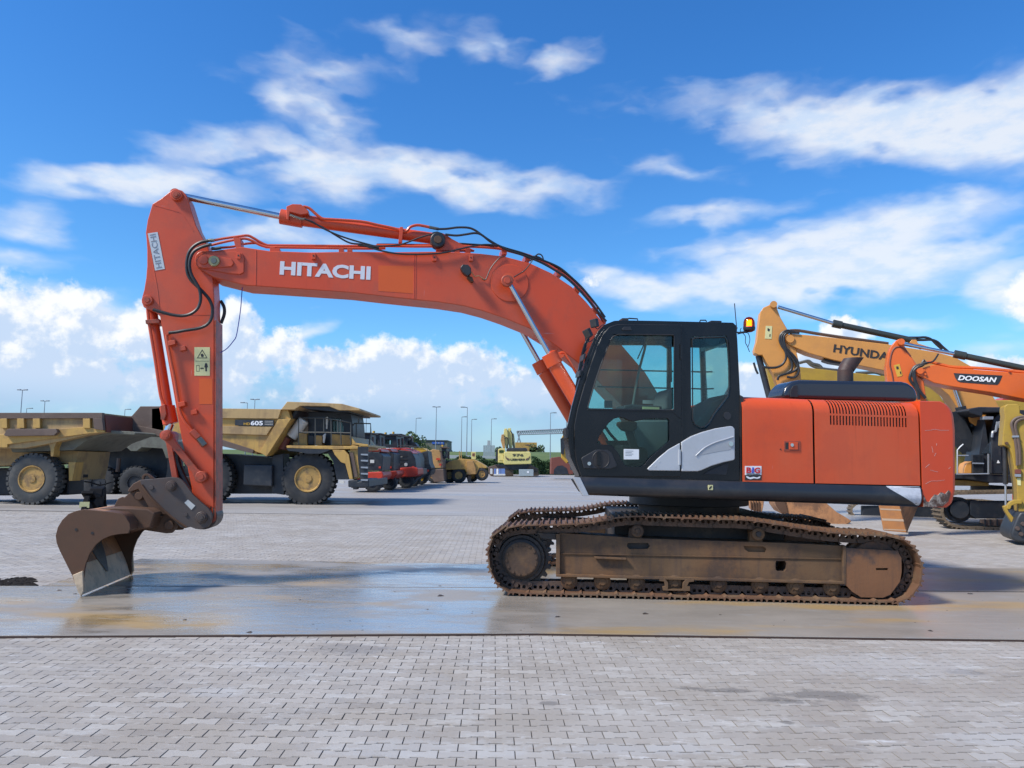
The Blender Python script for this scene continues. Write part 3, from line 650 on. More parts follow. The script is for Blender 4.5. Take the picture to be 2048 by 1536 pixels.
sk = skirt(U(1152, 955)[0], uR, 'side_skirt', 'skirt', slantL=.115)
ws = MB().px(FS, [(1771, 974), (1842, 975), (1842, 1011), (1835, 1013)], -.027, -.020, wt=-.02)
# pale scuffed triangle hugging the skirt profile
def skirt_patch(pxs, name, mt):
    mb = MB(); uz = [U(x, y, -.015) for x, y in pxs]
    us = [uz[0][0] + (uz[1][0] - uz[0][0]) * k / 24 for k in range(25)]
    h_ = ztR - zbR; pr = skirt_profile(ztR, zbR)
    zz = [p_[1] for p_ in pr]; ww = [p_[0] for p_ in pr]
    def wz(z): return float(np.interp(-z, [-q for q in zz], ww)) - .004
    def hyp(u): return zz[1] - (zz[1] - zbR - .02) * max(0, min(1, (u - uz[0][0]) / (uz[1][0] - uz[0][0]) * 1.08)) ** .92
    for i in range(24):
        A_, B_ = us[i], us[i + 1]; K = 8
        for j in range(K):
            za0 = zz[1] - .003 - (zz[1] - .003 - hyp(A_)) * j / K; za1 = zz[1] - .003 - (zz[1] - .003 - hyp(A_)) * (j + 1) / K
            zb0 = zz[1] - .003 - (zz[1] - .003 - hyp(B_)) * j / K; zb1 = zz[1] - .003 - (zz[1] - .003 - hyp(B_)) * (j + 1) / K
            mb.add([FS.p(A_, wz(za0), za0), FS.p(B_, wz(zb0), zb0), FS.p(B_, wz(zb1), zb1), FS.p(A_, wz(za1), za1)], [(0, 1, 2, 3)])
    return mb.build(name, M[mt], sk, smooth=50)
skirt_patch([(1771, 974), (1841, 975)], 'pale_stripe', 'whitescuff')
part(MB().px(FS, [(1146, 954), (1160, 955), (1178, 992), (1166, 992)], -.03, .03, wt=-.02), 'corner_strip', 'silver', .004)
part(MB().px(FS, [(1416, 970), (1425.5, 970), (1425.5, 980), (1416, 980)], -.029, -.016, wt=-.02), 'tie_down_sticker', 'label', .001, parent=sk)
part(MB().px(FS, [(1418, 976), (1421, 972.5), (1424, 972), (1423, 975), (1420, 978.5), (1418, 978.5)], -.031, -.029, wt=-.029), 'sticker_symbol', 'letterdark', 0, parent=sk)
part(MB().px(FS, [(1484, 958), (1842, 972), (1842, 977), (1484, 964)], .03, .11, wt=.03), 'sill', 'blackmatt', .002)

# hood panels: a sheet with a rounded shoulder, louvre slots cut through
zT, zB = U(1560, 795.5, .1)[1], U(1560, 965)[1]
def hood_prof(n=7, r=.17):
    p = [(0, zB)] + [(0.0, zB + (zT - r - zB) * t) for t in (.25, .5, .75, 1)]
    return p + [(r - r * cos(a), zT - r + r * sin(a)) for a in [pi / 2 * k / n for k in range(1, n + 1)]] + [(r + .35, zT + .004)]
def arc_pts(prof_):
    L = [0]
    for a, b_ in zip(prof_, prof_[1:]): L.append(L[-1] + hypot(b_[0] - a[0], b_[1] - a[1]))
    return L
def sheet(us, ss, prof_, cut, dzdu=0.0, u_ref=0):
    L = arc_pts(prof_); mb = MB(); W_ = [q[0] for q in prof_]; Zs = [q[1] for q in prof_]
    pt = lambda u, s_: FS.p(u, float(np.interp(s_, L, W_)), float(np.interp(s_, L, Zs)) + dzdu * (u - u_ref))
    idx = {}
    def vid(i, j):
        if (i, j) not in idx: idx[(i, j)] = len(mb.v); mb.v.append(pt(us[i], ss[j]))
        return idx[(i, j)]
    for i in range(len(us) - 1):
        for j in range(len(ss) - 1):
            if not cut(i, j): mb.f.append((vid(i, j), vid(i + 1, j), vid(i + 1, j + 1), vid(i, j + 1)))
    return mb
PR = hood_prof(); LA = arc_pts(PR)
ua, ub, uc, ud = U(1485.5, 880)[0], U(1625.5, 880)[0], U(1629.5, 880)[0], U(1838, 880)[0]
zsl = U(1842, 801, .1)[1] - zT; zsl = zsl / (ud - ua) if abs(zsl) < .2 else 0
print('hood z', zT, zB, 'slope', zsl)
def solid(ob, t=.012):
    m = ob.modifiers.new('thickness', 'SOLIDIFY'); m.thickness = t; m.offset = -1; m.use_even_offset = True
    e = ob.modifiers.new('split', 'EDGE_SPLIT'); e.split_angle = radians(40)
    return ob
p1 = solid(part(sheet([ua, ub], sorted(set(LA)), PR, lambda i, j: False), 'hood_panel', 'orange', smooth=50))
u0s, u1s = U(1660, 840)[0], U(1813.5, 840)[0]; NSL = 25; pitch = (u1s - u0s) / (NSL - .45)
us = [uc, uc + .03]; slots = []
for k in range(NSL):
    us += [u0s + k * pitch, u0s + k * pitch + pitch * .5]; slots.append(len(us) - 2)
us += [ud]
def s_at(py):  # arc position for a pixel height on the panel
    z = U(1740, py)[1]
    if z < PR[4][1]: return LA[4] * (z - zB) / (PR[4][1] - zB)
    return LA[4] + .17 * math.asin(min(1, (z - PR[4][1]) / .17))
s0, s1, s2, s3 = s_at(852), s_at(833.5), s_at(829.5), s_at(801.5)
ss = sorted(set([round(x, 5) for x in LA + [s0, s1, s2, s3]]))
def cutf(i, j):
    sm = (ss[j] + ss[j + 1]) / 2
    return i in slots and (s0 < sm < s1 or s2 < sm < s3)
p2 = solid(part(sheet(us, ss, PR, cutf), 'hood_panel', 'orange', smooth=50), .004); p2['label'] = 'louvred rear hood panel'
part(MB().box(FS, uc + .02, ud - .02, .09, .11, zB + .4, zT - .06), 'louvre_back', 'letterdark', parent=p2)
part(MB().box(FS, ua + .01, ud, .06, .075, zB, zB + .42), 'engine_bay', 'letterdark')
part(MB().box(FS, ua - .03, ud, .22, 2.85, zB - .03, zT - .035), 'engine_housing', 'blackmatt', .01)
part(MB().box(FS, ua, ud, .50, 2.9, zT - .03, zT - .002), 'hood_top', 'orange', .01)
part(MB().px(FS, [(1480, 790), (1486, 793), (1486, 966), (1480, 963)], .03, .6, wt=.03), 'cab_gap', 'letterdark')
# latch
lt = part(MB().px(FS, [(1568, 882), (1601, 882), (1601, 902), (1568, 902)], -.006, .004), 'latch', 'orangeworn', .002, parent=p1)
part(MB().px(FS, [(1571, 885), (1577, 885), (1577, 898), (1571, 898)], -.008, -.005), 'latch_slot', 'letterdark', parent=lt)
part(MB().px(FS, [(1578.5, 884), (1596, 884), (1596, 899), (1578.5, 899)], -.014, -.005), 'latch_handle', 'orange', .002, parent=lt)
cc = FS.hit(1584, 890, -.014); part(MB().cyl(cc, cc - FS.W * .006, 3.2 * FS.mpp(1584, 890), seg=16), 'lock', 'chrome', parent=lt)
cc = FS.hit(1561, 898.5, -.001); part(MB().cyl(cc, cc - FS.W * .004, 1.3 * FS.mpp(1584, 890), seg=10), 'rivet_hole', 'letterdark', parent=p1)
# dealer sticker
st = part(MB().px(FS, [(1490, 932), (1523, 932), (1523, 950), (1490, 950)], -.004, -.001), 'sticker', 'white', parent=p1)
st2 = part(MB().px(FS, [(1490, 950.2), (1523, 950.2), (1523, 960), (1490, 960)], -.004, -.001), 'sticker', 'letterdark', parent=p1)
text('B', 'printed_letter', FS, (1492.5, 946), (1502.5, 946.2), 11.5, -.0045, M['red'], st, .03)
text('I', 'printed_letter', FS, (1504, 946.2), (1507, 946.3), 11.5, -.0045, M['blue'], st, .03)
text('G', 'printed_letter', FS, (1508.5, 946.3), (1520, 946.6), 11.5, -.0045, M['red'], st, .03)
text('MACHINERY', 'printed_line', FS, (1493, 949.3), (1520, 949.8), 2.2, -.0045, M['letterdark'], st, .0)
part(MB().px(FS, [(1492, 952), (1496, 953), (1500, 955), (1507, 953.5), (1514, 955), (1519, 953), (1521, 952.6), (1520, 956), (1515, 957.5), (1508, 956.5), (1501, 958.5), (1496, 957), (1493, 954.5)], -.0055, -.004), 'printed_emblem', 'white', parent=st2)

# counterweight
cw = [(1839.6, 801.6), (1873, 803.8), (1887, 811.5), (1899, 828), (1903.5, 861), (1904, 930), (1903.5, 980), (1897, 1004), (1885, 1014.5), (1846, 1014)]
uzs = [U(x, y, 0 if x < 1850 else .12) for x, y in cw]
top = smooth_path([Vector((a, b_, 0)) for a, b_ in uzs[1:5]], 5); bot = smooth_path([Vector((a, b_, 0)) for a, b_ in uzs[6:9]], 4)
uzs = [uzs[0]] + [(q.x, q.y) for q in top] + [uzs[5]] + [(q.x, q.y) for q in bot] + [uzs[9]]
# plan view: corner curves inward towards the sides
mb = MB(); rows = []
cu = U(1843, 900)[0]; zc = (max(q[1] for q in uzs) + min(q[1] for q in uzs)) / 2
plan = [(.0, .80, .955), (.0, .84, .985), (.012, .90, .995), (.04, .955, 1), (.09, .985, 1), (.16, 1.0, 1), (.4, 1.04, 1), (.8, 1.09, 1), (1.5, 1.12, 1), (2.2, 1.09, 1), (2.6, 1.04, 1), (2.85, 1.0, 1), (2.95, .93, .99), (2.99, .84, .97), (3.0, .8, .955)]
for w, f, fz in plan:
    rows.append([FS.p(cu + (u - cu) * f, w, zc + (z - zc) * fz) for u, z in uzs])
k = len(uzs)
for a, b_ in zip(rows, rows[1:]):
    i0 = len(mb.v); mb.v += a + b_; mb.f += [(i0 + i, i0 + (i + 1) % k, i0 + k + (i + 1) % k, i0 + k + i) for i in range(k)]
i0 = len(mb.v); mb.v += rows[0] + rows[-1]; mb.f += [tuple(range(i0, i0 + k))[::-1], tuple(range(i0 + k, i0 + 2 * k))]
import bmesh
cwm = bpy.data.meshes.new('cw'); cwm.from_pydata([tuple(v) for v in mb.v], [], mb.f); bm = bmesh.new(); bm.from_mesh(cwm); bmesh.ops.remove_doubles(bm, verts=bm.verts, dist=1e-5); bm.verts.index_update()
mb = MB(); mb.v = [v.co.copy() for v in bm.verts]; mb.f = [tuple(v.index for v in f.verts) for f in bm.faces]; bm.free(); bpy.data.meshes.remove(cwm)
cwo = part(mb, 'counterweight', 'orange3', 0, smooth=11)
# worn lower band, a ragged plate of bare brown iron
rg = random.Random(4); band = [(1847, 991 + rg.uniform(-3, 3)), (1853, 1003), (1858, 1004), (1863, 996), (1869, 989), (1876, 990), (1882, 984), (1890, 988), (1897, 980), (1901, 984), (1900.5, 990), (1896.5, 1003), (1885, 1013), (1860, 1014), (1847, 1013.8)]
m_, nt_, b__, n_ = new_mat('bare chipped iron'); M['bare'] = mat('bare chipped iron', (.085, .045, .03), .7, var=.3, dirt=(.42, .36, .30), damt=.8, dscale=14, bump=.5)
part(MB().px(FS, band, -.008, .04, wt=-.004), 'worn_corner', 'bare', .003, parent=cwo)
for pts in [[(1850, 861), (1862, 860.2), (1870, 858.4), (1880, 860.6), (1898, 860.4)], [(1866, 905), (1865, 899), (1863.5, 893)], [(1873, 891), (1873.5, 886.5)], [(1869, 912), (1872, 906)], [(1851, 968), (1862, 962), (1874, 962), (1889, 960)], [(1851, 935), (1859, 928)], [(1860, 940), (1876, 944)], [(1897, 938), (1901, 934)]]:
    part(MB().tube([FS.hit(x, y, -.001) for x, y in pts], .0016, 4, 2), 'scratch', 'plate', parent=cwo)

# engine cover and exhaust
ec = [(1566, 797), (1567, 786), (1572, 775), (1580, 766), (1588, 761.5), (1600, 759.5), (1806, 762.5), (1818, 765.5), (1828, 772.5), (1834, 781), (1837.5, 792), (1838, 803)]
wE = .55
eo = part(MB().px(FS, ec, wE, 1.0), 'engine_cover', 'cover', .07, seg=5)
part(MB().px(FS, [(1581, 794), (1581.5, 779), (1586, 772), (1595, 770), (1596, 794)], wE - .012, wE + .02), 'cover_vent', 'blackmatt', .004, parent=eo)
part(MB().px(FS, [(1689, 765), (1689, 747), (1703, 742), (1704, 765)], 1.0, 1.01), 'pipe_collar', 'brownpipe', parent=eo)
wx = .82; base = FS.hit(1690.5, 770, wx); r_ = 14 * FS.mpp(1690, 760, wx)
e1 = FS.hit(1690.5, 741, wx); A = FS.hit(1677, 742, wx)
ex = MB().cyl(base, e1, r_, seg=24)
ring0 = [e1 + (FS.U * cos(2 * pi * i / 24) + FS.W * sin(2 * pi * i / 24)) * r_ for i in range(24)]
# slash-cut outlet leaning rearwards
cA = FS.hit(1700, 724, wx); dirn = (FS.hit(1715, 708, wx) - FS.hit(1692, 739, wx)).normalized(); px_ = FS.W; py_ = dirn.cross(px_).normalized()
def ringat(c, r): return [c + (py_ * cos(2 * pi * i / 24) * -1 + px_ * sin(2 * pi * i / 24)) * r for i in range(24)]
r1 = ringat(FS.hit(1694, 735, wx), r_ * 1.02)
r2 = []
for i, q in enumerate(ringat(FS.hit(1703, 722, wx), r_ * 1.0)):
    t = cos(2 * pi * i / 24)     # far side of the slash reaches up
    r2.append(q + dirn * (.05 + .11 * ((q - FS.hit(1703, 722, wx)).dot(FS.U) * -1) / r_ * -1))
ex.loft(ring0, r1, cap=False); ex.loft(r1, r2, cap=False)
pipe = part(ex, 'exhaust_pipe', 'brownpipe')
# ---------------- cab
CW0, CW1 = .04, 1.10
def P6(pts): return Z6(pts)
cab_out = P6([(222, 1300), (150, 1150), (122, 950), (160, 780), (210, 600), (265, 420), (320, 285), (352, 225), (400, 180), (470, 152), (540, 148), (780, 152), (1340, 165), (1362, 185), (1372, 290), (1380, 450), (1392, 700), (1402, 1325)])
door = P6([(232, 1290), (196, 1180), (182, 1060), (182, 920), (205, 800), (250, 640), (300, 475), (352, 330), (395, 245), (435, 203), (490, 184), (960, 184), (962, 1010), (955, 1292)])
door_win = P6([(276, 788), (330, 600), (385, 440), (440, 300), (462, 268), (500, 252), (905, 256), (910, 270), (908, 800), (898, 806), (280, 796)])
low_win = P6([(345, 1050), (360, 1000), (390, 955), (430, 900), (470, 868), (510, 858), (545, 864), (580, 882), (620, 888), (660, 880), (700, 868), (862, 866), (872, 880), (874, 1030), (800, 1095), (735, 1150), (690, 1205), (665, 1220), (570, 1220), (545, 1205), (500, 1120), (470, 1080), (440, 1060), (400, 1058)])
rear_win = P6([(1040, 290), (1060, 276), (1280, 272), (1296, 300), (1308, 480), (1310, 640), (1300, 700), (1245, 770), (1200, 830), (1165, 895), (1135, 925), (1105, 932), (1060, 912), (1044, 870)])
cabshell = MB().px(FS, cab_out, CW0, CW0 + .045, holes=[P6([(262, 1270), (215, 1150), (205, 1050), (205, 920), (260, 690), (330, 480), (420, 262), (470, 225), (945, 225), (940, 1275)]), P6([(1030, 285), (1055, 266), (1290, 262), (1306, 300), (1318, 480), (1320, 640), (1308, 705), (1255, 775), (1205, 840), (1170, 905), (1140, 937), (1105, 944), (1055, 922), (1034, 870)])])
cab = part(cabshell, 'cab', 'black', .006)
cab['label'] = 'black operator cab'
# far side, seen through the glass: larger panes
far_out = cab_out
fs_ = MB()
def farpt(x, y):     # the windscreen slants back towards the far side
    u, z = FS.uz(x, y, CW0); u0 = FS.uz(1140, y, CW0)[0]
    return (u + max(0, .24 - max(0, u - u0) * .5), z)
sc_uz = [farpt(x, y) for x, y in cab_out]
fw1 = [farpt(x, y) for x, y in P6([(300, 1010), (265, 900), (255, 800), (300, 640), (350, 480), (400, 360), (450, 262), (500, 232), (1030, 236), (1075, 262), (1078, 1010)])]
fw2 = [FS.uz(x, y, CW0) for x, y in P6([(1105, 250), (1340, 256), (1350, 480), (1355, 700), (1280, 860), (1200, 960), (1105, 960)])]
fs_.prism(FS, sc_uz, CW1 - .045, CW1, [fw1, fw2]); part(fs_, 'far_side', 'black', .005, parent=cab)
def strip(px_a, name, w0=CW0 + .045, w1=CW1 - .045, th=8, mt='black'):
    """closed panel between the sides that follows a run of outline pixels"""
    uz = [FS.uz(x, y, CW0) for x, y in px_a]; o = []
    t = th * FS.mpp(1300, 800)
    for i, (u, z) in enumerate(uz):
        a, b_ = uz[max(i - 1, 0)], uz[min(i + 1, len(uz) - 1)]; L = hypot(b_[0] - a[0], b_[1] - a[1]); o.append((u + (b_[1] - a[1]) / L * t, z - (b_[0] - a[0]) / L * t))
    return part(MB().prism(FS, uz + o[::-1], w0, w1), name, mt, .0, parent=cab, smooth=40)
strip(P6([(470, 154), (540, 150), (780, 154), (1338, 167)]), 'roof')
strip(P6([(1364, 190), (1372, 290)]), 'rear_header')
strip(P6([(1391, 690), (1402, 1322)]), 'rear_wall')
strip(P6([(222, 1298), (150, 1150), (124, 950)]), 'front_sill', w1=CW0 + .25)
def pane(mb, name, g='glass'): return part(mb, name, g, 0, parent=cab, smooth=0)
wsf = P6([(124, 950), (160, 780), (210, 600), (265, 420), (320, 285), (352, 225), (400, 182)]); uzf = [FS.uz(x, y, CW0) for x, y in wsf]; uzg = [farpt(x, y) for x, y in wsf]
mbw = MB()
for a, b_, c_, e_ in zip(uzf, uzf[1:], uzg[1:], uzg): mbw.add([FS.p(a[0] + .02, CW0 + .05, a[1]), FS.p(b_[0] + .02, CW0 + .05, b_[1]), FS.p(c_[0] + .02, CW1 - .05, c_[1]), FS.p(e_[0] + .02, CW1 - .05, e_[1])], [(0, 1, 2, 3)])
pane(mbw, 'windscreen')
rwu = [FS.uz(x, y, CW0) for x, y in P6([(1374, 290), (1391, 690)])]
pane(MB().add([FS.p(rwu[0][0] - .02, CW0 + .05, rwu[0][1]), FS.p(rwu[1][0] - .02, CW0 + .05, rwu[1][1]), FS.p(rwu[1][0] - .02, CW1 - .05, rwu[1][1]), FS.p(rwu[0][0] - .02, CW1 - .05, rwu[0][1])], [(0, 1, 2, 3)]), 'rear_window')
pane(MB().prism(FS, fw1, CW1 - .02, CW1 - .016), 'far_window'); pane(MB().prism(FS, fw2, CW1 - .02, CW1 - .016), 'far_window')
# door with two panes
dr = part(MB().px(FS, door, CW0 - .03, CW0 - .002, holes=[door_win, low_win]), 'door', 'black', .005, parent=EX)
def inset(pts, k=1.02):
    cx = sum(p[0] for p in pts) / len(pts); cy = sum(p[1] for p in pts) / len(pts)
    return [(cx + (x - cx) * k, cy + (y - cy) * k) for x, y in pts]
part(MB().px(FS, inset(door_win), CW0 - .001, CW0 + .004), 'window_pane', 'glass', parent=dr, smooth=0)
part(MB().px(FS, inset(low_win), CW0 - .001, CW0 + .004), 'window_pane', 'glassdark', parent=dr, smooth=0)
part(MB().px(FS, inset(rear_win, 1.03), CW0 + .006, CW0 + .010), 'side_window', 'glass', parent=cab, smooth=0)
def outline_strip(pts, r, w, name, mt, par, closed=True):
    P_ = [FS.hit(x, y, w) for x, y in pts]
    if closed: P_ = P_ + [P_[0]]
    return part(MB().tube(P_, r, 5, 1), name, mt, parent=par)
outline_strip(door, .009, CW0 - .012, 'door_seal', 'hose', dr)
outline_strip(door_win, .007, CW0 - .031, 'window_seal', 'hose', dr)
outline_strip(rear_win, .008, CW0 - .002, 'window_seal', 'hose', cab)
part(MB().px(FS, P6([(275, 795), (905, 812), (955, 862), (955, 870), (895, 820), (272, 806)]), CW0 - .036, CW0 - .029), 'door_rail', 'black', .003, parent=dr)
# front pillar ribs
part(MB().px(FS, P6([(150, 1140), (135, 1040), (136, 930), (172, 790), (225, 600), (290, 420), (350, 272), (395, 212), (410, 215), (368, 280), (312, 425), (245, 605), (190, 795), (158, 935), (156, 1040), (170, 1140)]), CW0 - .014, CW0 + .002), 'pillar_rib', 'black', .004, parent=cab)
# silver swoosh: on the door, and behind it with a recess
sw1 = part(MB().px(FS, P6([(712, 1236), (722, 1225), (800, 1150), (870, 1092), (952, 1046), (952, 1250), (725, 1248)]), CW0 - .052, CW0 - .028), 'silver_panel', 'silver', .008, parent=dr)
sw2 = part(MB().px(FS, P6([(962, 1040), (1040, 995), (1120, 965), (1220, 938), (1320, 922), (1340, 926), (1352, 942), (1354, 1160), (1346, 1172), (1270, 1188), (1180, 1215), (1110, 1246), (1080, 1254), (964, 1254)]), CW0 - .052, CW0 + .002), 'silver_panel', 'silver', .010, parent=cab)
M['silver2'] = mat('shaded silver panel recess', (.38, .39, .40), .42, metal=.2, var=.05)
rc = MB(); pr_ = P6([(1066, 1142), (1130, 1085), (1210, 1045), (1290, 1020), (1342, 1003), (1346, 1080), (1310, 1098), (1240, 1108), (1150, 1125)])
a3 = [FS.hit(x, y, CW0 - .0535) for x, y in pr_]; c3 = FS.hit(*P6([(1270, 1072)])[0], CW0 - .049)
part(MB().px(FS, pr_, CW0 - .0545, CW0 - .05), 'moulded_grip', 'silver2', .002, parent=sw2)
part(MB().tube([FS.hit(x, y, CW0 - .056) for x, y in P6([(1066, 1140), (1130, 1082), (1210, 1042), (1290, 1017), (1344, 1000)])], .006, 6, 3), 'grip_edge', 'silver', parent=sw2)
cc = FS.hit(*P6([(1321, 1053)])[0], CW0 - .052); part(MB().cyl(cc, cc - FS.W * .014, 4.5 * FS.mpp(1460, 888), seg=20), 'lock', 'chrome', parent=sw2)
part(MB().px(FS, P6([(942, 1095), (957, 1095), (957, 1208), (942, 1208)]), CW0 - .062, CW0 - .04), 'hinge', 'silver', .003, parent=dr)
part(MB().px(FS, P6([(955, 320), (970, 320), (970, 435), (955, 435)]), CW0 - .05, CW0 - .01), 'hinge', 'black', .003, parent=dr)
for q in ((800, 1182), (773, 1215)):
    cc = FS.hit(*P6([q])[0], CW0 - .052); part(MB().cyl(cc, cc - FS.W * .003, .009, seg=10), 'screw', 'plate', parent=sw1)
# handle pod
hp = part(MB().px(FS, P6([(228, 1160), (240, 1148), (330, 1098), (345, 1094), (420, 1096), (450, 1112), (492, 1205), (488, 1222), (440, 1238), (248, 1234)]), CW0 - .048, CW0 - .026), 'handle_pod', 'blackmatt', .01, parent=dr)
c1_ = FS.uz(*P6([(372, 1165)])[0], CW0 - .05); R_ = 63 / 3.658 * FS.mpp(1200, 915)
part(MB().lathe(FS, c1_[0], c1_[1], [(CW0 - .050, R_), (CW0 - .053, R_ * .97), (CW0 - .04, R_ * .8), (CW0 - .036, .001)], 28), 'handle_cup', 'letterdark', parent=hp)
part(MB().px(FS, P6([(345, 1118), (372, 1112), (372, 1216), (345, 1210)]), CW0 - .062, CW0 - .05), 'handle', 'black', .004, parent=hp)
cc = FS.hit(*P6([(286, 1197)])[0], CW0 - .048); part(MB().cyl(cc, cc - FS.W * .01, 3.6 * FS.mpp(1180, 927), seg=20), 'lock', 'chrome', parent=hp)
part(MB().px(FS, P6([(540, 1090), (651, 1092), (651, 1166), (540, 1166)]), CW0 - .006, CW0 - .002), 'paper_notice', 'white', parent=dr)
for k in range(4): part(MB().px(FS, P6([(552, 1103 + 11 * k), (610 - 12 * (k % 2), 1104 + 11 * k), (610 - 12 * (k % 2), 1106 + 11 * k), (552, 1105 + 11 * k)]), CW0 - .0075, CW0 - .006), 'printed_line', 'skirt', parent=dr)
# emblem ring rear pillar
c1_ = FS.uz(*P6([(1297, 847)])[0], CW0 - .004); R_ = 27 / 3.658 * FS.mpp(1450, 830)
part(MB().lathe(FS, c1_[0], c1_[1], [(CW0 - .01, R_ * .8), (CW0 - .01, R_), (CW0 + .0, R_ * 1.02)], 24), 'round_cap', 'blackmatt', parent=cab)
part(MB().px(FS, P6([(1180, 1240), (1260, 1205), (1310, 1190), (1290, 1280), (1120, 1276)]), CW0 - .012, CW0 + .002), 'lower_step', 'blackmatt', .004, parent=cab)
# roof clutter
part(MB().px(FS, P6([(528, 150), (528, 132), (575, 132), (575, 150)]), .2, .34), 'roof_bracket', 'underdark', .003, parent=cab)
part(MB().tube([FS.hit(x, y, .25) for x, y in P6([(575, 134), (640, 138), (642, 150)])], .008, 6, 1), 'grab_bar', 'hose', parent=cab)
part(MB().tube([FS.hit(x, y, .25) for x, y in P6([(1096, 160), (1100, 148), (1140, 148), (1145, 160)])], .008, 6, 1), 'grab_bar', 'hose', parent=cab)
part(MB().px(FS, P6([(1175, 164), (1178, 150), (1256, 152), (1256, 166)]), .2, .4), 'roof_bracket', 'blackmatt', .003, parent=cab)
part(MB().px(FS, P6([(528, 212), (545, 195), (590, 195), (600, 222), (530, 222)]), CW0 - .045, CW0 - .02), 'lamp_bracket', 'blackmatt', .003, parent=dr)
# small side mirrors on the front pillar
def mirror(c, e):
    a = FS.hit(*P6([c[0]])[0], -.06); b_ = FS.hit(*P6([c[1]])[0], -.06)
    mo = part(MB().bar(a, b_, .028, .045), 'mirror', 'hose', .008, parent=EX)
    part(MB().tube([FS.hit(x, y, -.04) for x, y in P6(e)], .006, 5, 3), 'mirror_arm', 'hose', parent=mo)
mirror([(320, 140), (330, 200)], [(328, 195), (350, 212), (385, 182), (405, 190)])
mirror([(262, 215), (290, 272)], [(285, 265), (262, 270), (262, 296), (290, 306), (320, 285), (345, 262)])
part(MB().px(FS, P6([(112, 940), (126, 930), (138, 950), (136, 1010), (120, 1010)]), -.03, .1), 'pillar_lamp', 'hose', .004, parent=cab)
for (x, y) in ((255, 415), (225, 535)): part(MB().px(FS, P6([(x - 8, y - 20), (x + 10, y - 26), (x + 2, y + 18), (x - 12, y + 22)]), -.0, .2), 'pillar_lug', 'hose', .003, parent=cab)
# interior
def I(mb, n_, mt, bv=0): return part(mb, n_, mt, bv, parent=cab)
I(MB().px(FS, P6([(850, 800), (850, 720), (880, 650), (905, 640), (905, 800)]), .35, .85), 'seat', 'seat', .03)
I(MB().px(FS, P6([(1045, 900), (1100, 860), (1180, 745), (1290, 690), (1340, 690), (1340, 940), (1060, 1000)]), .30, .85, wt=.3), 'seat_back', 'seat', .03)
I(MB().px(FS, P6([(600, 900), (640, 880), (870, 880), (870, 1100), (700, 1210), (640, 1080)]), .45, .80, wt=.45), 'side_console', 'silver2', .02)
I(MB().px(FS, P6([(505, 890), (560, 884), (640, 890), (640, 945), (590, 968), (540, 950), (508, 915)]), .35, .50, wt=.35), 'joystick_cover', 'rust', .02)
I(MB().px(FS, P6([(560, 960), (610, 960), (650, 1090), (600, 1100)]), .38, .46, wt=.38), 'lever_boot', 'hose', .01)
I(MB().tube([FS.hit(x, y, .5) for x, y in P6([(395, 915), (440, 980), (495, 1040)])], .018, 6, 2), 'pedal_lever', 'hose')
I(MB().px(FS, P6([(520, 1060), (700, 1080), (730, 1180), (560, 1215)]), .4, .7, wt=.4), 'floor_console', 'blackmatt', .02)
I(MB().tube([FS.hit(x, y, .95) for x, y in P6([(712, 262), (690, 370), (655, 500), (620, 680), (604, 790)])], .016, 6, 2), 'wiper_arm', 'fitting')
I(MB().tube([FS.hit(x, y, .95) for x, y in P6([(690, 320), (640, 430)])], .008, 5, 1), 'wiper_arm', 'hose')
I(MB().tube([FS.hit(x, y, CW1 - .07) for x, y in P6([(690, 330), (710, 308), (860, 308), (880, 330), (884, 600)])], .016, 6, 2), 'window_frame', 'blackmatt')
for yy in (512, 636):
    I(MB().tube([FS.hit(x, y, CW1 + .02) for x, y in P6([(345 if yy > 600 else 365, yy - 2), (900, yy + 10)])], .010, 6, 1), 'guard_bar', 'hose')
    I(MB().tube([FS.hit(x, y, CW1 + .02) for x, y in P6([(1035, yy + 12), (1205, yy + 18)])], .010, 6, 1), 'guard_bar', 'hose')
I(MB().px(FS, P6([(540, 800), (545, 770), (600, 762), (820, 775), (830, 800)]), .5, .9, wt=.5), 'dashboard', 'blackmatt', .02)
I(MB().px(FS, P6([(680, 780), (800, 785), (800, 800), (680, 798)]), .48, .5, wt=.48), 'yellow_label', 'label')
I(MB().px(FS, P6([(680, 732), (762, 734), (762, 760), (680, 758)]), .92, .93, wt=.92), 'screen_sticker', 'plate')
I(MB().px(FS, P6([(398, 735), (458, 735), (458, 790), (398, 790)]), .9, .92, wt=.9), 'monitor', 'skirt', .01)
I(MB().box(FS, U(1180, 950)[0], U(1470, 950)[0], CW0 + .05, CW1 - .05, U(1300, 945)[1], U(1300, 938)[1]), 'cab_floor', 'blackmatt')
I(MB().px(FS, P6([(1120, 275), (1250, 275), (1230, 320), (1190, 335), (1140, 318)]), CW0 + .012, CW0 + .02), 'rear_speaker', 'hose', .004)
# antenna and beacon
part(MB().tube([FS.hit(x, y, .6) for x, y in P6([(1350, 25), (1358, 120), (1366, 205)])], .006, 5, 2), 'antenna', 'hose')
part(MB().tube([FS.hit(x, y, .5) for x, y in P6([(1366, 200), (1362, 235), (1400, 238), (1440, 230), (1457, 232)])], .012, 6, 2), 'beacon_bracket', 'hose')
bu, bz = FS.uz(*P6([(1457, 225)])[0], .5); kx = FS.mpp(1498, 650, .5) / 3.658
def vlathe(u, w, prof_, seg=20):
    mb = MB(); vs = []
    for z, r in prof_: vs += [FS.p(u + r * cos(2 * pi * k / seg), w + r * sin(2 * pi * k / seg), z) for k in range(seg)]
    n = len(prof_); fs = [(i * seg + k, i * seg + (k + 1) % seg, (i + 1) * seg + (k + 1) % seg, (i + 1) * seg + k) for i in range(n - 1) for k in range(seg)]
    fs += [tuple(range(seg))[::-1], tuple(range((n - 1) * seg, n * seg))]; return mb.add(vs, fs)
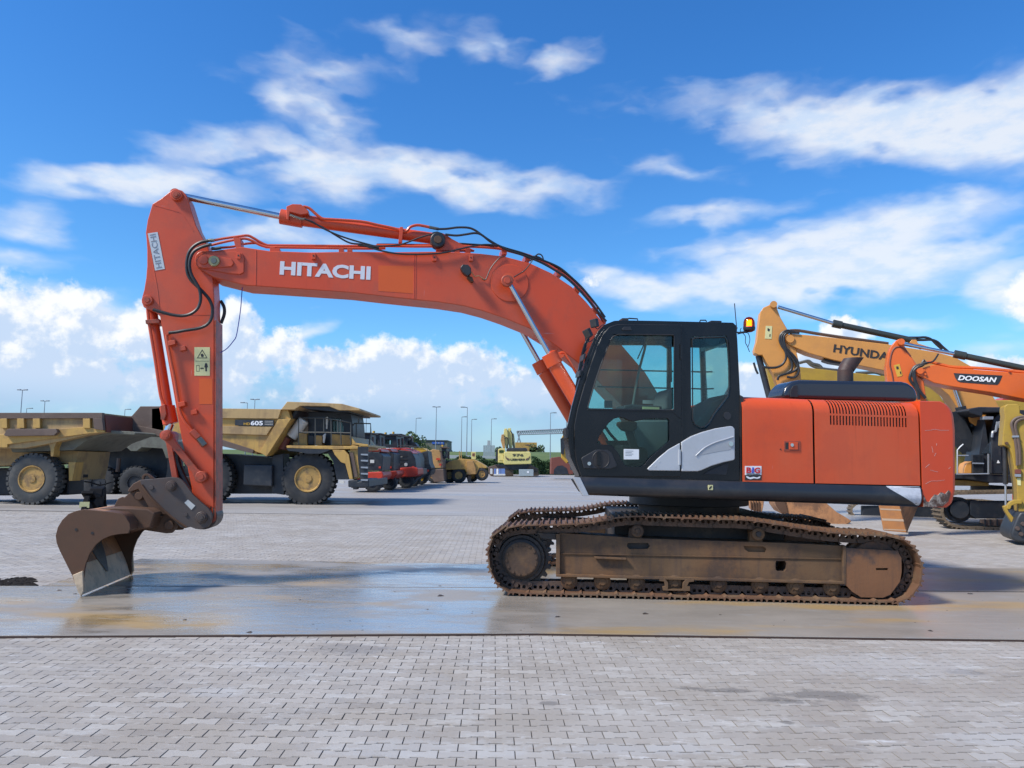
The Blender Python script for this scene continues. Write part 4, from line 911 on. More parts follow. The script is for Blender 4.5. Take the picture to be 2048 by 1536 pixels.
bc = part(vlathe(bu, .5, [(bz - 8 * kx, 20 * kx), (bz + 2 * kx, 38 * kx), (bz + 18 * kx, 42 * kx), (bz + 26 * kx, 40 * kx)]), 'beacon', 'hose')
part(vlathe(bu, .5, [(bz + 26 * kx, 40 * kx), (bz + 60 * kx, 38 * kx), (bz + 80 * kx, 32 * kx), (bz + 92 * kx, 20 * kx), (bz + 97 * kx, 5 * kx)]), 'beacon_lens', 'amber', parent=bc)
part(vlathe(bu, .5, [(bz + 34 * kx, 18 * kx), (bz + 74 * kx, 18 * kx)]), 'bulb', 'amberlit', parent=bc)
part(MB().tube([FS.hit(x, y, .5) for x, y in P6([(1400, 205), (1392, 225), (1428, 262), (1430, 310), (1445, 340), (1460, 380)])], .005, 5, 4), 'beacon_wire', 'hose')
part(MB().tube([FS.hit(x, y, .5) for x, y in P6([(1372, 250), (1420, 240), (1450, 245), (1462, 290), (1450, 340)])], .005, 5, 4), 'beacon_wire', 'hose')

# ---------------- boom
WB0, WB1 = 1.28, 1.76
boom_px = [(389, 519), (391, 510), (397, 504), (406, 501), (426, 501.5), (484, 493.5), (500, 496), (538, 501.6), (620, 504.5), (700, 503), (791, 504), (861, 503), (915, 504), (960, 507), (1008.8, 512.6), (1059.8, 526), (1102.8, 546), (1143, 573), (1172, 603), (1204.8, 643), (1236.7, 682), (1291, 745), (1318, 790), (1335, 850), (1320, 885), (1290, 880), (1270, 850), (1247.6, 816), (1193, 758.6), (1163, 731), (1130, 705), (1097, 680.5), (1057, 656), (1010, 637), (968.5, 622.7), (928, 612), (875, 604), (820.8, 598.6), (760, 592), (700, 585), (509, 572), (492, 571), (428, 555), (397, 537), (390, 528)]
bm_ = part(MB().px(FS, boom_px, WB0, WB1), 'boom', 'orange2', .012)
def onboom(mb, name, mt, bv=.003, par=bm_): return part(mb, name, mt, bv, parent=par)
onboom(MB().px(FS, Z4([(560, 720), (700, 745), (810, 765), (900, 772), (932, 755), (934, 640), (920, 600), (860, 585), (690, 590), (600, 600), (545, 640), (540, 690)]), WB0 - .02, WB0 + .002), 'tip_plate', 'orange2', .006)
onboom(MB().px(FS, Z4([(535, 660), (560, 625), (600, 605), (680, 615), (830, 645), (850, 680), (830, 708), (700, 718), (600, 722), (560, 710)]), WB0 - .04, WB0 - .018), 'pin_keeper', 'orange2', .006)
def boss(x, y, rpx, w0, w1, name, mt, par, cap=None, n=24):
    c = FS.uz(x, y, w0); r = rpx * FS.mpp(x, y, w0)
    o = part(MB().lathe(FS, c[0], c[1], [(w0, r * .82), (w0, r * .9), (w0 + .008, r), (w1, r)], n), name, mt, parent=par)
    if cap: part(MB().lathe(FS, c[0], c[1], [(w0 - .012, .001), (w0 - .012, r * .5), (w0 + .001, r * .55)], 12), 'pin_cap', cap, parent=o)
    return o
boss(406.5, 519.5, 10, WB0 - .055, WB0 - .01, 'pin_boss', 'orange2', bm_)
boss(427.5, 521.5, 11.5, WB0 - .07, WB0 - .01, 'pivot_pin', 'pin', bm_, 'fitting')
for (x, y) in [(477, 512), (627, 512.5), (869, 516), (942, 516)]:
    lg = onboom(MB().px(FS, [(x - 4.2, y - 6), (x + 4.2, y - 6), (x + 4.2, y + 5.5), (x - 4.2, y + 5.5)], WB0 - .035, WB0 + .002), 'hose_lug', 'orange2', .003)
    cc = FS.hit(x, y - 1, WB0 - .035); part(MB().cyl(cc, cc - FS.W * .003, .010, seg=10), 'lug_hole', 'letterdark', parent=lg)
# seams
for pts in [[(828, 508), (827.5, 596)], [(831, 508), (830.5, 596)], [(512, 500), (511, 570)]]: onboom(MB().tube([FS.hit(x, y, WB0 - .0) for x, y in pts], .006, 4, 1), 'weld_seam', 'orange2', 0)
onboom(MB().px(FS, [(757, 531), (829, 532), (828, 587), (757, 582)], WB0 - .0025, WB0 + .001), 'paint_patch', 'freshorange', 0)
text('HITACHI', 'lettering', FS, (559, 549.5), (740.5, 560), 27.5, WB0, M['letter'], bm_, bold=.042, depth=.004)
# round doubling plate and pin of the boom cylinders
c = FS.uz(1018, 563, WB0); R1 = 38 * FS.mpp(1018, 563, WB0)
onboom(MB().lathe(FS, c[0] + .01, c[1] - .02, [(WB0 - .012, R1 * .96), (WB0 - .012, R1 * .97), (WB0 + .002, R1)], 48), 'doubling_plate', 'orange2', 0)
# work lamp on the boom side
lp = onboom(MB().px(FS, Z5([(822, 428), (838, 404), (880, 405), (902, 430), (905, 470), (878, 492), (855, 478), (838, 460)]), WB0 - .16, WB0 - .06), 'work_lamp', 'hose', .012)
onboom(MB().px(FS, Z5([(880, 485), (912, 500), (922, 530), (905, 534), (870, 500)]), WB0 - .08, WB0), 'lamp_bracket', 'rust', .003, lp)
onboom(MB().tube([FS.hit(x, y, WB0 - .03) for x, y in Z5([(905, 460), (930, 495), (960, 490), (1000, 518)])], .005, 5, 4), 'lamp_wire', 'pin', 0, lp)
onboom(MB().tube([FS.hit(x, y, WB0 - .02) for x, y in Z5([(985, 512), (1010, 518), (1040, 450), (1065, 410), (1110, 360), (1150, 342)])], .007, 5, 5), 'cable', 'hose', 0)
onboom(MB().tube([FS.hit(x, y, WB0 - .03) for x, y in Z5([(1215, 502), (1250, 482), (1300, 450), (1345, 395), (1360, 372)])], .007, 5, 5), 'cable', 'hose', 0)
# boom cylinders, one each side
def cylinder(fr, pin, g0, g1, end, w, rr_px, br_px, name, rodm='chrome', barm='orange2', wt=None, eye=12, par=EX, collar=1.18):
    """rod from pin to gland g0..g1, barrel to end; pixels traced in plane w (wt)"""
    wt = w if wt is None else wt
    P_ = lambda q: (lambda uz: fr.p(uz[0], w, uz[1]))(fr.uz(q[0], q[1], wt))
    mpp = fr.mpp(g0[0], g0[1], wt)
    a, b_, c_, d_ = P_(pin), P_(g0), P_(g1), P_(end)
    bar = part(MB().cyl(c_, d_, br_px * mpp, seg=28), name, barm, parent=par)
    part(MB().cyl(b_, c_, br_px * collar * mpp, seg=28), 'gland', barm, .004, parent=bar)
    part(MB().cyl(a, b_, rr_px * mpp, seg=24), 'rod', rodm, parent=bar)
    u, z = fr.uz(pin[0], pin[1], wt)
    part(MB().lathe(fr, u, z, [(w - .07, eye * .6 * mpp), (w - .07, eye * mpp), (w + .07, eye * mpp), (w + .07, eye * .6 * mpp)], 24), 'rod_eye', barm, parent=bar)
    return bar
nc = cylinder(FS, (1014.7, 559.6), (1098, 707), (1110, 730), (1215, 905), WB0 - .14, 5.0, 14.0, 'boom_cylinder', barm='orange', eye=11.5)
cylinder(FS, (1014.7, 559.6), (1098, 707), (1110, 730), (1215, 905), WB1 + .14, 5.0, 14.0, 'boom_cylinder', barm='orange', wt=WB0 - .14, eye=11.5)
boss(1014.7, 561, 12, WB0 - .24, WB0 - .19, 'cylinder_pin', 'orangeworn', bm_, 'orange2')
part(MB().tube([FS.hit(x, y, WB0 - .13) for x, y in Z5([(1545, 1075), (1590, 1062), (1620, 1105), (1700, 1240), (1760, 1330)])], .017, 7, 3), 'cylinder_pipe', 'orange', parent=nc)
part(MB().px(FS, Z6([(0, 372), (30, 366), (58, 385), (78, 395), (95, 400), (110, 395), (98, 420), (70, 430), (0, 430)]), WB0 - .2, WB0 - .08), 'gland_block', 'orange', .006, parent=nc)

# arm cylinder above the boom
WC = 1.53
ac = cylinder(FS, (353, 390), (561, 433), (606, 441), (874, 478), WC, 6.6, 12.0, 'arm_cylinder', barm='orange2', eye=10, collar=1.3)
part(MB().px(FS, Z4([(1280, 215), (1330, 195), (1400, 198), (1435, 225), (1465, 255), (1460, 275), (1400, 285), (1310, 262), (1300, 330), (1280, 320)]), WC - .14, WC + .06), 'valve_block', 'orange2', .01, parent=ac)
for a in [[(1310, 285), (1400, 320), (1440, 318)]]: part(MB().tube([FS.hit(x, y, WC - .16) for x, y in Z4(a)], .016, 7, 2), 'fitting', 'fitting', parent=ac)
part(MB().tube([FS.hit(x, y, WC - .10) for x, y in Z4([(1420, 218), (1470, 232), (1530, 285), (1580, 318), (1640, 322)]) + Z5([(80, 85), (200, 110), (340, 140), (385, 160), (420, 158), (445, 130), (480, 116), (520, 114), (600, 130)])], .019, 8, 3), 'hard_pipe', 'orange2', parent=ac)
part(MB().tube([FS.hit(x, y, WC - .10) for x, y in Z5([(590, 128), (660, 142)])], .021, 8, 1), 'fitting', 'fitting', parent=ac)
part(MB().px(FS, Z5([(372, 125), (395, 125), (395, 165), (385, 245), (360, 240), (368, 165)]), WC - .13, WC + .1), 'pipe_clamp', 'orange2', .004, parent=ac)
lug = part(MB().px(FS, Z5([(640, 300), (640, 180), (690, 172), (720, 185), (760, 215), (830, 252), (930, 300)]), WC - .17, WC - .08), 'cylinder_lug', 'orange2', .006, parent=bm_)
boss(875.9, 479, 15, WC - .26, WC - .1, 'cylinder_eye', 'hose', lug, 'rust')
part(MB().px(FS, Z5([(612, 165), (650, 158), (690, 172), (690, 190), (612, 190)]), WC - .24, WC - .05), 'eye_cover', 'hose', .006, parent=lug)
# hoses and pipes along the boom
def hose(pts, w, r=.013, mt='hose', name='hose', par=bm_, w2=None):
    n = len(pts); P_ = []
    for i, (x, y) in enumerate(pts):
        ww = w if w2 is None else w + (w2 - w) * i / (n - 1)
        P_.append(FS.hit(x, y, ww))
    return part(MB().tube(P_, r, 8, 5), name, mt, parent=par)
hose(Z4([(1440, 325), (1500, 345), (1580, 395), (1700, 450), (1850, 500), (2040, 552)]) + Z5([(100, 262), (220, 300), (330, 322), (450, 330), (600, 327), (700, 318), (800, 295), (900, 272), (1000, 258), (1100, 262)]), WB0 - .04, .011)
hose(Z4([(1430, 318), (1500, 350), (1600, 400), (1700, 462), (1800, 515), (1900, 528), (2040, 560)]) + Z5([(60, 262), (200, 268), (350, 262), (430, 240), (520, 205), (600, 182), (625, 180)]), WB0 + .02, .011)
hose(Z5([(640, 142), (720, 140), (800, 130), (880, 132), (930, 150), (980, 185), (1030, 220), (1100, 262), (1160, 285), (1280, 320), (1360, 350), (1450, 380), (1560, 430), (1640, 495), (1720, 570), (1780, 640), (1840, 715), (1900, 800)]), WC - .2, .015)
hose(Z5([(710, 182), (790, 190), (860, 182), (930, 172), (980, 185), (1040, 232), (1090, 258), (1180, 300), (1270, 330), (1380, 372), (1460, 410), (1560, 470), (1640, 530), (1720, 610), (1790, 690), (1850, 760), (1910, 830)]), WC - .25, .015)
hose(Z5([(1090, 258), (1200, 310), (1330, 345), (1400, 350), (1480, 400), (1560, 440), (1630, 500), (1700, 570), (1760, 640)]), WC, .012)
hose(Z5([(1340, 380), (1385, 340), (1405, 328), (1430, 340), (1445, 385)]), WC - .2, .009)
hose(Z5([(720, 258), (800, 250), (900, 255), (1000, 262), (1100, 275)]), WC - .1, .012)
for w, dy, r in ((WB0 + .10, 0, .017), (WB0 + .19, -4, .017), (WB0 + .36, -9, .016)):
    a = Z4([(660, 535 - dy * 2), (760, 510), (860, 490), (940, 480), (1000, 498), (1060, 530), (1120, 548), (1200, 552), (2048, 562)]) if dy == 0 else Z4([(660, 500), (760, 480), (870, 465), (960, 455), (1010, 475), (1060, 505), (1120, 532), (1200, 536), (2048, 543)])
    if dy == -9: a = Z4([(740, 555), (850, 545), (950, 522), (1040, 518), (1100, 535), (1200, 542), (2048, 549)])
    b_ = Z5([(200, 268 - dy * .2), (500, 272), (800, 270), (1000, 278), (1120, 290), (1160, 300), (1290, 335), (1420, 385), (1560, 465), (1660, 545), (1760, 650), (1840, 760), (1900, 850)])
    b_ = [(x, y + dy * .35) for x, y in b_]
    hose(a + b_, w, r, 'orange2', 'hard_pipe')
for (x, y) in [(1165, 562), (1205, 570), (1730, 570), (1800, 575)]:
    q = Z4([(x, y)])[0]; onboom(MB().px(FS, [(q[0] - 5, q[1] - 3), (q[0] + 5, q[1] - 3), (q[0] + 5, q[1] + 6), (q[0] - 5, q[1] + 6)], WB0 + .04, WB0 + .3), 'pipe_clamp', 'orange2', .003)
for (x, y) in [(880, 300), (800, 296), (1150, 300), (1325, 345), (1560, 460), (1690, 590), (1830, 740)]:
    q = Z5([(x, y)])[0]; onboom(MB().px(FS, [(q[0] - 5, q[1] - 5), (q[0] + 5, q[1] - 4), (q[0] + 5, q[1] + 8), (q[0] - 5, q[1] + 8)], WB0 + .06, WB0 + .35), 'pipe_clamp', 'orange2', .003)
onboom(MB().px(FS, Z4([(845, 470), (905, 472), (912, 560), (895, 572), (870, 566), (855, 520)]), WB0 + .03, WB0 + .22), 'pipe_bracket', 'orange2', .005)
for a in [[(580, 510), (650, 495), (690, 494)], [(560, 555), (620, 538), (668, 528)], [(668, 562), (700, 562), (745, 555)]]: hose(Z4(a), WB0 - .03, .021, 'fitting' if a[0][0] < 600 else 'hose', 'fitting')
# hoses that loop from the boom tip to the arm
hose(Z4([(640, 498), (580, 510), (520, 545), (480, 600), (465, 680), (470, 760), (500, 820), (550, 870), (600, 920), (650, 980), (675, 1050), (668, 1130), (630, 1185), (560, 1215), (450, 1232), (380, 1245), (318, 1252)]), WB0 - .06, .020)
hose(Z4([(650, 530), (580, 552), (525, 585), (495, 640), (488, 710), (505, 780), (540, 840), (570, 900), (578, 980), (555, 1050), (500, 1095), (430, 1112), (350, 1105), (270, 1085), (190, 1062)]), WB0 - .10, .020)
hose(Z4([(742, 990), (770, 1040), (772, 1100), (745, 1175)]), WB1 - .05, .022)
part(MB().tube([FS.hit(x, y, 1.5) for x, y in Z4([(922, 865), (915, 940), (908, 1040), (892, 1160), (870, 1280)]) + [(466, 683), (458, 693), (450, 700), (441, 705)]], .006, 6, 4), 'loose_cable', 'blue', parent=bm_)

# ---------------- arm
WA0, WA1 = 1.36, 1.69
arm_px = [(304.7, 407.6), (322, 397), (341, 382), (347, 378.5), (353, 377.5), (364, 381), (371, 388), (375, 396), (382, 419), (392, 451), (406, 477), (416, 493), (424, 530), (428.5, 600), (428, 800), (427.5, 1022), (425, 1040), (415, 1050), (402, 1052), (388, 1032), (383, 974), (360, 860), (340, 746), (319.7, 632.5), (308, 622), (296.6, 618.8), (287, 614), (283, 604), (284, 594), (288, 580), (292, 556), (294, 531), (294, 500), (293, 482), (291.3, 465), (295, 440)]
arm = part(MB().px(FS, arm_px, WA0, WA1), 'arm', 'orange2', .010)
def onarm(mb, name, mt, bv=.003, par=arm): return part(mb, name, mt, bv, parent=par)
part(MB().px(FS, [(429, 640), (432, 640), (432, 1040), (425, 1046), (423, 1042), (429, 1030)], WA0 - .012, WA1 + .01), 'arm_edge_plate', 'orangeworn', .003, parent=arm)
M['bareedge'] = mat('rubbed brown edge', (.20, .11, .065), .55, var=.3, dirt=(.36, .16, .10), damt=.5, dscale=5)
boss(351.8, 389.3, 12, WA0 - .05, WA0, 'pin_boss', 'orange2', arm, 'orange2'); boss(351.8, 389.3, 8, WA0 - .065, WA0 - .04, 'pin_head', 'orangeworn', arm, 'orangeworn')
boss(294, 599.6, 11, WA0 - .04, WA0, 'pin_boss', 'orange2', arm, 'orangeworn')
boss(401.5, 953.5, 11.5, WA0 - .12, WA0, 'pin_boss', 'orangeworn', arm, 'orangeworn')
# reinforcement edge lines
for pts in [Z4([(195, 205), (290, 232), (400, 262), (430, 280), (460, 330), (520, 420)]), Z4([(145, 430), (165, 560), (200, 760), (225, 900), (245, 1090)]), Z4([(245, 1095), (460, 1103), (690, 1103)])]:
    onarm(MB().tube([FS.hit(x, y, WA0 + .001) for x, y in pts], .006, 4, 2), 'weld_seam', 'orange2', 0)
onarm(MB().px(FS, Z4([(145, 437), (226, 426), (285, 728), (205, 742)]), WA0 - .004, WA0 + .001), 'name_plate', 'plate', .0)
text('HITACHI', 'lettering', FS, Z4([(262, 716)])[0], Z4([(208, 440)])[0], 11.5, WA0 - .004, mat('grey worn print', (.20, .21, .24), .5), arm, bold=.0, depth=.003)
onarm(MB().px(FS, ZB([(457, 290), (552, 290), (552, 465), (457, 465)]), WA0 - .003, WA0 + .001), 'warning_sticker', 'label', 0)
wsx = ZB([(505, 303), (472, 358), (538, 358)])
onarm(MB().px(FS, wsx, WA0 - .0042, WA0 - .003, holes=[ZB([(505, 312), (478.5, 354), (531.5, 354)])]), 'sticker_triangle', 'letterdark', 0)
for q in [[(495, 335), (505, 328), (515, 338), (512, 350), (500, 350)], [(522, 392), (529, 386), (536, 392), (540, 412), (534, 416), (534, 438), (524, 438), (524, 416), (518, 412)], [(492, 420), (500, 413), (500, 417), (508, 417), (508, 413), (516, 420), (508, 427), (508, 423), (500, 423), (500, 427)], [(468, 401), (488, 401), (488, 403), (468, 403)], [(468, 437), (488, 437), (488, 439), (468, 439)], [(468, 401), (470, 401), (470, 439), (468, 439)], [(486, 401), (488, 401), (488, 439), (486, 439)], [(462, 375), (547, 375), (547, 376.5), (462, 376.5)]]:
    onarm(MB().px(FS, ZB(q), WA0 - .0042, WA0 - .003), 'sticker_figure', 'letterdark', 0)
onarm(MB().px(FS, ZB([(487, 483), (568, 483), (568, 640), (487, 640)]), WA0 - .0025, WA0 + .001), 'paint_patch', 'freshorange', 0)
for (x, y) in [(382, 296), (452, 688)]: onarm(MB().px(FS, ZB([(x - 21, y - 10), (x + 17, y - 16), (x + 23, y + 10), (x - 15, y + 18)]), WA0 - .045, WA0), 'lug', 'orange2', .004)
for (x, y) in [(318, 262), (378, 640)]: onarm(MB().px(FS, ZB([(x - 26, y - 10), (x + 18, y - 18), (x + 22, y + 8), (x - 22, y + 20)]), WA0 - .07, WA0), 'pipe_clamp', 'orange2', .004)
part(MB().tube([FS.hit(x, y, WA0 - .05) for x, y in ZB([(288, 200), (290, 250), (310, 360), (335, 480), (358, 620), (370, 690), (400, 750), (440, 800), (470, 845)])], .019, 8, 4), 'hard_pipe', 'orange2', parent=arm)
onarm(MB().bar(FS.hit(*ZB([(440, 805)])[0], WA0 - .05), FS.hit(*ZB([(482, 850)])[0], WA0 - .05), .035, .03), 'valve_block', 'orangeworn', .005)
onarm(MB().bar(FS.hit(*ZB([(484, 852)])[0], WA0 - .05), FS.hit(*ZB([(520, 895)])[0], WA0 - .05), .030, .03), 'coupling', 'fitting', .004)
boss(*ZB([(288, 202)])[0], 4.5, WA0 - .08, WA0 - .02, 'elbow', 'orange2', arm)
# bucket cylinder
bcy = cylinder(FS, ZB([(285, 832)])[0], ZB([(312, 760)])[0], ZB([(290, 655)])[0], ZB([(195, 70)])[0], WA0 + .21, 8, 11.0, 'bucket_cylinder', barm='orangeworn' if 0 else 'orange2', eye=10, collar=1.4)
part(MB().tube([FS.hit(x, y, WA0 + .09) for x, y in ZB([(170, 50), (172, 80), (180, 150), (215, 360), (248, 580), (268, 640), (275, 700)])], .020, 8, 4), 'hard_pipe', 'orange2', parent=bcy)
part(MB().px(FS, ZB([(155, 122), (240, 115), (243, 140), (158, 146)]), WA0 + .05, WA0 + .3), 'pipe_clamp', 'orangeworn', .004, parent=bcy)
part(MB().px(FS, ZB([(246, 650), (275, 640), (285, 700), (270, 740), (250, 735)]), WA0 + .05, WA0 + .15), 'valve_block', 'orangeworn', .006, parent=bcy)
# bell-crank links
def link(a, b_, ra, rb, w0, w1, name, mt='orangeworn', par=EX):
    ua = FS.uz(*a, w0); ub_ = FS.uz(*b_, w0); mpp = FS.mpp(*a, w0); ra *= mpp; rb *= mpp
    an = atan2(ub_[1] - ua[1], ub_[0] - ua[0])
    A_ = [(ua[0] + ra * cos(an + pi / 2 + pi * k / 10), ua[1] + ra * sin(an + pi / 2 + pi * k / 10)) for k in range(11)]
    dx, dy = cos(an), sin(an); nx, ny = -dy, dx; m_ = min(ra, rb) * .55
    B_ = [(ub_[0] + rb * cos(an - pi / 2 + pi * k / 10), ub_[1] + rb * sin(an - pi / 2 + pi * k / 10)) for k in range(11)]
    mid1 = [(ua[0] + dx * ra * 1.6 - nx * m_, ua[1] + dy * ra * 1.6 - ny * m_), (ub_[0] - dx * rb * 1.6 - nx * m_, ub_[1] - dy * rb * 1.6 - ny * m_)]
    mid2 = [(ub_[0] - dx * rb * 1.6 + nx * m_, ub_[1] - dy * rb * 1.6 + ny * m_), (ua[0] + dx * ra * 1.6 + nx * m_, ua[1] + dy * ra * 1.6 + ny * m_)]
    return part(MB().prism(FS, A_ + mid1 + B_ + mid2, w0, w1), name, mt, .006, parent=par)
pA, pB, pC = ZB([(285, 832)])[0], ZB([(492, 1090)])[0], ZB([(322, 1140)])[0]
for w in (WA0 - .09, WA1 + .03):
    l1 = link(pA, pB, 12, 12, w, w + .06, 'link_arm')
    if w < WA0: boss(pA[0], pA[1], 10.5, w - .04, w, 'pin_boss', 'orangeworn', l1, 'orangeworn')
link((pA[0] + 2, pA[1]), (pC[0] + 8, pC[1] + 4), 10, 11, WA0 + .02, WA1 - .02, 'push_link', 'orangeworn')
boss(pA[0], pA[1], 8, WA0 - .15, WA0 - .1, 'pin_head', 'orangeworn', arm, 'orangeworn')
# black hose behind the link
hose(ZB([(345, 930), (350, 990), (375, 1060), (410, 1130), (430, 1170)]), WA0 + .1, .04, 'hose', 'feed_hose', arm)

# ---------------- quick coupler
WQ0, WQ1 = 1.24, 1.82
qc_near = ZC([(1020, 205), (1350, 175), (1410, 182), (1450, 205), (1490, 245), (1560, 348), (1640, 425), (1720, 490), (1752, 540), (1760, 590), (1750, 645), (1720, 685), (1650, 712), (1590, 705), (1540, 685), (1480, 700), (1440, 690), (1330, 580), (1180, 440), (1090, 320), (1035, 250)])
qc = part(MB().px(FS, qc_near, WQ0, WQ0 + .05), 'coupler', 'coupler', .006)
part(MB().px(FS, qc_near, WQ1 - .05, WQ1, wt=WQ0), 'coupler_plate', 'coupler', .006, parent=qc)
part(MB().px(FS, ZC([(1000, 215), (1060, 200), (1300, 195), (1340, 330), (1480, 560), (1600, 690), (1440, 690), (1200, 460), (1040, 300)]), WQ0 + .05, WQ1 - .05, wt=WQ0), 'coupler_body', 'coupler', .01, parent=qc)
part(MB().px(FS, ZC([(888, 325), (905, 290), (950, 240), (1010, 210), (1060, 208), (1300, 560), (1150, 560), (1000, 300), (920, 330)]), WQ0 + .02, WQ1 - .02, wt=WQ0), 'coupler_hook', 'rust', .01, parent=qc)
part(MB().px(FS, ZC([(985, 212), (985, 170), (1010, 145), (1045, 142), (1080, 165), (1110, 190), (1085, 200), (1060, 185), (1045, 165), (1020, 165), (1008, 185), (1005, 208)]), WQ0 + .2, WQ0 + .25, wt=WQ0), 'lifting_eye', 'rust', .004, parent=qc)
for (x, y, r) in [(1340, 265, 11), (1650, 588, 12)]:
    q = ZC([(x, y)])[0]; boss(q[0], q[1], r, WQ0 - .03, WQ0, 'pin_boss', 'coupler', qc); boss(q[0], q[1], r * .7, WQ0 - .055, WQ0 - .02, 'pin', 'coupler', qc, 'coupler')
for (x, y, r) in [(1136, 282, 5), (1492, 560, 3.8)]:
    q = ZC([(x, y)])[0]; boss(q[0], q[1], r, WQ0 - .012, WQ0, 'bolt', 'coupler', qc)
onq = part(MB().px(FS, ZC([(1478, 438), (1515, 405), (1590, 468), (1550, 512)]), WQ0 - .006, WQ0), 'type_plate', 'plate', .001, parent=qc)
part(MB().tube([FS.hit(x, y, WQ0 - .005) for x, y in ZC([(1045, 255), (1110, 350), (1200, 450), (1330, 570), (1440, 650), (1500, 690)])], .014, 5, 3), 'plate_edge', 'rust', parent=qc)
# pivot nose of the arm at the bottom
q = ZC([(1655, 590)])[0]; c = FS.uz(q[0] + 0, q[1], WQ0); r = 26 * FS.mpp(q[0], q[1], WA0)
part(MB().lathe(FS, c[0], c[1], [(WA0, .001), (WA0, r), (WA1, r), (WA1, .001)], 32), 'arm_nose', 'coupler', parent=arm)

# ---------------- bucket
WK0, WK1 = .72, 2.28
lip = FS.uz(161, 1192, WK0)
print('bucket lip z', FS.hit(161, 1192, WK0), FS.hit(290, 1150, WK1))
side_o = ZC([(905, 752), (925, 700), (920, 650), (870, 572), (820, 545), (700, 528), (560, 515), (450, 505), (370, 520), (290, 552), (225, 615), (180, 690), (158, 775), (168, 850), (200, 930), (245, 1020), (290, 1110), (328, 1185), (345, 1230), (385, 1330), (415, 1395), (445, 1345), (440, 1240), (455, 1130), (470, 1060), (510, 960), (570, 870), (640, 812), (720, 778), (800, 762)])
bk = part(MB().px(FS, side_o, WK0, WK0 + .035), 'bucket', 'rust', .006)
part(MB().px(FS, side_o, WK1 - .035, WK1, wt=WK0), 'side_plate', 'rust', .006, parent=bk)
# shell: follows the back of the side plates
shell = ZC([(880, 600), (820, 552), (700, 535), (560, 522), (450, 512), (370, 527), (292, 560), (232, 620), (188, 695), (167, 775), (177, 850), (210, 930), (255, 1020), (300, 1110), (338, 1185), (375, 1260), (420, 1385)])
uzs = [FS.uz(x, y, WK0) for x, y in shell]; t = .028; inner = []
for i, (u, z) in enumerate(uzs):
    a, b_ = uzs[max(i - 1, 0)], uzs[min(i + 1, len(uzs) - 1)]; L = hypot(b_[0] - a[0], b_[1] - a[1]); inner.append((u - (b_[1] - a[1]) / L * t, z + (b_[0] - a[0]) / L * t))
nL = 14
part(MB().prism(FS, uzs[:nL] + inner[:nL][::-1], WK0 + .036, WK1 - .036), 'shell', 'rustin', 0, parent=bk, smooth=50)
lin = [(u + (a0 - u) * f_, z + (b0 - z) * f_) for (u, z), (a0, b0), f_ in zip(uzs[nL - 1:], inner[nL - 1:], (1, .9, .6, .3))]
part(MB().prism(FS, uzs[nL - 1:] + lin[::-1], WK0 + .0355, WK1 - .0355), 'lip', 'mudsteel', .004, parent=bk)
part(MB().px(FS, ZC([(340, 1200), (330, 1180), (435, 1135), (440, 1240), (445, 1345), (416, 1402), (380, 1335)]), WK0 - .03, WK0 - .0), 'side_cutter', 'mudsteel', .006, parent=bk)
part(MB().px(FS, ZC([(340, 1200), (330, 1180), (435, 1135), (440, 1240), (445, 1345), (416, 1402), (380, 1335)]), WK1, WK1 + .03, wt=WK0 - .03), 'side_cutter', 'mudsteel', .006, parent=bk)
sl_ = MB(); rows_ = []  # tapering dark patch laid just off the inner shell
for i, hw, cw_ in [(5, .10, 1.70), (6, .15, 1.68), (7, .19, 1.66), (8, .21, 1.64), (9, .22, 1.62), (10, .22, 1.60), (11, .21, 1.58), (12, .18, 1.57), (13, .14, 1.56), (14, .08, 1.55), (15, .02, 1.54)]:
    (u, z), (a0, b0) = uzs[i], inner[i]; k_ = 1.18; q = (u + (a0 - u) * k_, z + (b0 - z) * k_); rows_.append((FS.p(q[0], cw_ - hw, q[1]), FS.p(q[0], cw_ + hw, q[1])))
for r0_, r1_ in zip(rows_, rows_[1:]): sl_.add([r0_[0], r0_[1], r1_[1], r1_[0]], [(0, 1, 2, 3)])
part(sl_, 'dark_patch', 'underdark', parent=bk, smooth=60)
# torque beam across the mouth and the ears
wb = WK0 + .1
bt_ = [(560, 515), (700, 528), (820, 545), (905, 600), (925, 660), (905, 752), (700, 640), (560, 600)]
part(MB().px(FS, ZC([(640, 524), (820, 547), (868, 572), (918, 650), (918, 720), (860, 740), (780, 640), (640, 580)]), WK0 + .04, WK1 - .04, wt=WK0), 'torque_beam', 'rust', .01, parent=bk)
ear = ZC([(752, 485), (775, 440), (800, 395), (840, 378), (860, 385), (960, 300), (1000, 282), (1045, 285), (1090, 330), (1200, 440), (1300, 530), (1390, 590), (1405, 640), (1395, 700), (1350, 748), (1290, 752), (1180, 735), (1050, 715), (930, 745), (880, 640), (760, 560)])
for w in (1.30, 1.74):
    e_ = part(MB().px(FS, ear, w, w + .05, wt=1.3), 'ear', 'rust', .006, parent=bk)
    if w < 1.5:
        for (x, y, r) in [(1010, 368, 8.5), (1318, 668, 9.5)]:
            q = ZC([(x, y)])[0]; boss(q[0], q[1], r, w - .04, w, 'pin_boss', 'rust', e_)
part(MB().px(FS, ZC([(1040, 600), (1240, 570), (1245, 580), (1110, 622), (1060, 620)]), WK0 + .5, WK0 + .58, wt=1.2), 'gusset', 'rust', .004, parent=bk)
part(MB().px(FS, ZC([(520, 505), (760, 485), (1100, 500), (1180, 545), (1130, 700), (900, 735), (900, 560), (700, 530)]), 1.0, 2.05, wt=1.0), 'top_box', 'rust', .02, parent=bk)
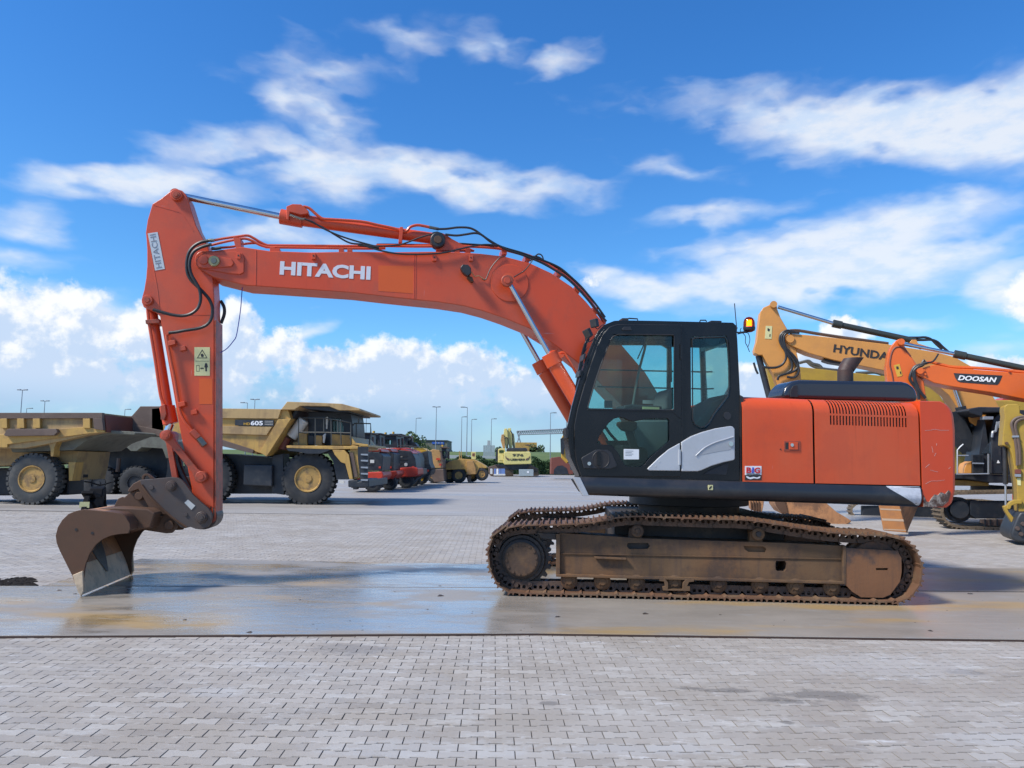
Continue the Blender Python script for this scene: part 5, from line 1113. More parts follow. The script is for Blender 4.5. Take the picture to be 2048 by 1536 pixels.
for (x, y) in [(370, 713), (536, 748)]:
    q = ZC([(x, y)])[0]; cc = FS.hit(q[0], q[1], WK0 - .001); part(MB().cyl(cc, cc - FS.W * .003, 3.0 * FS.mpp(q[0], q[1], WK0), seg=16), 'hole', 'letterdark', parent=bk)
# ================================================================ machines parked behind
ZF, ZG, ZH, ZI, ZJ, ZK = conv(860, 830, 6.4), conv(1480, 590, 6.4), conv(1740, 640, 6.649), conv(1860, 820, 5.484), conv(540, 790, 6.981), conv(740, 640, 4.517)
M['ochre'] = mat('weathered ochre paint', (.50, .30, .075), .5, var=.15, scale=1.2, dirt=(.20, .115, .055), damt=.55, dscale=1.5, streak=.35, scol=(.16, .09, .045), chips=.25, bump=.05)
M['ochrepale'] = mat('dusty yellow brown paint', (.44, .29, .12), .6, var=.15, scale=1.2, dirt=(.19, .12, .07), damt=.6, dscale=1.2, streak=.35, scol=(.15, .09, .05))
M['bedbrown'] = mat('bare brown bed steel', (.115, .075, .055), .6, var=.25, dirt=(.17, .12, .09), damt=.5, dscale=1.5)
M['bedred'] = mat('dull red bed', (.17, .048, .03), .6, var=.2)
M['greygreen'] = mat('dusty grey green steel', (.15, .15, .115), .7, var=.2, dirt=(.08, .07, .055), damt=.5)
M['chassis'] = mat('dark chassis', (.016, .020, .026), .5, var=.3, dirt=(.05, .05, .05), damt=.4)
M['hyellow'] = mat('orange yellow machine paint', (.62, .27, .055), .45, var=.08, dirt=(.40, .18, .06), damt=.25, dscale=1.5, coat=.15)
M['mustard'] = mat('mustard machine paint', (.38, .24, .03), .5, var=.12, dirt=(.24, .14, .04), damt=.3)
M['dorange'] = mat('bright orange machine paint', (.68, .12, .010), .4, var=.06, dirt=(.42, .09, .03), damt=.25, dscale=1.5, coat=.2)
M['darkgreen'] = mat('dark grey green cylinder', (.035, .042, .036), .45, var=.2)
M['navy'] = mat('dark blue grey frame', (.016, .021, .028), .5, var=.2, dirt=(.07, .065, .06), damt=.4)
M['lyellow'] = mat('pale yellow machine paint', (.66, .56, .19), .5, var=.06, dirt=(.4, .33, .15), damt=.3)
M['catyellow'] = mat('deep yellow machine paint', (.60, .34, .035), .45, var=.08, dirt=(.35, .2, .05), damt=.3)
M['tan'] = mat('tan machine paint', (.45, .25, .085), .55, var=.12, dirt=(.22, .12, .05), damt=.4)
M['rred'] = mat('red machine paint', (.52, .045, .022), .45, var=.1, dirt=(.3, .05, .03), damt=.3, coat=.1)
M['paleband'] = mat('off white', (.6, .58, .52), .5, var=.1)
M['trackdust'] = mat('dusty track shoes', (.17, .125, .08), .8, var=.3, dirt=(.07, .055, .04), damt=.5, dscale=5)
M['steelgrey'] = mat('galvanised steel', (.34, .36, .38), .45, metal=.5, var=.1)
M['lampgrey'] = mat('lamp post steel', (.25, .28, .31), .5, metal=.3, var=.1)
M['bike'] = mat('matt black motorcycle parts', (.007, .007, .008), .8, var=.2, spec=.15)
M['rimochre'] = mat('dusty ochre rim', (.42, .25, .07), .6, var=.2, dirt=(.12, .08, .05), damt=.7, dscale=4)
M['railing'] = mat('dark railing', (.06, .06, .05), .5)
def put(root):
    def P(mb, name, mt, bevel=0, parent=None, **k): return mb.build(name, M[mt], parent or root, bevel, **k)
    return P
def wheel(fr, P, c, R, w0, width, tm='tyre', rm='rimochre', rim=.5, lugs=26, seg=36, hub=.14, depth=.18, name='wheel'):
    u, z = fr.uz(c[0], c[1], w0); k = fr.mpp(c[0], c[1], w0); R = R * k; r = R * rim; wd = width
    mb = MB().lathe(fr, u, z, [(w0 + .06, r * .98), (w0 + .02, r * 1.02), (w0, r * 1.25), (w0 + .01, R * .82), (w0 + .07 * wd, R * .93), (w0 + .16 * wd, R * .965), (w0 + .84 * wd, R * .965), (w0 + .93 * wd, R * .93), (w0 + wd, R * .82), (w0 + wd, r)], seg)
    for i in range(lugs):
        a = 2 * pi * i / lugs; d = fr.U * cos(a) + fr.Z * sin(a); t = fr.U * -sin(a) + fr.Z * cos(a)
        for s, o_ in ((.27, 0), (.73, pi / lugs)):
            a2 = a + o_; d = fr.U * cos(a2) + fr.Z * sin(a2); t = fr.U * -sin(a2) + fr.Z * cos(a2)
            mb.obox(fr.p(u, w0 + wd * s, z) + d * R * .955, d * R * .045, t * R * .065, fr.W * wd * .225)
    wo = P(mb, name, tm)
    ro = P(MB().lathe(fr, u, z, [(w0 + .05, r), (w0 + .0, r), (w0 + .0, r * .93), (w0 + .05, r * .86), (w0 + depth * .6, r * .80), (w0 + depth * .7, r * .84), (w0 + depth * 1.5, r * .82), (w0 + depth * 1.5, r * .66), (w0 + depth * .9, r * .60), (w0 + depth * .8, r * .40), (w0 + depth * .7, r * .3)], seg), 'rim', rm, parent=wo)
    P(MB().lathe(fr, u, z, [(w0 + depth * .1, .001), (w0 + depth * .12, R * hub), (w0 + depth * .5, R * hub * 1.15), (w0 + depth, R * hub * 1.6)], 20), 'hub', rm, parent=ro)
    if R > .55:
        b_ = MB(); bolts(b_, fr, (u, z), r * .62, 12, r * .045, w0 + depth - .03, w0 + depth); P(b_, 'wheel_bolts', rm, parent=ro)
    return wo
def belt(fr, P, loop_px, w0, width, pitch=.2, mt='trackdust', th=.03, single=True):
    """crawler track: shoes set along a closed loop; each shoe is its own part"""
    uz = [fr.uz(x, y, w0) for x, y in loop_px]
    dn = [(q.x, q.y) for q in smooth_path([Vector((a, b_, 0)) for a, b_ in uz], 6, True)]
    _, L = resample(dn, 8); n = max(12, round(L / pitch)); nd, _ = resample(dn, n); h_ = L / n * .46
    FLm = MB(); prof([(-h_, -.08), (h_, -.08), (h_, -.02), (h_ * .5, -.02), (h_ * .45, .02), (h_ * .25, .02), (h_ * .2, -.02), (-h_ * .5, -.02), (-h_ * .55, .02), (-h_ * .75, .02), (-h_ * .8, -.02), (-h_, -.02)], 0, width, FLm)
    me = FLm.mesh('track_shoe', M[mt], smooth=0)
    root = P.__closure__ and P
    out = []
    for i, (u, z) in enumerate(nd):
        a, c = nd[i - 1], nd[(i + 1) % n]; tx, tz = c[0] - a[0], c[1] - a[1]; l = hypot(tx, tz); tx /= l; tz /= l
        T = fr.U * tx + fr.Z * tz; N = fr.U * -tz + fr.Z * tx
        Mx = Matrix((T, fr.W, N)).transposed().to_4x4(); Mx.translation = fr.p(u, w0, z); out.append(Mx)
    return me, out
def place_belt(root, me, mats):
    for Mx in mats:
        o = bpy.data.objects.new('track_shoe', me); COL.objects.link(o); o.parent = root; K = Mx.copy(); K.translation = Mx.translation - wloc(root); o.matrix_basis = K
def rails(fr, pts_list, w, r, name, mt, P, parent=None):
    for pts in pts_list: P(MB().tube([fr.hit(x, y, w) for x, y in pts], r, 5, 1), name, mt, parent=parent)

# ---- haul truck with the tall canopy
fr = Frame((0, 26.9, 0), .0)
t_ = thing('haul_truck', fr.p(*[fr.uz(600, 1010)[0], 1.5, 0]), 'yellow rigid haul truck with overhanging canopy, lettered HD605, behind the arm', 'dump truck')
P = put(t_)
bed = P(MB().px(fr, Z1([(1240, 150), (1340, 140)]) + Z2([(160, 152), (665, 157), (720, 160), (745, 235), (700, 300), (640, 420), (550, 540), (440, 500), (160, 408)]) + Z1([(1400, 390), (1240, 350)]), 0, 4.0), 'bed', 'ochre', .02)
P(MB().px(fr, Z1([(1033, 262), (1148, 133), (1342, 133), (1342, 380), (1040, 290)]), .0, 4.0), 'bed_tail', 'bedbrown', .02, bed)
P(MB().px(fr, Z1([(1040, 290), (1090, 285), (1400, 345)]) + Z2([(160, 400), (440, 490), (430, 520), (160, 455)]) + Z1([(1300, 380), (1060, 330)]), -.06, .1), 'bottom_rail', 'bedbrown', .01, bed)
P(MB().px(fr, Z2([(100, 150), (665, 157), (640, 235), (100, 230)]), -.10, .02), 'top_rail', 'ochrepale', .01, bed)
P(MB().px(fr, Z2([(100, 293), (590, 300), (545, 370), (100, 355)]), -.08, .02), 'side_band', 'ochrepale', .01, bed)
P(MB().px(fr, Z2([(640, 240), (745, 235), (545, 545), (490, 510)]), -.10, .02), 'front_rib', 'ochre', .01, bed)
P(MB().px(fr, Z2([(730, 238), (800, 135), (820, 145), (560, 548), (540, 545)]), .3, 3.8), 'bed_front', 'chassis', 0, bed)
P(MB().px(fr, ZJ([(150, 205), (238, 92), (700, 108), (1005, 122), (1252, 188), (1254, 216), (960, 214), (820, 158), (420, 152), (340, 206)]), -.15, 4.2), 'canopy', 'ochrepale', .02, bed)
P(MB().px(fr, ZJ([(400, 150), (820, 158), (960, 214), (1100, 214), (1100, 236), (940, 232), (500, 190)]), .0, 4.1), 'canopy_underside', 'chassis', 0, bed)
P(MB().px(fr, Z2([(288, 243), (605, 246), (602, 296), (286, 290)]), -.09, -.05), 'name_band', 'navy', 0, bed)
text('HD', 'lettering', fr, Z2([(358, 287)])[0], Z2([(410, 288)])[0], 5.0, -.095, M['catyellow'], bed, bold=.02)
text('605', 'lettering', fr, Z2([(415, 289)])[0], Z2([(515, 290)])[0], 9.0, -.095, M['white'], bed, bold=.03)
for k in range(3): P(MB().px(fr, Z2([(530, 254 + k * 14), (598, 255 + k * 14), (598, 258 + k * 14), (530, 257 + k * 14)]), -.1, -.09), 'stripe', 'paleband', parent=bed)
for x in (200, 320, 430): P(MB().px(fr, Z2([(x, 430 + (x - 200) * .22), (x + 36, 440 + (x - 200) * .22), (x + 36, 470 + (x - 200) * .25), (x, 460 + (x - 200) * .25)]), .1, .9), 'bed_bracket', 'ochrepale', .01, bed)
P(MB().px(fr, Z2([(160, 520), (640, 560), (640, 850), (160, 850)]), 1.0, 3.2, wt=1.0), 'chassis_beam', 'chassis')
P(MB().px(fr, Z2([(355, 608), (592, 612), (590, 792), (352, 782)]), .3, 1.2), 'fuel_tank', 'navy', .05)
P(MB().px(fr, Z2([(590, 540), (680, 520), (690, 860), (588, 845)]), .5, 1.3), 'fender_post', 'chassis', .02)
P(MB().px(fr, ZJ([(230, 705), (1232, 712), (1232, 752), (900, 762), (230, 742)]), -.0, 4.1), 'deck', 'ochre', .02)
P(MB().px(fr, ZJ([(225, 745), (860, 760), (780, 790), (700, 818), (520, 818), (380, 790), (260, 780)]), .0, 1.0), 'wheel_arch', 'chassis')
P(MB().px(fr, ZJ([(780, 770), (1050, 790), (1100, 1180), (930, 1180), (880, 930)]), .3, 3.6), 'engine_frame', 'chassis')
cabp = P(MB().px(fr, ZJ([(530, 235), (1040, 240), (1130, 260), (1150, 400), (1160, 560), (1110, 700), (640, 705), (530, 560)]), .9, 3.2, wt=.9,
         holes=[ZJ([(862, 330), (985, 325), (1025, 450), (1020, 530), (870, 530)])]), 'cab', 'chassis', .02)
P(MB().px(fr, ZJ([(862, 330), (985, 325), (1025, 450), (1020, 530), (870, 530)]), 1.0, 1.02, wt=.9), 'cab_window', 'glass', parent=cabp)
P(MB().px(fr, ZJ([(776, 312), (800, 300), (812, 320), (800, 476), (780, 476)]), .85, .9, wt=.85), 'mirror', 'paleband', .01, cabp)
P(MB().px(fr, ZJ([(862, 545), (1110, 560), (1130, 700), (862, 706)]), .6, .9, wt=.6), 'cab_base', 'ochre', .02)
P(MB().px(fr, ZJ([(400, 528), (512, 540), (520, 705), (325, 705), (320, 660), (400, 655)]), .5, 1.2, wt=.5), 'step_box', 'ochre', .02)
P(MB().px(fr, ZJ([(640, 562), (725, 565), (725, 706), (640, 706)]), .5, 1.2, wt=.5), 'step_box', 'ochre', .02)
P(MB().px(fr, ZJ([(505, 550), (622, 560), (622, 706), (510, 706)]), .6, .9, wt=.6), 'air_filter', 'hose', .05)
P(MB().px(fr, ZJ([(735, 560), (770, 535), (780, 540), (760, 670), (738, 670)]), .5, .56, wt=.5), 'mirror', 'paleband', .01)
a, b_ = fr.hit(*ZJ([(300, 590)])[0], .6), fr.hit(*ZJ([(478, 345)])[0], .6)
mf = P(MB().cyl(a, b_, 11 * fr.mpp(600, 850, .6), seg=24), 'muffler', 'paleband', .03)
P(MB().tube([fr.hit(x, y, .7) for x, y in ZJ([(245, 590), (215, 640), (190, 700), (180, 760)])], .17, 12, 3), 'exhaust_pipe', 'bedred', parent=mf)
P(MB().px(fr, ZJ([(870, 765), (1040, 770), (1100, 830), (1160, 1180), (1110, 1180), (1050, 960), (990, 940), (900, 830)]), -.0, .5), 'front_arch', 'ochre', .02)
P(MB().px(fr, ZJ([(1130, 680), (1240, 690), (1270, 720), (1250, 1160), (1170, 1180), (1110, 800)]), .1, 1.0), 'stair_stringer', 'ochre', .02)
P(MB().px(fr, ZJ([(1108, 800), (1160, 805), (1225, 1140), (1170, 1150)]), .05, .1), 'stair_opening', 'bedbrown', 0)
lad = P(MB().px(fr, ZJ([(1226, 722), (1368, 725), (1362, 1190), (1262, 1186), (1225, 900)]), -.02, .08), 'ladder', 'chassis', .01)
for y in (820, 905, 1000, 1088, 1175): P(MB().px(fr, ZJ([(1268, y), (1366, y + 2), (1364, y + 26), (1268, y + 20)]), -.08, -.02), 'rung', 'steelgrey', parent=lad)
P(MB().px(fr, ZJ([(1130, 575), (1200, 670), (1370, 690), (1374, 724), (1226, 720), (1140, 700)]), .1, 4.0, wt=.1), 'radiator_hood', 'ochre', .02)
P(MB().px(fr, ZJ([(1090, 1190), (1225, 1190), (1225, 1215), (1380, 1180), (1382, 1285), (1230, 1292), (1090, 1285)]), -.05, 4.0), 'bumper', 'navy', .03)
P(MB().px(fr, ZJ([(970, 1190), (1035, 1200), (1032, 1238), (968, 1230)]), .2, .25, wt=.2), 'data_plate', 'paleband')
for pts in [[(400, 700), (400, 320), (770, 322), (1130, 385)], [(400, 520), (760, 522), (1130, 530)], [(632, 322), (632, 700)], [(750, 322), (752, 520)], [(852, 330), (858, 700)], [(945, 350), (950, 530)], [(1128, 390), (1128, 700)], [(980, 345), (995, 700)]]: rails(fr, [ZJ(pts)], .1, .022, 'handrail', 'railing', P)
for pts in [[(1130, 470), (1180, 395), (1405, 400), (1408, 520), (1385, 700)], [(1205, 400), (1205, 640)], [(1238, 330), (1238, 390)]]: rails(fr, [ZJ(pts)], 1.0, .025, 'handrail', 'railing', P)
wheel(fr, P, (615.5, 957.5), 53.5, .25, .62, 'tyre', 'rimochre', .50, lugs=30)
wheel(fr, P, (410, 957), 53, .25, .62, 'tyre', 'rimochre', .50, lugs=30)
wheel(fr, P, (615.5, 957.5), 53.5, 3.3, .62, 'tyre', 'rimochre', .50, lugs=30); wheel(fr, P, (410, 957), 53, 3.3, .62, 'tyre', 'rimochre', .50, lugs=30)

# ---- haul truck cut by the left edge
fr = Frame((0, 25.0, 0), .0)
t_ = thing('haul_truck', fr.p(fr.uz(60, 1009)[0], 1.5, 0), 'faded yellow dump truck cut off by the left edge, twin rear tyres showing', 'dump truck')
P = put(t_)
bed = P(MB().px(fr, Z1([(-500, 190), (838, 188), (850, 345), (700, 372), (400, 440), (200, 478), (-500, 480)]), 0, 2.3), 'bed', 'ochrepale', .02)
q0, q1 = fr.uz(*Z1([(839, 190)])[0]), fr.uz(*Z1([(851, 345)])[0]); P(MB().add([fr.p(q0[0] + .02, .08, q0[1] - .05), fr.p(q0[0] + .02, 2.28, q0[1] - .05), fr.p(q1[0] + .02, 2.28, q1[1]), fr.p(q1[0] + .02, .08, q1[1]), fr.p(q0[0] + .05, .08, q0[1] - .05), fr.p(q0[0] + .05, 2.28, q0[1] - .05), fr.p(q1[0] + .05, 2.28, q1[1]), fr.p(q1[0] + .05, .08, q1[1])], [(0, 1, 2, 3), (4, 5, 6, 7), (0, 1, 5, 4), (2, 3, 7, 6), (0, 3, 7, 4), (1, 2, 6, 5)]), 'tail_panel', 'bedred', 0, bed)
P(MB().px(fr, Z1([(-500, 186), (838, 186), (838, 232), (-500, 236)]), -.10, .05), 'top_rail', 'bedbrown', .01, bed)
for x in (0, 140, 270, 680): P(MB().px(fr, Z1([(x - 2, 234), (x + 55, 234), (x + 58, 312), (x, 312)]), -.13, .02), 'rib', 'ochre', .01, bed)
P(MB().px(fr, Z1([(-500, 400), (50, 360), (700, 300), (852, 330), (852, 345), (700, 360), (60, 445), (60, 470), (-500, 482)]), -.07, .02), 'lower_band', 'ochre', .01, bed)
P(MB().px(fr, Z1([(60, 318), (460, 318), (470, 345), (440, 372), (45, 378), (30, 368)]), -.22, .02), 'rock_ledge', 'bedbrown', .01, bed)
P(MB().px(fr, Z1([(760, 232), (836, 232), (848, 330), (770, 320)]), -.12, .02), 'tail_plate', 'bedbrown', .01, bed)
P(MB().px(fr, Z1([(850, 300), (880, 330), (1090, 340), (1112, 352), (1100, 368), (880, 358), (700, 420), (600, 490), (420, 500), (100, 510), (80, 470), (400, 440)]), .35, 3.5, wt=.35), 'bed_floor', 'greygreen', .02, bed)
P(MB().px(fr, Z1([(-500, 480), (60, 460), (640, 500), (620, 620), (590, 740), (560, 740), (560, 600), (-500, 640)]), .9, 3.0, wt=.9), 'chassis_beam', 'ochrepale', .02)
P(MB().px(fr, Z1([(395, 430), (465, 425), (445, 470), (436, 545), (415, 545), (412, 480)]), .05, .4), 'bed_support', 'ochre', .01)
P(MB().px(fr, Z1([(560, 590), (620, 590), (590, 745), (565, 745)]), .5, 1.0, wt=.5), 'mud_bracket', 'ochre', .01)
P(MB().px(fr, Z1([(-500, 640), (40, 640), (560, 640), (560, 860), (-500, 870)]), 1.6, 2.6, wt=1.6), 'axle_housing', 'chassis', .05)
wheel(fr, P, Z1([(255, 728)])[0], 51.5, .15, .60, 'tyredust', 'rimochre', .52, lugs=30)
wheel(fr, P, Z1([(255, 728)])[0], 51.5, .80, .60, 'tyredust', 'rimochre', .52, lugs=30)
wheel(fr, P, Z1([(255, 728)])[0], 51.5, 2.9, .60, 'tyredust', 'rimochre', .52, lugs=30)
wheel(fr, P, (-190, 957.5), 51.5, .15, .60, 'tyredust', 'rimochre', .52, lugs=30)

# ---- articulated truck in shade between them
fr = Frame((0, 33.0, 0), .0)
t_ = thing('dump_truck', fr.p(fr.uz(240, 985)[0], 1.5, 0), 'dark grey green dump truck with dull red bed parked behind the motorcycle', 'dump truck')
P = put(t_)
P(MB().px(fr, Z1([(700, 215), (1080, 213), (1050, 262), (1110, 300), (1300, 340), (1300, 380), (700, 365)]), 0, 3.0), 'bed', 'bedred', .02)
P(MB().px(fr, Z1([(690, 478), (935, 402), (1000, 375), (1290, 362), (1380, 420), (1384, 560), (1360, 560), (1330, 480), (1160, 470), (1120, 500), (1070, 500), (1030, 465), (880, 470), (720, 500)]), -.1, 1.6), 'fender', 'greygreen', .02)
P(MB().px(fr, Z1([(640, 480), (1370, 470), (1370, 640), (1340, 860), (640, 870)]), .9, 2.6, wt=.9), 'chassis_beam', 'chassis', .02)
P(MB().tube([fr.hit(x, y, .4) for x, y in Z1([(740, 560), (880, 500)])], .07, 8, 1), 'strut', 'greygreen')
P(MB().tube([fr.hit(x, y, .4) for x, y in Z1([(975, 560), (970, 620), (962, 670)])], .09, 8, 1), 'hanger', 'bedbrown')
for x, y in ((800, 765), (1100, 760)): wheel(fr, P, Z1([(x, y)])[0], 34, .0, .6, 'tyre', 'chassis', .45, lugs=24)
wheel(fr, P, Z1([(690, 700)])[0], 40, .8, .7, 'tyredust', 'chassis', .4, lugs=26)

# ---- motorcycle
fr = Frame((0, 24.6, 0), .9)
bx = fr.uz(190, 1000)[0]
t_ = thing('motorcycle', fr.p(bx, 0, 0), 'black motorcycle with a pale number plate in front of the yellow truck tyres', 'motorcycle')
P = put(t_); fm = Frame(fr.p(bx, 0, 0), -1.25)
fm.o = Vector(t_.location); fm.U = Vector((-.27, .963, 0)); fm.W = Vector((-.963, -.27, 0)); fm.Z = Vector((0, 0, 1))
for u in (-.62, .62):
    mb = MB().lathe(fm, u, .31, [(-.06, .22), (-.07, .26), (-.04, .31), (.04, .31), (.07, .26), (.06, .22)], 24); w_ = P(mb, 'wheel', 'bike')
    mb = MB().lathe(fm, u, .31, [(-.02, .21), (-.03, .235), (.03, .235), (.02, .21)], 24); mb.cyl(fm.p(u, -.08, .31), fm.p(u, .08, .31), .04)
    for k in range(8): mb.bar(fm.p(u, 0, .31), fm.p(u + .22 * cos(k * pi / 4), 0, .31 + .22 * sin(k * pi / 4)), .007)
    P(mb, 'rim', 'bike', parent=w_)
P(MB().prism(fm, [(-.55, .62), (-.30, .72), (0, .70), (.12, .86), (.32, .90), (.42, .72), (.25, .50), (.20, .30), (-.20, .28), (-.28, .50)], -.10, .10), 'frame_body', 'bike', .02)
P(MB().prism(fm, [(-.02, .70), (.06, .88), (.30, .92), (.38, .78), (.2, .68)], -.14, .14), 'fuel_tank', 'bike', .03)
P(MB().prism(fm, [(-.70, .80), (-.64, .86), (-.25, .78), (0, .76), (-.05, .68), (-.45, .70)], -.12, .12), 'seat', 'bike', .02)
P(MB().prism(fm, [(-.18, .26), (-.16, .50), (.18, .50), (.2, .28)], -.16, .16), 'engine', 'bike', .02)
P(MB().tube([fm.p(.62, .09, .31), fm.p(.42, .09, .85)], .025, 6, 1), 'fork', 'bike'); P(MB().tube([fm.p(.62, -.09, .31), fm.p(.42, -.09, .85)], .025, 6, 1), 'fork', 'bike')
P(MB().tube([fm.p(.28, -.30, 1.02), fm.p(.36, -.2, 1.0), fm.p(.40, 0, .94), fm.p(.36, .2, 1.0), fm.p(.28, .30, 1.02)], .016, 6, 3), 'handlebar', 'bike')
P(MB().tube([fm.p(-.7, -.18, .42), fm.p(-.3, -.17, .30), fm.p(.15, -.15, .25)], .04, 8, 2), 'exhaust_pipe', 'steelgrey')
P(MB().box(fm, -.86, -.84, -.09, .09, .52, .64), 'number_plate', 'label'); P(MB().prism(fm, [(-.9, .5), (-.86, .48), (-.60, .74), (-.66, .78)], -.05, .05), 'mudguard', 'bike', .01)
for s in (-.3, .3): P(MB().box(fm, .36, .38, s - .05, s + .05, 1.10, 1.17), 'mirror', 'bike', .01)
P(MB().lathe(Frame(fm.p(0, 0, 0), 0), .0, 0, [(0, .001), (0.01, .001)], 4), 'spacer', 'bike') if False else None

# ---- row of loaders, noses to the right
def rear_loader(Y, base_y, hood, grille, cw, cabp_, wh, cols, label, group, extra=None):
    fr = Frame((0, Y, 0), 0); t_ = thing('wheel_loader', fr.p(fr.uz(hood[0][0], base_y)[0], 1.2, 0), label, 'wheel loader', group); P = put(t_)
    P(MB().px(fr, hood, 0, 2.4), 'hood', cols[0], .04)
    g_ = P(MB().px(fr, grille, -.05, 2.45), 'radiator_housing', cols[1], .04)
    P(MB().px(fr, cw, -.15, 2.55), 'counterweight', cols[2], .06)
    c_ = P(MB().px(fr, cabp_, .3, 2.0, holes=[[(cabp_[0][0] * .72 + cabp_[2][0] * .28, cabp_[0][1] * .75 + cabp_[2][1] * .25), (cabp_[0][0] * .25 + cabp_[2][0] * .75, cabp_[0][1] * .75 + cabp_[2][1] * .25), (cabp_[0][0] * .25 + cabp_[2][0] * .75, cabp_[0][1] * .35 + cabp_[2][1] * .65), (cabp_[0][0] * .72 + cabp_[2][0] * .28, cabp_[0][1] * .35 + cabp_[2][1] * .65)]]), 'cab', 'chassis', .02)
    P(MB().px(fr, [(cabp_[0][0] * .72 + cabp_[2][0] * .28, cabp_[0][1] * .75 + cabp_[2][1] * .25), (cabp_[0][0] * .25 + cabp_[2][0] * .75, cabp_[0][1] * .75 + cabp_[2][1] * .25), (cabp_[0][0] * .25 + cabp_[2][0] * .75, cabp_[0][1] * .35 + cabp_[2][1] * .65), (cabp_[0][0] * .72 + cabp_[2][0] * .28, cabp_[0][1] * .35 + cabp_[2][1] * .65)], .35, .36), 'cab_window', 'glass', parent=c_)
    P(MB().px(fr, [(min(q[0] for q in cw) - 12, base_y - 22), (max(q[0] for q in cw) - 2, base_y - 22), (max(q[0] for q in cw) - 14, base_y - 8), (min(q[0] for q in cw) - 12, base_y - 8)], .5, 2.0), 'axle_frame', 'chassis')
    for (x, y, r) in wh:
        wheel(fr, P, (x, y), r, .0, .6, 'tyre', cols[3], .45, lugs=20, seg=24); wheel(fr, P, (x, y), r, 1.9, .6, 'tyre', cols[3], .45, lugs=20, seg=24)
    x0_, x1_ = min(q[0] for q in cabp_), max(q[0] for q in cabp_); yt_ = min(q[1] for q in cabp_); yb_ = max(q[1] for q in cabp_); cw_ = x1_ - x0_
    P(MB().px(fr, [(x0_ - 2, yt_ - 1), (x1_ + 2, yt_ - 1), (x1_ + 1.5, yt_ + 1.5), (x0_ - 2, yt_ + 1.5)], .15, 2.15), 'cab_roof', cols[1], .02, c_)
    P(MB().cyl(fr.hit(x0_ + cw_ * .3, yt_ - 1, .6), fr.hit(x0_ + cw_ * .3, yt_ - 5, .6), .07, seg=10), 'beacon', 'catyellow', parent=c_)
    P(MB().cyl(fr.hit(x1_ + 4, yb_ + 2, 1.0), fr.hit(x1_ + 4, yt_ + 8, 1.0), .07, seg=10), 'exhaust_stack', 'bedbrown')
    gx0, gx1 = min(q[0] for q in grille), max(q[0] for q in grille); gy0, gy1 = min(q[1] for q in grille), max(q[1] for q in grille)
    for k in range(3): P(MB().px(fr, [(gx0 + 4, gy0 + 12 + k * 7), (gx0 + (gx1 - gx0) * .6, gy0 + 12 + k * 7), (gx0 + (gx1 - gx0) * .6, gy0 + 13.5 + k * 7), (gx0 + 4, gy0 + 13.5 + k * 7)], -.07, -.05), 'vent_slot', 'letterdark', parent=g_)
    P(MB().tube([fr.hit(x, y, -.05) for x, y in [(x1_ + 2, gy0), (x1_ + 2, gy0 - 9), (gx1 - 8, gy0 - 8), (gx1 - 8, gy0 + 2)]], .022, 5, 1), 'handrail', 'railing')
    P(MB().px(fr, [(gx1 - 9, gy1 - 9), (gx1 - 5, gy1 - 9), (gx1 - 5, gy1 - 5), (gx1 - 9, gy1 - 5)], -.07, -.05), 'tail_lamp', 'rred', parent=g_)
    P(MB().px(fr, [(gx0 - 6, gy1), (gx0 + 3, gy1), (gx0 - 1, base_y - 5), (gx0 - 9, base_y - 5)], .0, .5), 'mudguard', 'chassis', .02)
    if extra: extra(fr, P, g_)
    return t_
def ex1(fr, P, g):
    P(MB().px(fr, Z3([(165, 572), (198, 572), (198, 598), (165, 598)]), -.08, -.05), 'data_sticker', 'paleband', parent=g)
GR = 'red wheel loaders in the row behind the haul truck'
rear_loader(38, 984, Z3([(60, 480), (250, 482), (262, 506), (150, 506), (60, 520)]), Z3([(60, 505), (150, 505), (238, 508), (272, 540), (262, 662), (60, 662)]), Z3([(60, 670), (150, 672), (262, 668), (276, 700), (255, 742), (60, 742)]), Z3([(60, 478), (64, 352), (162, 352), (168, 470)]), [(745, 968, 17)], ('rred', 'navy', 'rred', 'chassis'),
            'red wheel loader right beside the haul truck bumper, first of its row', GR, ex1)
rear_loader(41, 981, Z3([(250, 482), (330, 478), (345, 506), (260, 508)]), Z3([(262, 506), (330, 506), (360, 522), (356, 660), (270, 662)]), Z3([(280, 670), (384, 660), (392, 690), (350, 730), (280, 730)]), Z3([(172, 475), (178, 356), (242, 360), (248, 470)]), [(778, 966, 15)], ('rred', 'navy', 'rred', 'chassis'),
            'red wheel loader with a narrow dark radiator, second of its row', GR)
def ex3(fr, P, g):
    c = fr.uz(*Z3([(458, 610)])[0], -.08); r = 14 / 4.096 * fr.mpp(810, 930); P(MB().lathe(fr, c[0], c[1], [(-.09, .001), (-.09, r), (-.05, r)], 20), 'round_badge', 'paleband', parent=g)
    P(MB().px(fr, Z3([(385, 548), (430, 546), (430, 549), (385, 551)]), -.07, -.05), 'printed_line', 'paleband', parent=g)
rear_loader(44, 977, Z3([(330, 476), (420, 474), (500, 500), (520, 520), (350, 520)]), Z3([(356, 510), (390, 490), (500, 500), (535, 560), (545, 650), (372, 660)]), Z3([(385, 680), (390, 640), (520, 628), (556, 640), (560, 690), (530, 710), (400, 715)]), Z3([(252, 470), (256, 368), (380, 372), (386, 470)]), [(812, 962, 15)], ('rred', 'chassis', 'rred', 'chassis'),
            'largest red wheel loader with a white round badge on its dark hood', GR, ex3)
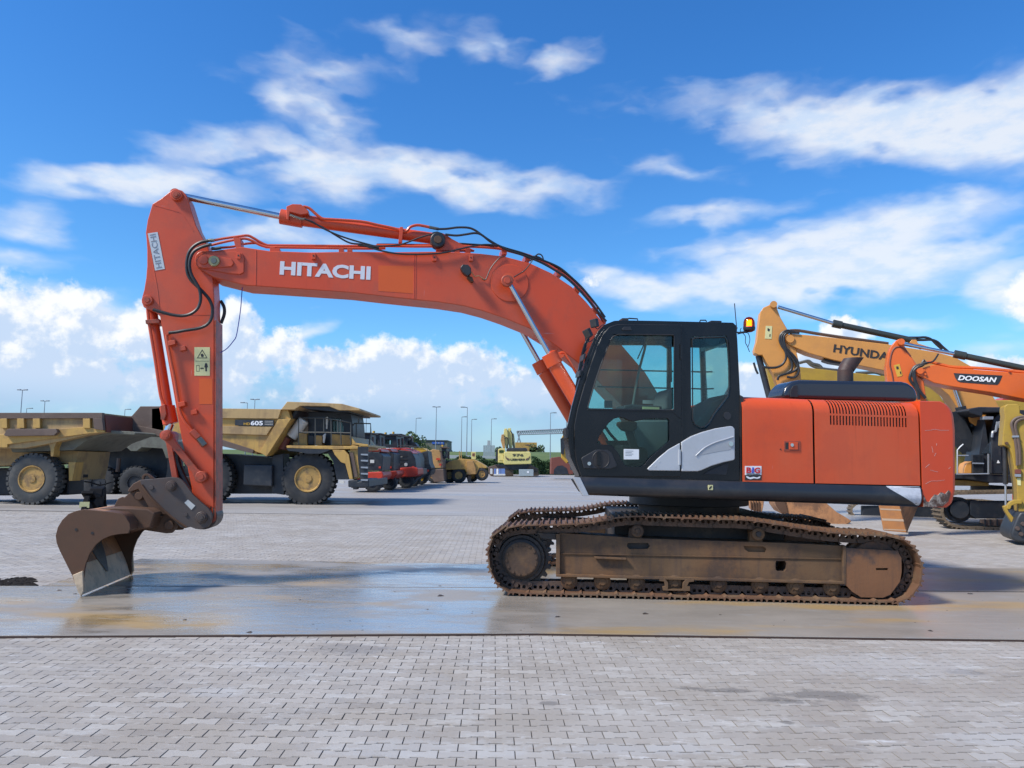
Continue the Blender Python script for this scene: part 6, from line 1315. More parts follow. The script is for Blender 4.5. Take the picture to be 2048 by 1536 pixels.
rear_loader(47, 973, Z3([(420, 474), (470, 474), (540, 500), (555, 515), (430, 505)]), Z3([(500, 505), (555, 512), (572, 560), (572, 650), (520, 655)]), Z3([(520, 650), (590, 640), (596, 690), (560, 712), (530, 712)]), Z3([(330, 470), (334, 362), (410, 366), (414, 470)]), [(826, 959, 14)], ('rred', 'chassis', 'bedbrown', 'chassis'),
            'dark rear of a loader squeezed between the badge loader and the yellow one', GR)
def ex4(fr, P, g):
    P(MB().px(fr, Z3([(490, 470), (498, 372), (508, 376), (514, 470)]), .8, 1.4), 'exhaust_stack', 'bedbrown', .02)
    P(MB().px(fr, Z3([(470, 470), (485, 420), (530, 430), (560, 470)]), .5, 1.8), 'air_intake', 'chassis', .02)
rear_loader(50, 969, Z3([(470, 478), (600, 476), (635, 500), (590, 510), (575, 640), (560, 640), (520, 500)]), Z3([(590, 510), (636, 500), (650, 600), (668, 640), (640, 680), (585, 690), (575, 640)]), Z3([(575, 690), (640, 680), (672, 650), (660, 690), (610, 720), (575, 720)]), Z3([(400, 470), (404, 380), (470, 384), (474, 470)]), [(842, 955, 14)], ('catyellow', 'navy', 'chassis', 'catyellow'),
            'yellow wheel loader with a dark grille and exhaust stack after the red ones', 'yellow wheel loaders in the far row', ex4)
def ex5(fr, P, g):
    P(MB().px(fr, Z3([(706, 558), (736, 558), (736, 574), (706, 574)]), -.09, -.05), 'red_badge', 'rred', parent=g)
rear_loader(55, 966, Z3([(640, 560), (652, 500), (680, 484), (735, 494), (752, 540), (768, 640), (640, 640)]), Z3([(738, 500), (750, 500), (766, 600), (768, 640), (745, 640)]), Z3([(700, 650), (768, 645), (776, 750), (690, 758), (660, 700)]), Z3([(745, 560), (750, 470), (790, 470), (792, 560)]), [(866, 951, 14)], ('tan', 'bedbrown', 'bedbrown', 'tan'),
            'tan wheel loader with a scuffed rear bumper at the end of the row', 'yellow wheel loaders in the far row', ex5)

# ---- grader
fr = Frame((0, 57, 0), 0)
t_ = thing('grader', fr.p(fr.uz(930, 965)[0], 1.2, 0), 'yellow road grader with tandem wheels at the far end of the row', 'grader'); P = put(t_)
P(MB().px(fr, Z3([(765, 620), (820, 580), (900, 562), (1020, 570), (1060, 590), (1122, 628), (1120, 642), (1060, 640), (1040, 690), (960, 690), (940, 650), (770, 655)]), 0, 2.2), 'body', 'ochre', .05)
P(MB().px(fr, Z3([(955, 580), (1010, 580), (1030, 640), (1032, 690), (955, 695)]), -.2, .3), 'side_tank', 'tan', .04)
P(MB().px(fr, Z3([(765, 580), (830, 576), (840, 600), (770, 606)]), .3, 1.9), 'hood_cover', 'bedbrown', .04)
for x in (893, 908): P(MB().px(fr, Z3([(x, 500), (x + 6, 500), (x + 6, 570), (x, 570)]), .5, .6), 'lift_post', 'ochre')
P(MB().px(fr, Z3([(965, 700), (985, 700), (985, 755), (970, 757), (960, 740)]), .1, 1.5), 'blade', 'bedbrown', .01)
for (x, y, r, w) in ((815, 700, 15, .5), (890, 700, 15.2, 0), (1080, 690, 13, 0), (1000, 705, 12, 1.6)): wheel(fr, P, Z3([(x, y)])[0], r, w, .45, 'tyre', 'ochre', .5, lugs=18, seg=24)

# ---- pale yellow excavator seen from behind
fr = Frame((0, 84, 0), 0)
t_ = thing('excavator', fr.p(fr.uz(1036, 952)[0], 2, 0), 'pale yellow excavator facing away in the far middle, lettered 976', 'excavator'); P = put(t_)
cwt = P(MB().px(fr, ZF([(945, 478), (960, 470), (1280, 470), (1292, 490), (1302, 615), (1290, 628), (955, 636), (940, 620)]), 0, 1.0), 'counterweight', 'lyellow', .15)
text('976', 'lettering', fr, ZF([(1056, 530)])[0], ZF([(1196, 530)])[0], 5.0, -.002, M['letterdark'], cwt, bold=.02, depth=.03)
text('LIEBHERR', 'lettering', fr, ZF([(1030, 583)])[0], ZF([(1220, 583)])[0], 4.0, -.002, M['letterdark'], cwt, bold=.03, depth=.03)
for s in (1, -1):
    pts = [(965, 525), (985, 548), (1018, 560), (1016, 582), (985, 574), (968, 550)]
    if s < 0: pts = [(2243 - x, y) for x, y in pts]
    P(MB().px(fr, ZF(pts), -.04, .01), 'grille_slot', 'bedbrown', parent=cwt)
P(MB().px(fr, ZF([(975, 468), (980, 428), (1000, 420), (1230, 420), (1245, 440), (1248, 466)]), .3, 3.5), 'engine_cover', 'skirt', .1)
P(MB().px(fr, ZF([(870, 610), (872, 440), (900, 425), (960, 430), (965, 478), (945, 500), (942, 612)]), .5, 4.5), 'cab', 'lyellow', .05)
P(MB().px(fr, ZF([(885, 485), (885, 450), (945, 450), (945, 485)]), .44, .5), 'cab_window', 'glassdark'); P(MB().px(fr, ZF([(835, 590), (850, 440), (872, 425), (872, 595)]), .8, 1.4), 'mirror_rail', 'chassis', .02)
P(MB().px(fr, ZF([(888, 580), (890, 495), (935, 495), (940, 580)]), .44, .5), 'side_door', 'lyellow', .01)
for i, (x0, x1, yt) in enumerate([(905, 950, 250), (940, 990, 175), (985, 1040, 170), (1035, 1078, 240)]):
    P(MB().px(fr, ZF([(x0 + 10, yt), (x1 - 5, yt - 4), (x1 + 5, yt + 60), (x1 + 12, 425), (x0 + 30, 430), (x0, yt + 80)]), 1.2 + .25 * i, 1.8 + .25 * i), 'boom_section', 'lyellow' if i != 0 else 'tan', .04)
P(MB().tube([fr.hit(x, y, 1.1) for x, y in ZF([(950, 300), (985, 290), (1000, 340), (990, 420)])], .06, 6, 3), 'hose', 'hose'); P(MB().tube([fr.hit(x, y, 1.0) for x, y in ZF([(1030, 200), (1060, 260), (1060, 330), (1080, 420)])], .06, 6, 3), 'hose', 'hose')
P(MB().px(fr, ZF([(830, 632), (1290, 632), (1230, 700), (1050, 705)]), .4, 4), 'deck_frame', 'chassis')
for L_, s in (([(742, 665), (830, 640), (960, 640), (1060, 680), (1068, 778), (770, 776), (750, 740)], 0), ([(1225, 640), (1300, 640), (1385, 690), (1392, 778), (1235, 778)], 1)):
    tk = P(MB().px(fr, ZF(L_), .6, 5.5), 'crawler_track', 'bedbrown', .05)
    for k in range(6): P(MB().px(fr, ZF([(L_[-3][0] - 110 if s == 0 else 1330, 690 + k * 15), (L_[-3][0] if s == 0 else 1388, 690 + k * 15), (L_[-3][0] if s == 0 else 1388, 697 + k * 15), (L_[-3][0] - 110 if s == 0 else 1330, 697 + k * 15)]), .5, .6), 'track_shoe', 'trackdust', parent=tk)
fr = Frame((0, 82, 0), 0)
def simple_box(name, label, cat, fr, px4, w0, w1, mt, bevel=.02, group=None):
    mb = MB().px(fr, px4, w0, w1); ob = mb.build(name, M[mt], None, bevel); ob['label'] = label; ob['category'] = cat
    if group: ob['group'] = group
    return ob
M['boxgrey'] = mat('grey box', (.30, .35, .36), .6, var=.1)
bxo = simple_box('storage_box', 'grey metal box standing at the feet of the pale yellow excavator', 'box', fr, ZF([(1140, 697), (1325, 697), (1325, 782), (1140, 782)]), 0, 1.4, 'boxgrey')
MB().px(fr, ZF([(1243, 718), (1268, 718), (1268, 744), (1243, 744)]), -.02, -.001).build('label_sheet', M['white'], bxo)
M['palletblue'] = mat('blue crates', (.12, .2, .42), .6, var=.2)
pl = simple_box('pallet_load', 'low pallet of blue and white goods beneath the excavator cab', 'pallet', fr, ZF([(815, 755), (965, 755), (965, 776), (815, 776)]), 0, 1.2, 'paleband')
for k, (x0, x1, m_) in enumerate([(770, 800, 'paleband'), (820, 845, 'palletblue'), (850, 875, 'white'), (880, 905, 'palletblue'), (910, 960, 'palletblue')]):
    MB().px(fr, ZF([(x0, 688), (x1, 688), (x1, 755), (x0, 755)]), .1, 1.0).build('crate', M[m_], pl, .01)

# ---- bucket arm beside the cab front
fr = Frame((0, 74, 0), 0)
t_ = thing('excavator', fr.p(fr.uz(1130, 949)[0], 1, 0), 'yellow excavator arm with rust red bucket resting just left of the cab', 'excavator'); P = put(t_)
P(MB().px(fr, Z3([(1645, 690), (1648, 555), (1720, 545), (1770, 600), (1830, 600), (1830, 692)]), 0, 2.0, holes=[]), 'bucket', 'bedred', .05)
P(MB().px(fr, Z3([(1668, 690), (1672, 650), (1700, 622), (1740, 618), (1775, 640), (1790, 690)]), -.03, .0), 'bucket_mouth', 'chassis')
P(MB().px(fr, Z3([(1735, 600), (1730, 400), (1745, 370), (1790, 380), (1830, 420), (1830, 560), (1760, 610)]), .4, 1.0), 'arm', 'catyellow', .03)
P(MB().px(fr, Z3([(1728, 520), (1724, 400), (1745, 385), (1760, 460), (1750, 530)]), .2, .4), 'cylinder', 'chassis', .03)
P(MB().px(fr, [(1220, 905), (1420, 900), (1420, 950), (1220, 952)], .1, 3), 'undercarriage', 'chassis', .05)
# ================================================================ right hand group
# ---- orange yellow excavator lettered HYUNDAI
fh = Frame((12.0, 19.4, 0), -.18)
t_ = thing('excavator', fh.p(fh.uz(1960, 1058)[0], 1.6, 0), 'orange yellow excavator with black cab behind the counterweight, lettered HYUNDAI', 'excavator'); P = put(t_)
Hb = 1.3
armh = P(MB().px(fh, ZG([(380, 125), (395, 95), (435, 85), (468, 105), (478, 180), (520, 290), (600, 425), (640, 560), (715, 690), (772, 930), (800, 1330), (1120, 2200), (980, 2300), (540, 1330), (430, 1010), (340, 860), (290, 768), (240, 768), (190, 745), (180, 700), (212, 590), (235, 400), (258, 220), (300, 160)]), Hb + .08, Hb + .5), 'arm', 'hyellow', .02)
bh = P(MB().px(fh, [(1571, 681), (1572, 672), (1581, 667), (1592, 668), (1628, 671), (1780, 689), (1875, 704.7), (1910, 714), (1943, 733), (1985, 790), (2008, 830), (2030, 900), (1980, 940), (1940, 860), (1917, 819), (1898, 790), (1875, 772), (1850, 762), (1773, 742), (1667, 720), (1617, 706), (1580, 690)], Hb, Hb + .6), 'boom', 'hyellow', .02)
text('HYUNDAI', 'lettering', fh, ZG([(1190, 730)])[0], ZG([(1925, 846)])[0], 16.0, Hb - .001, M['letterdark'], bh, bold=.03, depth=.01)
for q, r in (((1580, 678), 8), ((1547, 609), 7)):
    c = fh.uz(q[0], q[1], Hb); k = fh.mpp(q[0], q[1], Hb); P(MB().lathe(fh, c[0], c[1], [(Hb - .05, r * k * .8), (Hb - .05, r * k), (Hb + .1, r * k)], 20), 'pin_boss', 'hyellow', parent=bh if r == 8 else armh)
def cyl2(fr, P, a, b_, c_, w, rr_, br_, par=None, bm='darkgreen', name='cylinder'):
    k = fr.mpp(*b_, w); o = P(MB().cyl(fr.hit(*b_, w), fr.hit(*c_, w), br_ * k, seg=20), name, bm, parent=par)
    P(MB().cyl(fr.hit(*a, w), fr.hit(*b_, w), rr_ * k, seg=14), 'rod', 'chrome', parent=o)
    d = (fr.hit(*c_, w) - fr.hit(*b_, w)).normalized(); P(MB().cyl(fr.hit(*b_, w) - d * .02, fr.hit(*b_, w) + d * .22, br_ * 1.3 * k, seg=20), 'gland', bm, parent=o)
    return o
cyl2(fh, P, (1556, 614), (1667, 647), (1830, 682), Hb + .3, 3.8, 6.4, bh, name='arm_cylinder')
cyl2(fh, P, (1524, 770), (1519, 720), (1508, 690), Hb + .3, 4, 6, armh, name='cap_cylinder') if False else None
P(MB().cyl(fh.hit(1517, 712, Hb + .3), fh.hit(1540, 800, Hb + .3), 6.8 * fh.mpp(1517, 712), seg=18), 'bucket_cylinder', 'chassis', parent=armh)
P(MB().tube([fh.hit(x, y, Hb + .2) for x, y in ZG([(175, 865), (205, 960), (230, 1010)])], .03, 6, 2), 'hose', 'hose', parent=armh)
P(MB().px(fh, ZG([(330, 395), (412, 398), (404, 562), (318, 558)]), Hb + .07, Hb + .08), 'warning_sticker', 'label', parent=armh)
P(MB().px(fh, ZG([(355, 420), (385, 440), (370, 470), (350, 450)]), Hb + .064, Hb + .07), 'sticker_figure', 'letterdark', parent=armh)
P(MB().px(fh, ZG([(378, 500), (390, 498), (388, 535), (376, 535)]), Hb + .064, Hb + .07), 'sticker_figure', 'letterdark', parent=armh)
for a in [[(700, 480), (620, 455), (560, 470), (515, 520), (510, 590), (540, 660), (580, 720), (590, 800), (550, 880), (470, 925), (370, 930), (280, 918)], [(760, 485), (640, 480), (580, 500), (560, 570), (590, 680), (680, 770), (740, 860), (735, 930), (680, 980), (580, 1010), (500, 1040), (480, 1090)], [(640, 470), (560, 490), (530, 560), (560, 660), (620, 780), (665, 880), (655, 960), (600, 1000)], [(600, 720), (690, 840), (745, 940), (740, 1010), (690, 1055), (600, 1050)]]:
    P(MB().tube([fh.hit(x, y, Hb - .03) for x, y in ZG(a)], .035, 7, 4), 'hose', 'hose', parent=armh)
for dy in (0, 14): P(MB().tube([fh.hit(x, y, Hb + .1 + dy * .02) for x, y in ZG([(640, 450 + dy), (760, 450 + dy), (1000, 490 + dy), (1300, 535 + dy), (1600, 575 + dy), (1900, 615 + dy)])], .03, 6, 3), 'hard_pipe', 'bedbrown', parent=bh)
P(MB().px(fh, ZG([(1070, 820), (1130, 815), (1320, 865), (1320, 890), (1160, 865), (1080, 840)]), Hb + .1, Hb + .5), 'work_lamp', 'hose', .02, bh)
for dx in (0, 12): P(MB().tube([fh.hit(x + dx, y + dx * .4, Hb + .3) for x, y in ZH([(520, 235), (640, 235), (740, 232), (820, 262), (880, 320), (960, 390)])], .035, 7, 3), 'hose', 'hose', parent=bh)
P(MB().px(fh, ZH([(530, 300), (560, 260), (620, 262), (640, 310), (800, 360), (700, 380)]), Hb + .2, Hb + .4), 'cylinder_lug', 'hyellow', .01, bh)
for w in (Hb - .15, Hb + .75):
    cyl2(fh, P, (1897, 745), (1921, 815), (1948, 905), w, 3.6, 8.2, bh, 'chassis', 'boom_cylinder')
bk2 = P(MB().px(fh, Z9([(605, 60), (625, 130), (665, 185), (740, 222), (900, 262), (1120, 290), (1185, 292), (1245, 258), (1215, 235), (1120, 180), (1040, 110), (1000, 60)]), .9, 2.2), 'bucket', 'rustin', .03)
P(MB().px(fh, Z9([(605, 60), (625, 130), (665, 185), (720, 190), (690, 60)]), .85, .91), 'side_plate', 'rust', .01, bk2)
# body
P(MB().px(fh, ZI([(120, 700), (370, 700), (930, 715), (1500, 715), (1500, 800), (660, 800), (380, 760), (120, 760)]), .3, 2.8), 'deck_frame', 'chassis', .03)
P(MB().px(fh, ZI([(100, 765), (380, 768), (650, 795), (650, 835), (240, 830), (100, 830)]), .5, 2.6), 'swing_base', 'ochre', .02)
P(MB().cyl(fh.hit(*ZI([(800, 830)])[0], 1.5) , fh.hit(*ZI([(800, 905)])[0], 1.5), .75, seg=32), 'slew_ring', 'chassis')
hc_ = P(MB().px(fh, ZH([(1290, 1200), (1330, 1175), (1450, 1155), (1800, 1160), (1900, 1160), (1900, 1230), (1500, 1230), (1500, 1290), (1330, 1240)]), .2, 1.2), 'cab_roof', 'chassis', .03)
P(MB().px(fh, ZI([(590, 70), (700, 72), (695, 105), (590, 105)]), .15, .4), 'roof_lamp', 'steelgrey', .01, hc_)
cp = P(MB().px(fh, ZI([(598, 100), (540, 480), (480, 700), (540, 705), (690, 700), (800, 705), (1500, 700), (1500, 0), (800, 0), (700, 100), (645, 420), (600, 100)]), .35, 1.2, holes=[]), 'cab', 'chassis', .02)
P(MB().px(fh, ZI([(690, 310), (685, 470), (565, 482), (600, 420)]), .33, .345), 'side_window', 'glassdark', parent=cp)
M['skyglass'] = mat('window glass reflecting', (.35, .45, .55), .05, metal=.9, var=.02, rvar=0)
P(MB().px(fh, ZI([(688, 312), (684, 468), (568, 480), (602, 415)]), .32, .328), 'side_window', 'skyglass', parent=cp)
P(MB().px(fh, ZI([(680, 240), (770, 235), (800, 700), (665, 700)]), .25, .36), 'door_post', 'navy', .02, cp)
P(MB().px(fh, ZI([(735, 583), (750, 550), (768, 583)]), .235, .25), 'white_emblem', 'white', parent=cp)
P(MB().px(fh, ZI([(370, 700), (378, 640), (400, 590), (460, 560), (460, 700)]), .25, .7), 'lamp_guard', 'hyellow', .02)
gr_ = P(MB().px(fh, ZI([(465, 490), (592, 485), (590, 700), (470, 700)]), .2, .34), 'step_grille', 'chassis', .01)
for k in range(8): P(MB().px(fh, ZI([(474 + k * 14, 495), (478 + k * 14, 495), (478 + k * 14, 695), (474 + k * 14, 695)]), .185, .2), 'bar', 'navy', parent=gr_)
rails(fh, [ZI([(300, 700), (300, 440), (330, 405), (365, 375)]), ZI([(290, 705), (650, 700)]), ZI([(300, 500), (420, 500)]), ZI([(640, 480), (640, 700)]), ZI([(465, 585), (590, 588)])], .15, .02, 'handrail', 'steelgrey', P)
P(MB().px(fh, ZI([(240, 20), (340, 20), (560, 470), (470, 480), (250, 240)]), .9, 1.6), 'engine_bay', 'chassis')
P(MB().px(fh, ZI([(420, 50), (590, 80), (575, 215), (450, 130)]), .8, .9), 'boom_foot', 'hyellow', .01)
P(MB().tube([fh.hit(x, y, .22) for x, y in ZI([(740, 130), (730, 180), (720, 235), (690, 240), (680, 300)])], .03, 6, 3), 'mirror_arm', 'steelgrey'); P(MB().px(fh, ZI([(755, 125), (800, 115), (800, 200), (760, 200)]), .15, .2), 'mirror', 'steelgrey', .01)
# crawler
loop = ZI([(200, 935), (260, 900), (420, 893), (700, 888), (1000, 884), (1300, 884), (1500, 900), (1640, 1000), (1650, 1150), (1560, 1280), (1300, 1330), (1000, 1328), (600, 1320), (400, 1312), (260, 1290), (175, 1240), (120, 1160), (115, 1060), (150, 980)])
for w in (0, 2.4):
    me, mats = belt(fh, P, loop, w, .6); place_belt(t_, me, mats)
    P(MB().px(fh, ZI([(440, 990), (500, 985), (530, 1000), (1400, 1000), (1400, 1190), (520, 1190), (500, 1195), (440, 1150)]), w + .12, w + .45), 'track_frame', 'navy', .02)
    c = fh.uz(*ZI([(330, 1095)])[0], w + .1); k = fh.mpp(1920, 1020, w) / 5.484
    P(MB().lathe(fh, c[0], c[1], [(w + .10, .001), (w + .10, 100 * k), (w + .12, 110 * k), (w + .2, 112 * k), (w + .2, 150 * k), (w + .4, 150 * k)], 32), 'idler', 'navy')
    P(MB().px(fh, ZI([(560, 1200), (930, 1200), (930, 1275), (640, 1270), (560, 1240)]), w + .1, w + .2), 'roller_guard', 'bedbrown', .01)
    for x in (600, 660, 735, 820, 890, 1000, 1100, 1200): P(MB().px(fh, ZI([(x, 1198), (x + 14, 1198), (x + 14, 1270), (x, 1270)]), w + .06, w + .1), 'guard_rib', 'chassis')

# ---- mustard excavator behind them
fm_ = Frame((12, 24.5, 0), -.25)
t_ = thing('excavator', fm_.p(fm_.uz(1760, 1040)[0], 1, 0), 'mustard excavator whose boom shows under the lettered yellow boom', 'excavator'); P = put(t_)
b3 = P(MB().px(fm_, ZG([(330, 900), (420, 890), (560, 900), (780, 920), (1000, 945), (1260, 975), (1880, 1040)]) + ZH([(750, 850), (850, 920), (950, 1030), (1040, 1190), (1150, 1500), (1050, 1560), (900, 1240), (740, 1020), (230, 880)]) + ZG([(1250, 1110), (780, 1085), (450, 1100)]), 0, .6), 'boom', 'mustard', .02)
P(MB().px(fm_, ZG([(330, 900), (420, 900), (470, 1050), (560, 1400), (900, 2700), (800, 2700), (450, 1500)]), -.05, .5), 'arm', 'mustard', .02)
for a in ([(760, 870), (850, 850), (900, 890), (960, 920), (1100, 950), (1250, 965)], [(830, 850), (880, 845), (930, 880), (1010, 900), (1050, 940)]): P(MB().tube([fm_.hit(x, y, .1) for x, y in ZG(a)], .05, 6, 3), 'hose', 'fitting', parent=b3)
P(MB().tube([fm_.hit(x, y, .1) for x, y in ZG([(1480, 1000), (1620, 995), (1720, 990), (1800, 1010), (1890, 1050)])], .05, 6, 3), 'hose', 'fitting', parent=b3)
P(MB().px(fm_, Z9([(390, 40), (530, 40), (520, 130), (505, 195), (470, 192), (440, 170), (412, 160)]), 0, .9), 'bucket', 'rustin', .02)
for k in range(4): P(MB().px(fm_, Z9([(412 + 22 * k, 90), (420 + 22 * k, 90), (428 + 20 * k, 190), (420 + 20 * k, 190)]), -.06, 0), 'rib', 'rust', .005)
P(MB().cyl(fm_.hit(1885, 790, -.1), fm_.hit(1912, 850, -.1), .05), 'cylinder_rod', 'chrome', parent=b3)
P(MB().px(fm_, [(1900, 800), (2200, 800), (2200, 960), (1900, 960)], 1.2, 3.5), 'house', 'mustard', .05)
me, mats = belt(fm_, P, [(1700, 1020), (1720, 1003), (1790, 998), (1880, 1000), (1990, 1003), (2000, 1030), (1960, 1044), (1800, 1043), (1720, 1040)], .2, .6); place_belt(t_, me, mats)
P(MB().px(fm_, [(1725, 1012), (1980, 1012), (1980, 1035), (1725, 1035)], .3, .6), 'track_frame', 'chassis', .02)

# ---- bright orange excavator lettered DOOSAN
M['bucketpaint'] = mat('worn orange bucket paint', (.42, .17, .05), .6, var=.2, dirt=(.25, .12, .06), damt=.4); M['wornband'] = mat('rubbed band', (.46, .33, .22), .6, var=.2)
fd = Frame((9.0, 17.4, 0), -.34)
t_ = thing('excavator', Vector((11.5, 16.5, 0)), 'bright orange excavator whose boom enters from the right edge, lettered DOOSAN', 'excavator'); P = put(t_)
armd = P(MB().px(fd, ZH([(215, 630), (225, 560), (240, 450), (275, 355), (340, 275), (400, 246), (440, 262), (458, 300), (462, 350), (520, 440), (620, 590), (650, 760), (715, 800), (745, 1010), (770, 1300), (690, 2250), (560, 2250), (400, 1700), (330, 1300), (240, 1000), (232, 800)]), .08, .5), 'arm', 'dorange', .02)
P(MB().tube([fd.hit(x, y, .08) for x, y in ZH([(310, 810), (290, 700), (265, 590), (285, 450), (330, 370), (400, 360), (470, 400), (540, 480)])], .02, 5, 4), 'weld_seam', 'bedred', parent=armd)
bd = P(MB().px(fd, ZH([(608, 700), (618, 668), (690, 640), (830, 600), (870, 592), (1000, 620), (1100, 640), (1340, 655), (1700, 680), (2100, 712), (3000, 800), (3500, 1100), (3800, 1500), (3500, 1600), (3100, 1250), (2600, 1130), (2048, 1052), (1600, 962), (1060, 880), (850, 836), (740, 780), (660, 748), (620, 730)]), 0, .6), 'boom', 'dorange', .02)
P(MB().px(fd, ZH([(1112, 706), (1760, 738), (1735, 800), (1712, 845), (1690, 862), (1580, 856), (1200, 828), (1160, 810), (1135, 770)]), -.008, .002), 'name_band', 'navy', 0, bd)
text('DOOSAN', 'lettering', fd, ZH([(1168, 800)])[0], ZH([(1682, 832)])[0], 10.0, -.009, M['white'], bd, bold=.03, depth=.01, shear=.25)
for q, r in (((1840, 742), 7), ((1802, 684), 7)):
    c = fd.uz(q[0], q[1], 0); k = fd.mpp(q[0], q[1]); P(MB().lathe(fd, c[0], c[1], [(-.05, r * k * .8), (-.05, r * k), (.1, r * k)], 20), 'pin_boss', 'dorange', parent=bd if r == 7 and q[0] > 1810 else armd)
cyl2(fd, P, (1808, 688), (1910, 708), (2120, 752), .3, 4.2, 7.0, bd, name='arm_cylinder')
st_ = P(MB().px(fd, ZH([(315, 602), (392, 582), (432, 730), (420, 745), (362, 756)]), .07, .08), 'warning_sticker', 'catyellow', parent=armd)
P(MB().px(fd, ZH([(345, 620), (375, 615), (385, 650), (355, 655)]), .064, .07), 'sticker_figure', 'letterdark', parent=st_); P(MB().px(fd, ZH([(395, 690), (410, 680), (418, 720), (405, 720)]), .064, .07), 'sticker_figure', 'letterdark', parent=st_)
for a in [[(720, 590), (650, 600), (590, 630), (550, 700), (530, 780), (560, 840), (610, 900), (640, 980), (650, 1060)], [(760, 570), (680, 590), (610, 640), (570, 700), (590, 790), (620, 870), (670, 960), (740, 1040)], [(700, 600), (600, 650), (590, 720), (600, 800), (640, 900)]]:
    P(MB().tube([fd.hit(x, y, -.03) for x, y in ZH(a)], .035, 7, 4), 'hose', 'hose', parent=armd)
P(MB().tube([fd.hit(x, y, .1) for x, y in ZH([(700, 585), (800, 560), (870, 575), (1000, 605), (1100, 625), (1340, 635), (1700, 660), (2100, 700)])], .035, 7, 3), 'hard_pipe', 'dorange', parent=bd)
P(MB().tube([fd.hit(x, y, .0) for x, y in ZH([(690, 570), (720, 530), (740, 560), (840, 550), (910, 450)])], .02, 5, 3), 'cable', 'hose', parent=bd)
for (x, y) in ((720, 670), (740, 720), (1850, 670)): P(MB().px(fd, ZH([(x - 12, y - 14), (x + 12, y - 14), (x + 12, y + 14), (x - 12, y + 14)]), -.05, 0), 'lug', 'dorange', .005, bd)
bkd = P(MB().px(fd, Z9([(1460, 60), (1635, 60), (1637, 130), (1692, 350), (1505, 332), (1470, 140)]), -.1, .0), 'bucket', 'bucketpaint', .01)
for y0, y1 in ((150, 162), (232, 250), (318, 326)): P(MB().px(fd, Z9([(1473 + (y0 - 130) * .17, y0), (1640 + (y0 - 130) * .25, y0 + 8), (1640 + (y1 - 130) * .25, y1 + 8), (1473 + (y1 - 130) * .17, y1)]), -.104, -.1), 'worn_band', 'wornband', parent=bkd)
mbk = MB(); A_ = [fd.hit(x, y, -.1) for x, y in Z9([(1635, 60), (1637, 130), (1692, 352)])]; B_ = [fd.hit(x, y, 1.3) for x, y in Z9([(1800, 60), (1780, 130), (1695, 330)])]
mbk.add(A_ + B_ + [q + Vector((.04, .03, 0)) for q in A_ + B_], [(0, 1, 4, 3), (1, 2, 5, 4), (6, 7, 10, 9), (7, 8, 11, 10), (0, 1, 7, 6), (1, 2, 8, 7), (3, 4, 10, 9), (4, 5, 11, 10), (0, 3, 9, 6), (2, 5, 11, 8)])
P(mbk, 'bucket_side', 'rustin', 0, bkd)
P(MB().px(fd, [(2280, 860), (2700, 860), (2700, 985), (2280, 985)], -.6, 2.2), 'house', 'dorange', .05); P(MB().px(fd, [(2240, 760), (2330, 755), (2350, 985), (2220, 985)], -.7, .3), 'cab', 'chassis', .05)
me, mats = belt(fd, P, [(2150, 1040), (2180, 1012), (2400, 1006), (2640, 1010), (2680, 1040), (2640, 1072), (2400, 1076), (2180, 1074)], -.8, .6); place_belt(t_, me, mats)
P(MB().px(fd, [(2190, 1020), (2640, 1020), (2640, 1062), (2190, 1062)], -.7, -.3), 'track_frame', 'chassis', .02)

# ---- mustard arm at the right edge
fe = Frame((10.4, 15.9, 0), -.40)
t_ = thing('excavator', fe.p(fe.uz(2120, 1085)[0], 1, 0), 'mustard excavator arm with hoses and dark bucket at the right edge', 'excavator'); P = put(t_)
ar = P(MB().px(fe, ZI([(820, 60), (812, 10), (815, -40), (850, -66), (960, -66), (985, -45), (990, 40), (1040, 60), (1240, 60), (1300, 400), (1150, 1000), (1110, 1115), (975, 1120), (960, 980), (950, 800), (925, 640), (895, 480), (870, 415), (840, 398), (795, 388), (798, 300)]), 0, .45), 'arm', 'mustard', .02)
for a in [[(1100, 70), (1000, 75), (930, 100), (895, 150), (905, 210), (925, 280), (945, 400), (955, 500), (958, 610)], [(1120, 90), (1020, 95), (960, 120), (935, 170), (950, 260), (975, 380), (985, 500), (985, 600)]]: P(MB().tube([fe.hit(x, y, -.04) for x, y in ZI(a)], .03, 7, 4), 'hose', 'bedbrown', parent=ar)
P(MB().px(fe, ZI([(905, 280), (975, 280), (980, 300), (905, 302)]), -.08, 0), 'hose_clamp', 'steelgrey', .004, ar)
P(MB().px(fe, ZI([(935, 650), (1000, 650), (1000, 700), (935, 698)]), -.06, 0), 'hose_fitting', 'bedred', .004, ar); P(MB().px(fe, ZI([(935, 702), (1000, 704), (1000, 735), (935, 732)]), -.06, 0), 'hose_fitting', 'steelgrey', .004, ar)
P(MB().px(fe, ZI([(955, 748), (995, 750), (998, 828), (960, 824)]), -.01, 0), 'yellow_sticker', 'label', parent=ar)
c = fe.uz(*ZI([(838, 365)])[0], 0); k = fe.mpp(2010, 885) / 5.484
P(MB().lathe(fe, c[0], c[1], [(-.05, .001), (-.05, 18 * k), (.0, 20 * k)], 16), 'pin_boss', 'rust', parent=ar)
P(MB().cyl(fe.hit(*ZI([(822, 400)])[0], .2), fe.hit(*ZI([(828, 812)])[0], .2), 28 * k, seg=20), 'bucket_cylinder', 'hose', parent=ar); P(MB().cyl(fe.hit(*ZI([(828, 812)])[0], .2), fe.hit(*ZI([(832, 1060)])[0], .2), 13 * k, seg=14), 'cylinder_rod', 'steelgrey', parent=ar)
P(MB().px(fe, ZI([(805, 1060), (840, 1045), (860, 1075), (860, 1110), (945, 1215), (920, 1250), (900, 1240), (820, 1105)]), -.05, .1), 'link_arm', 'mustard', .01)
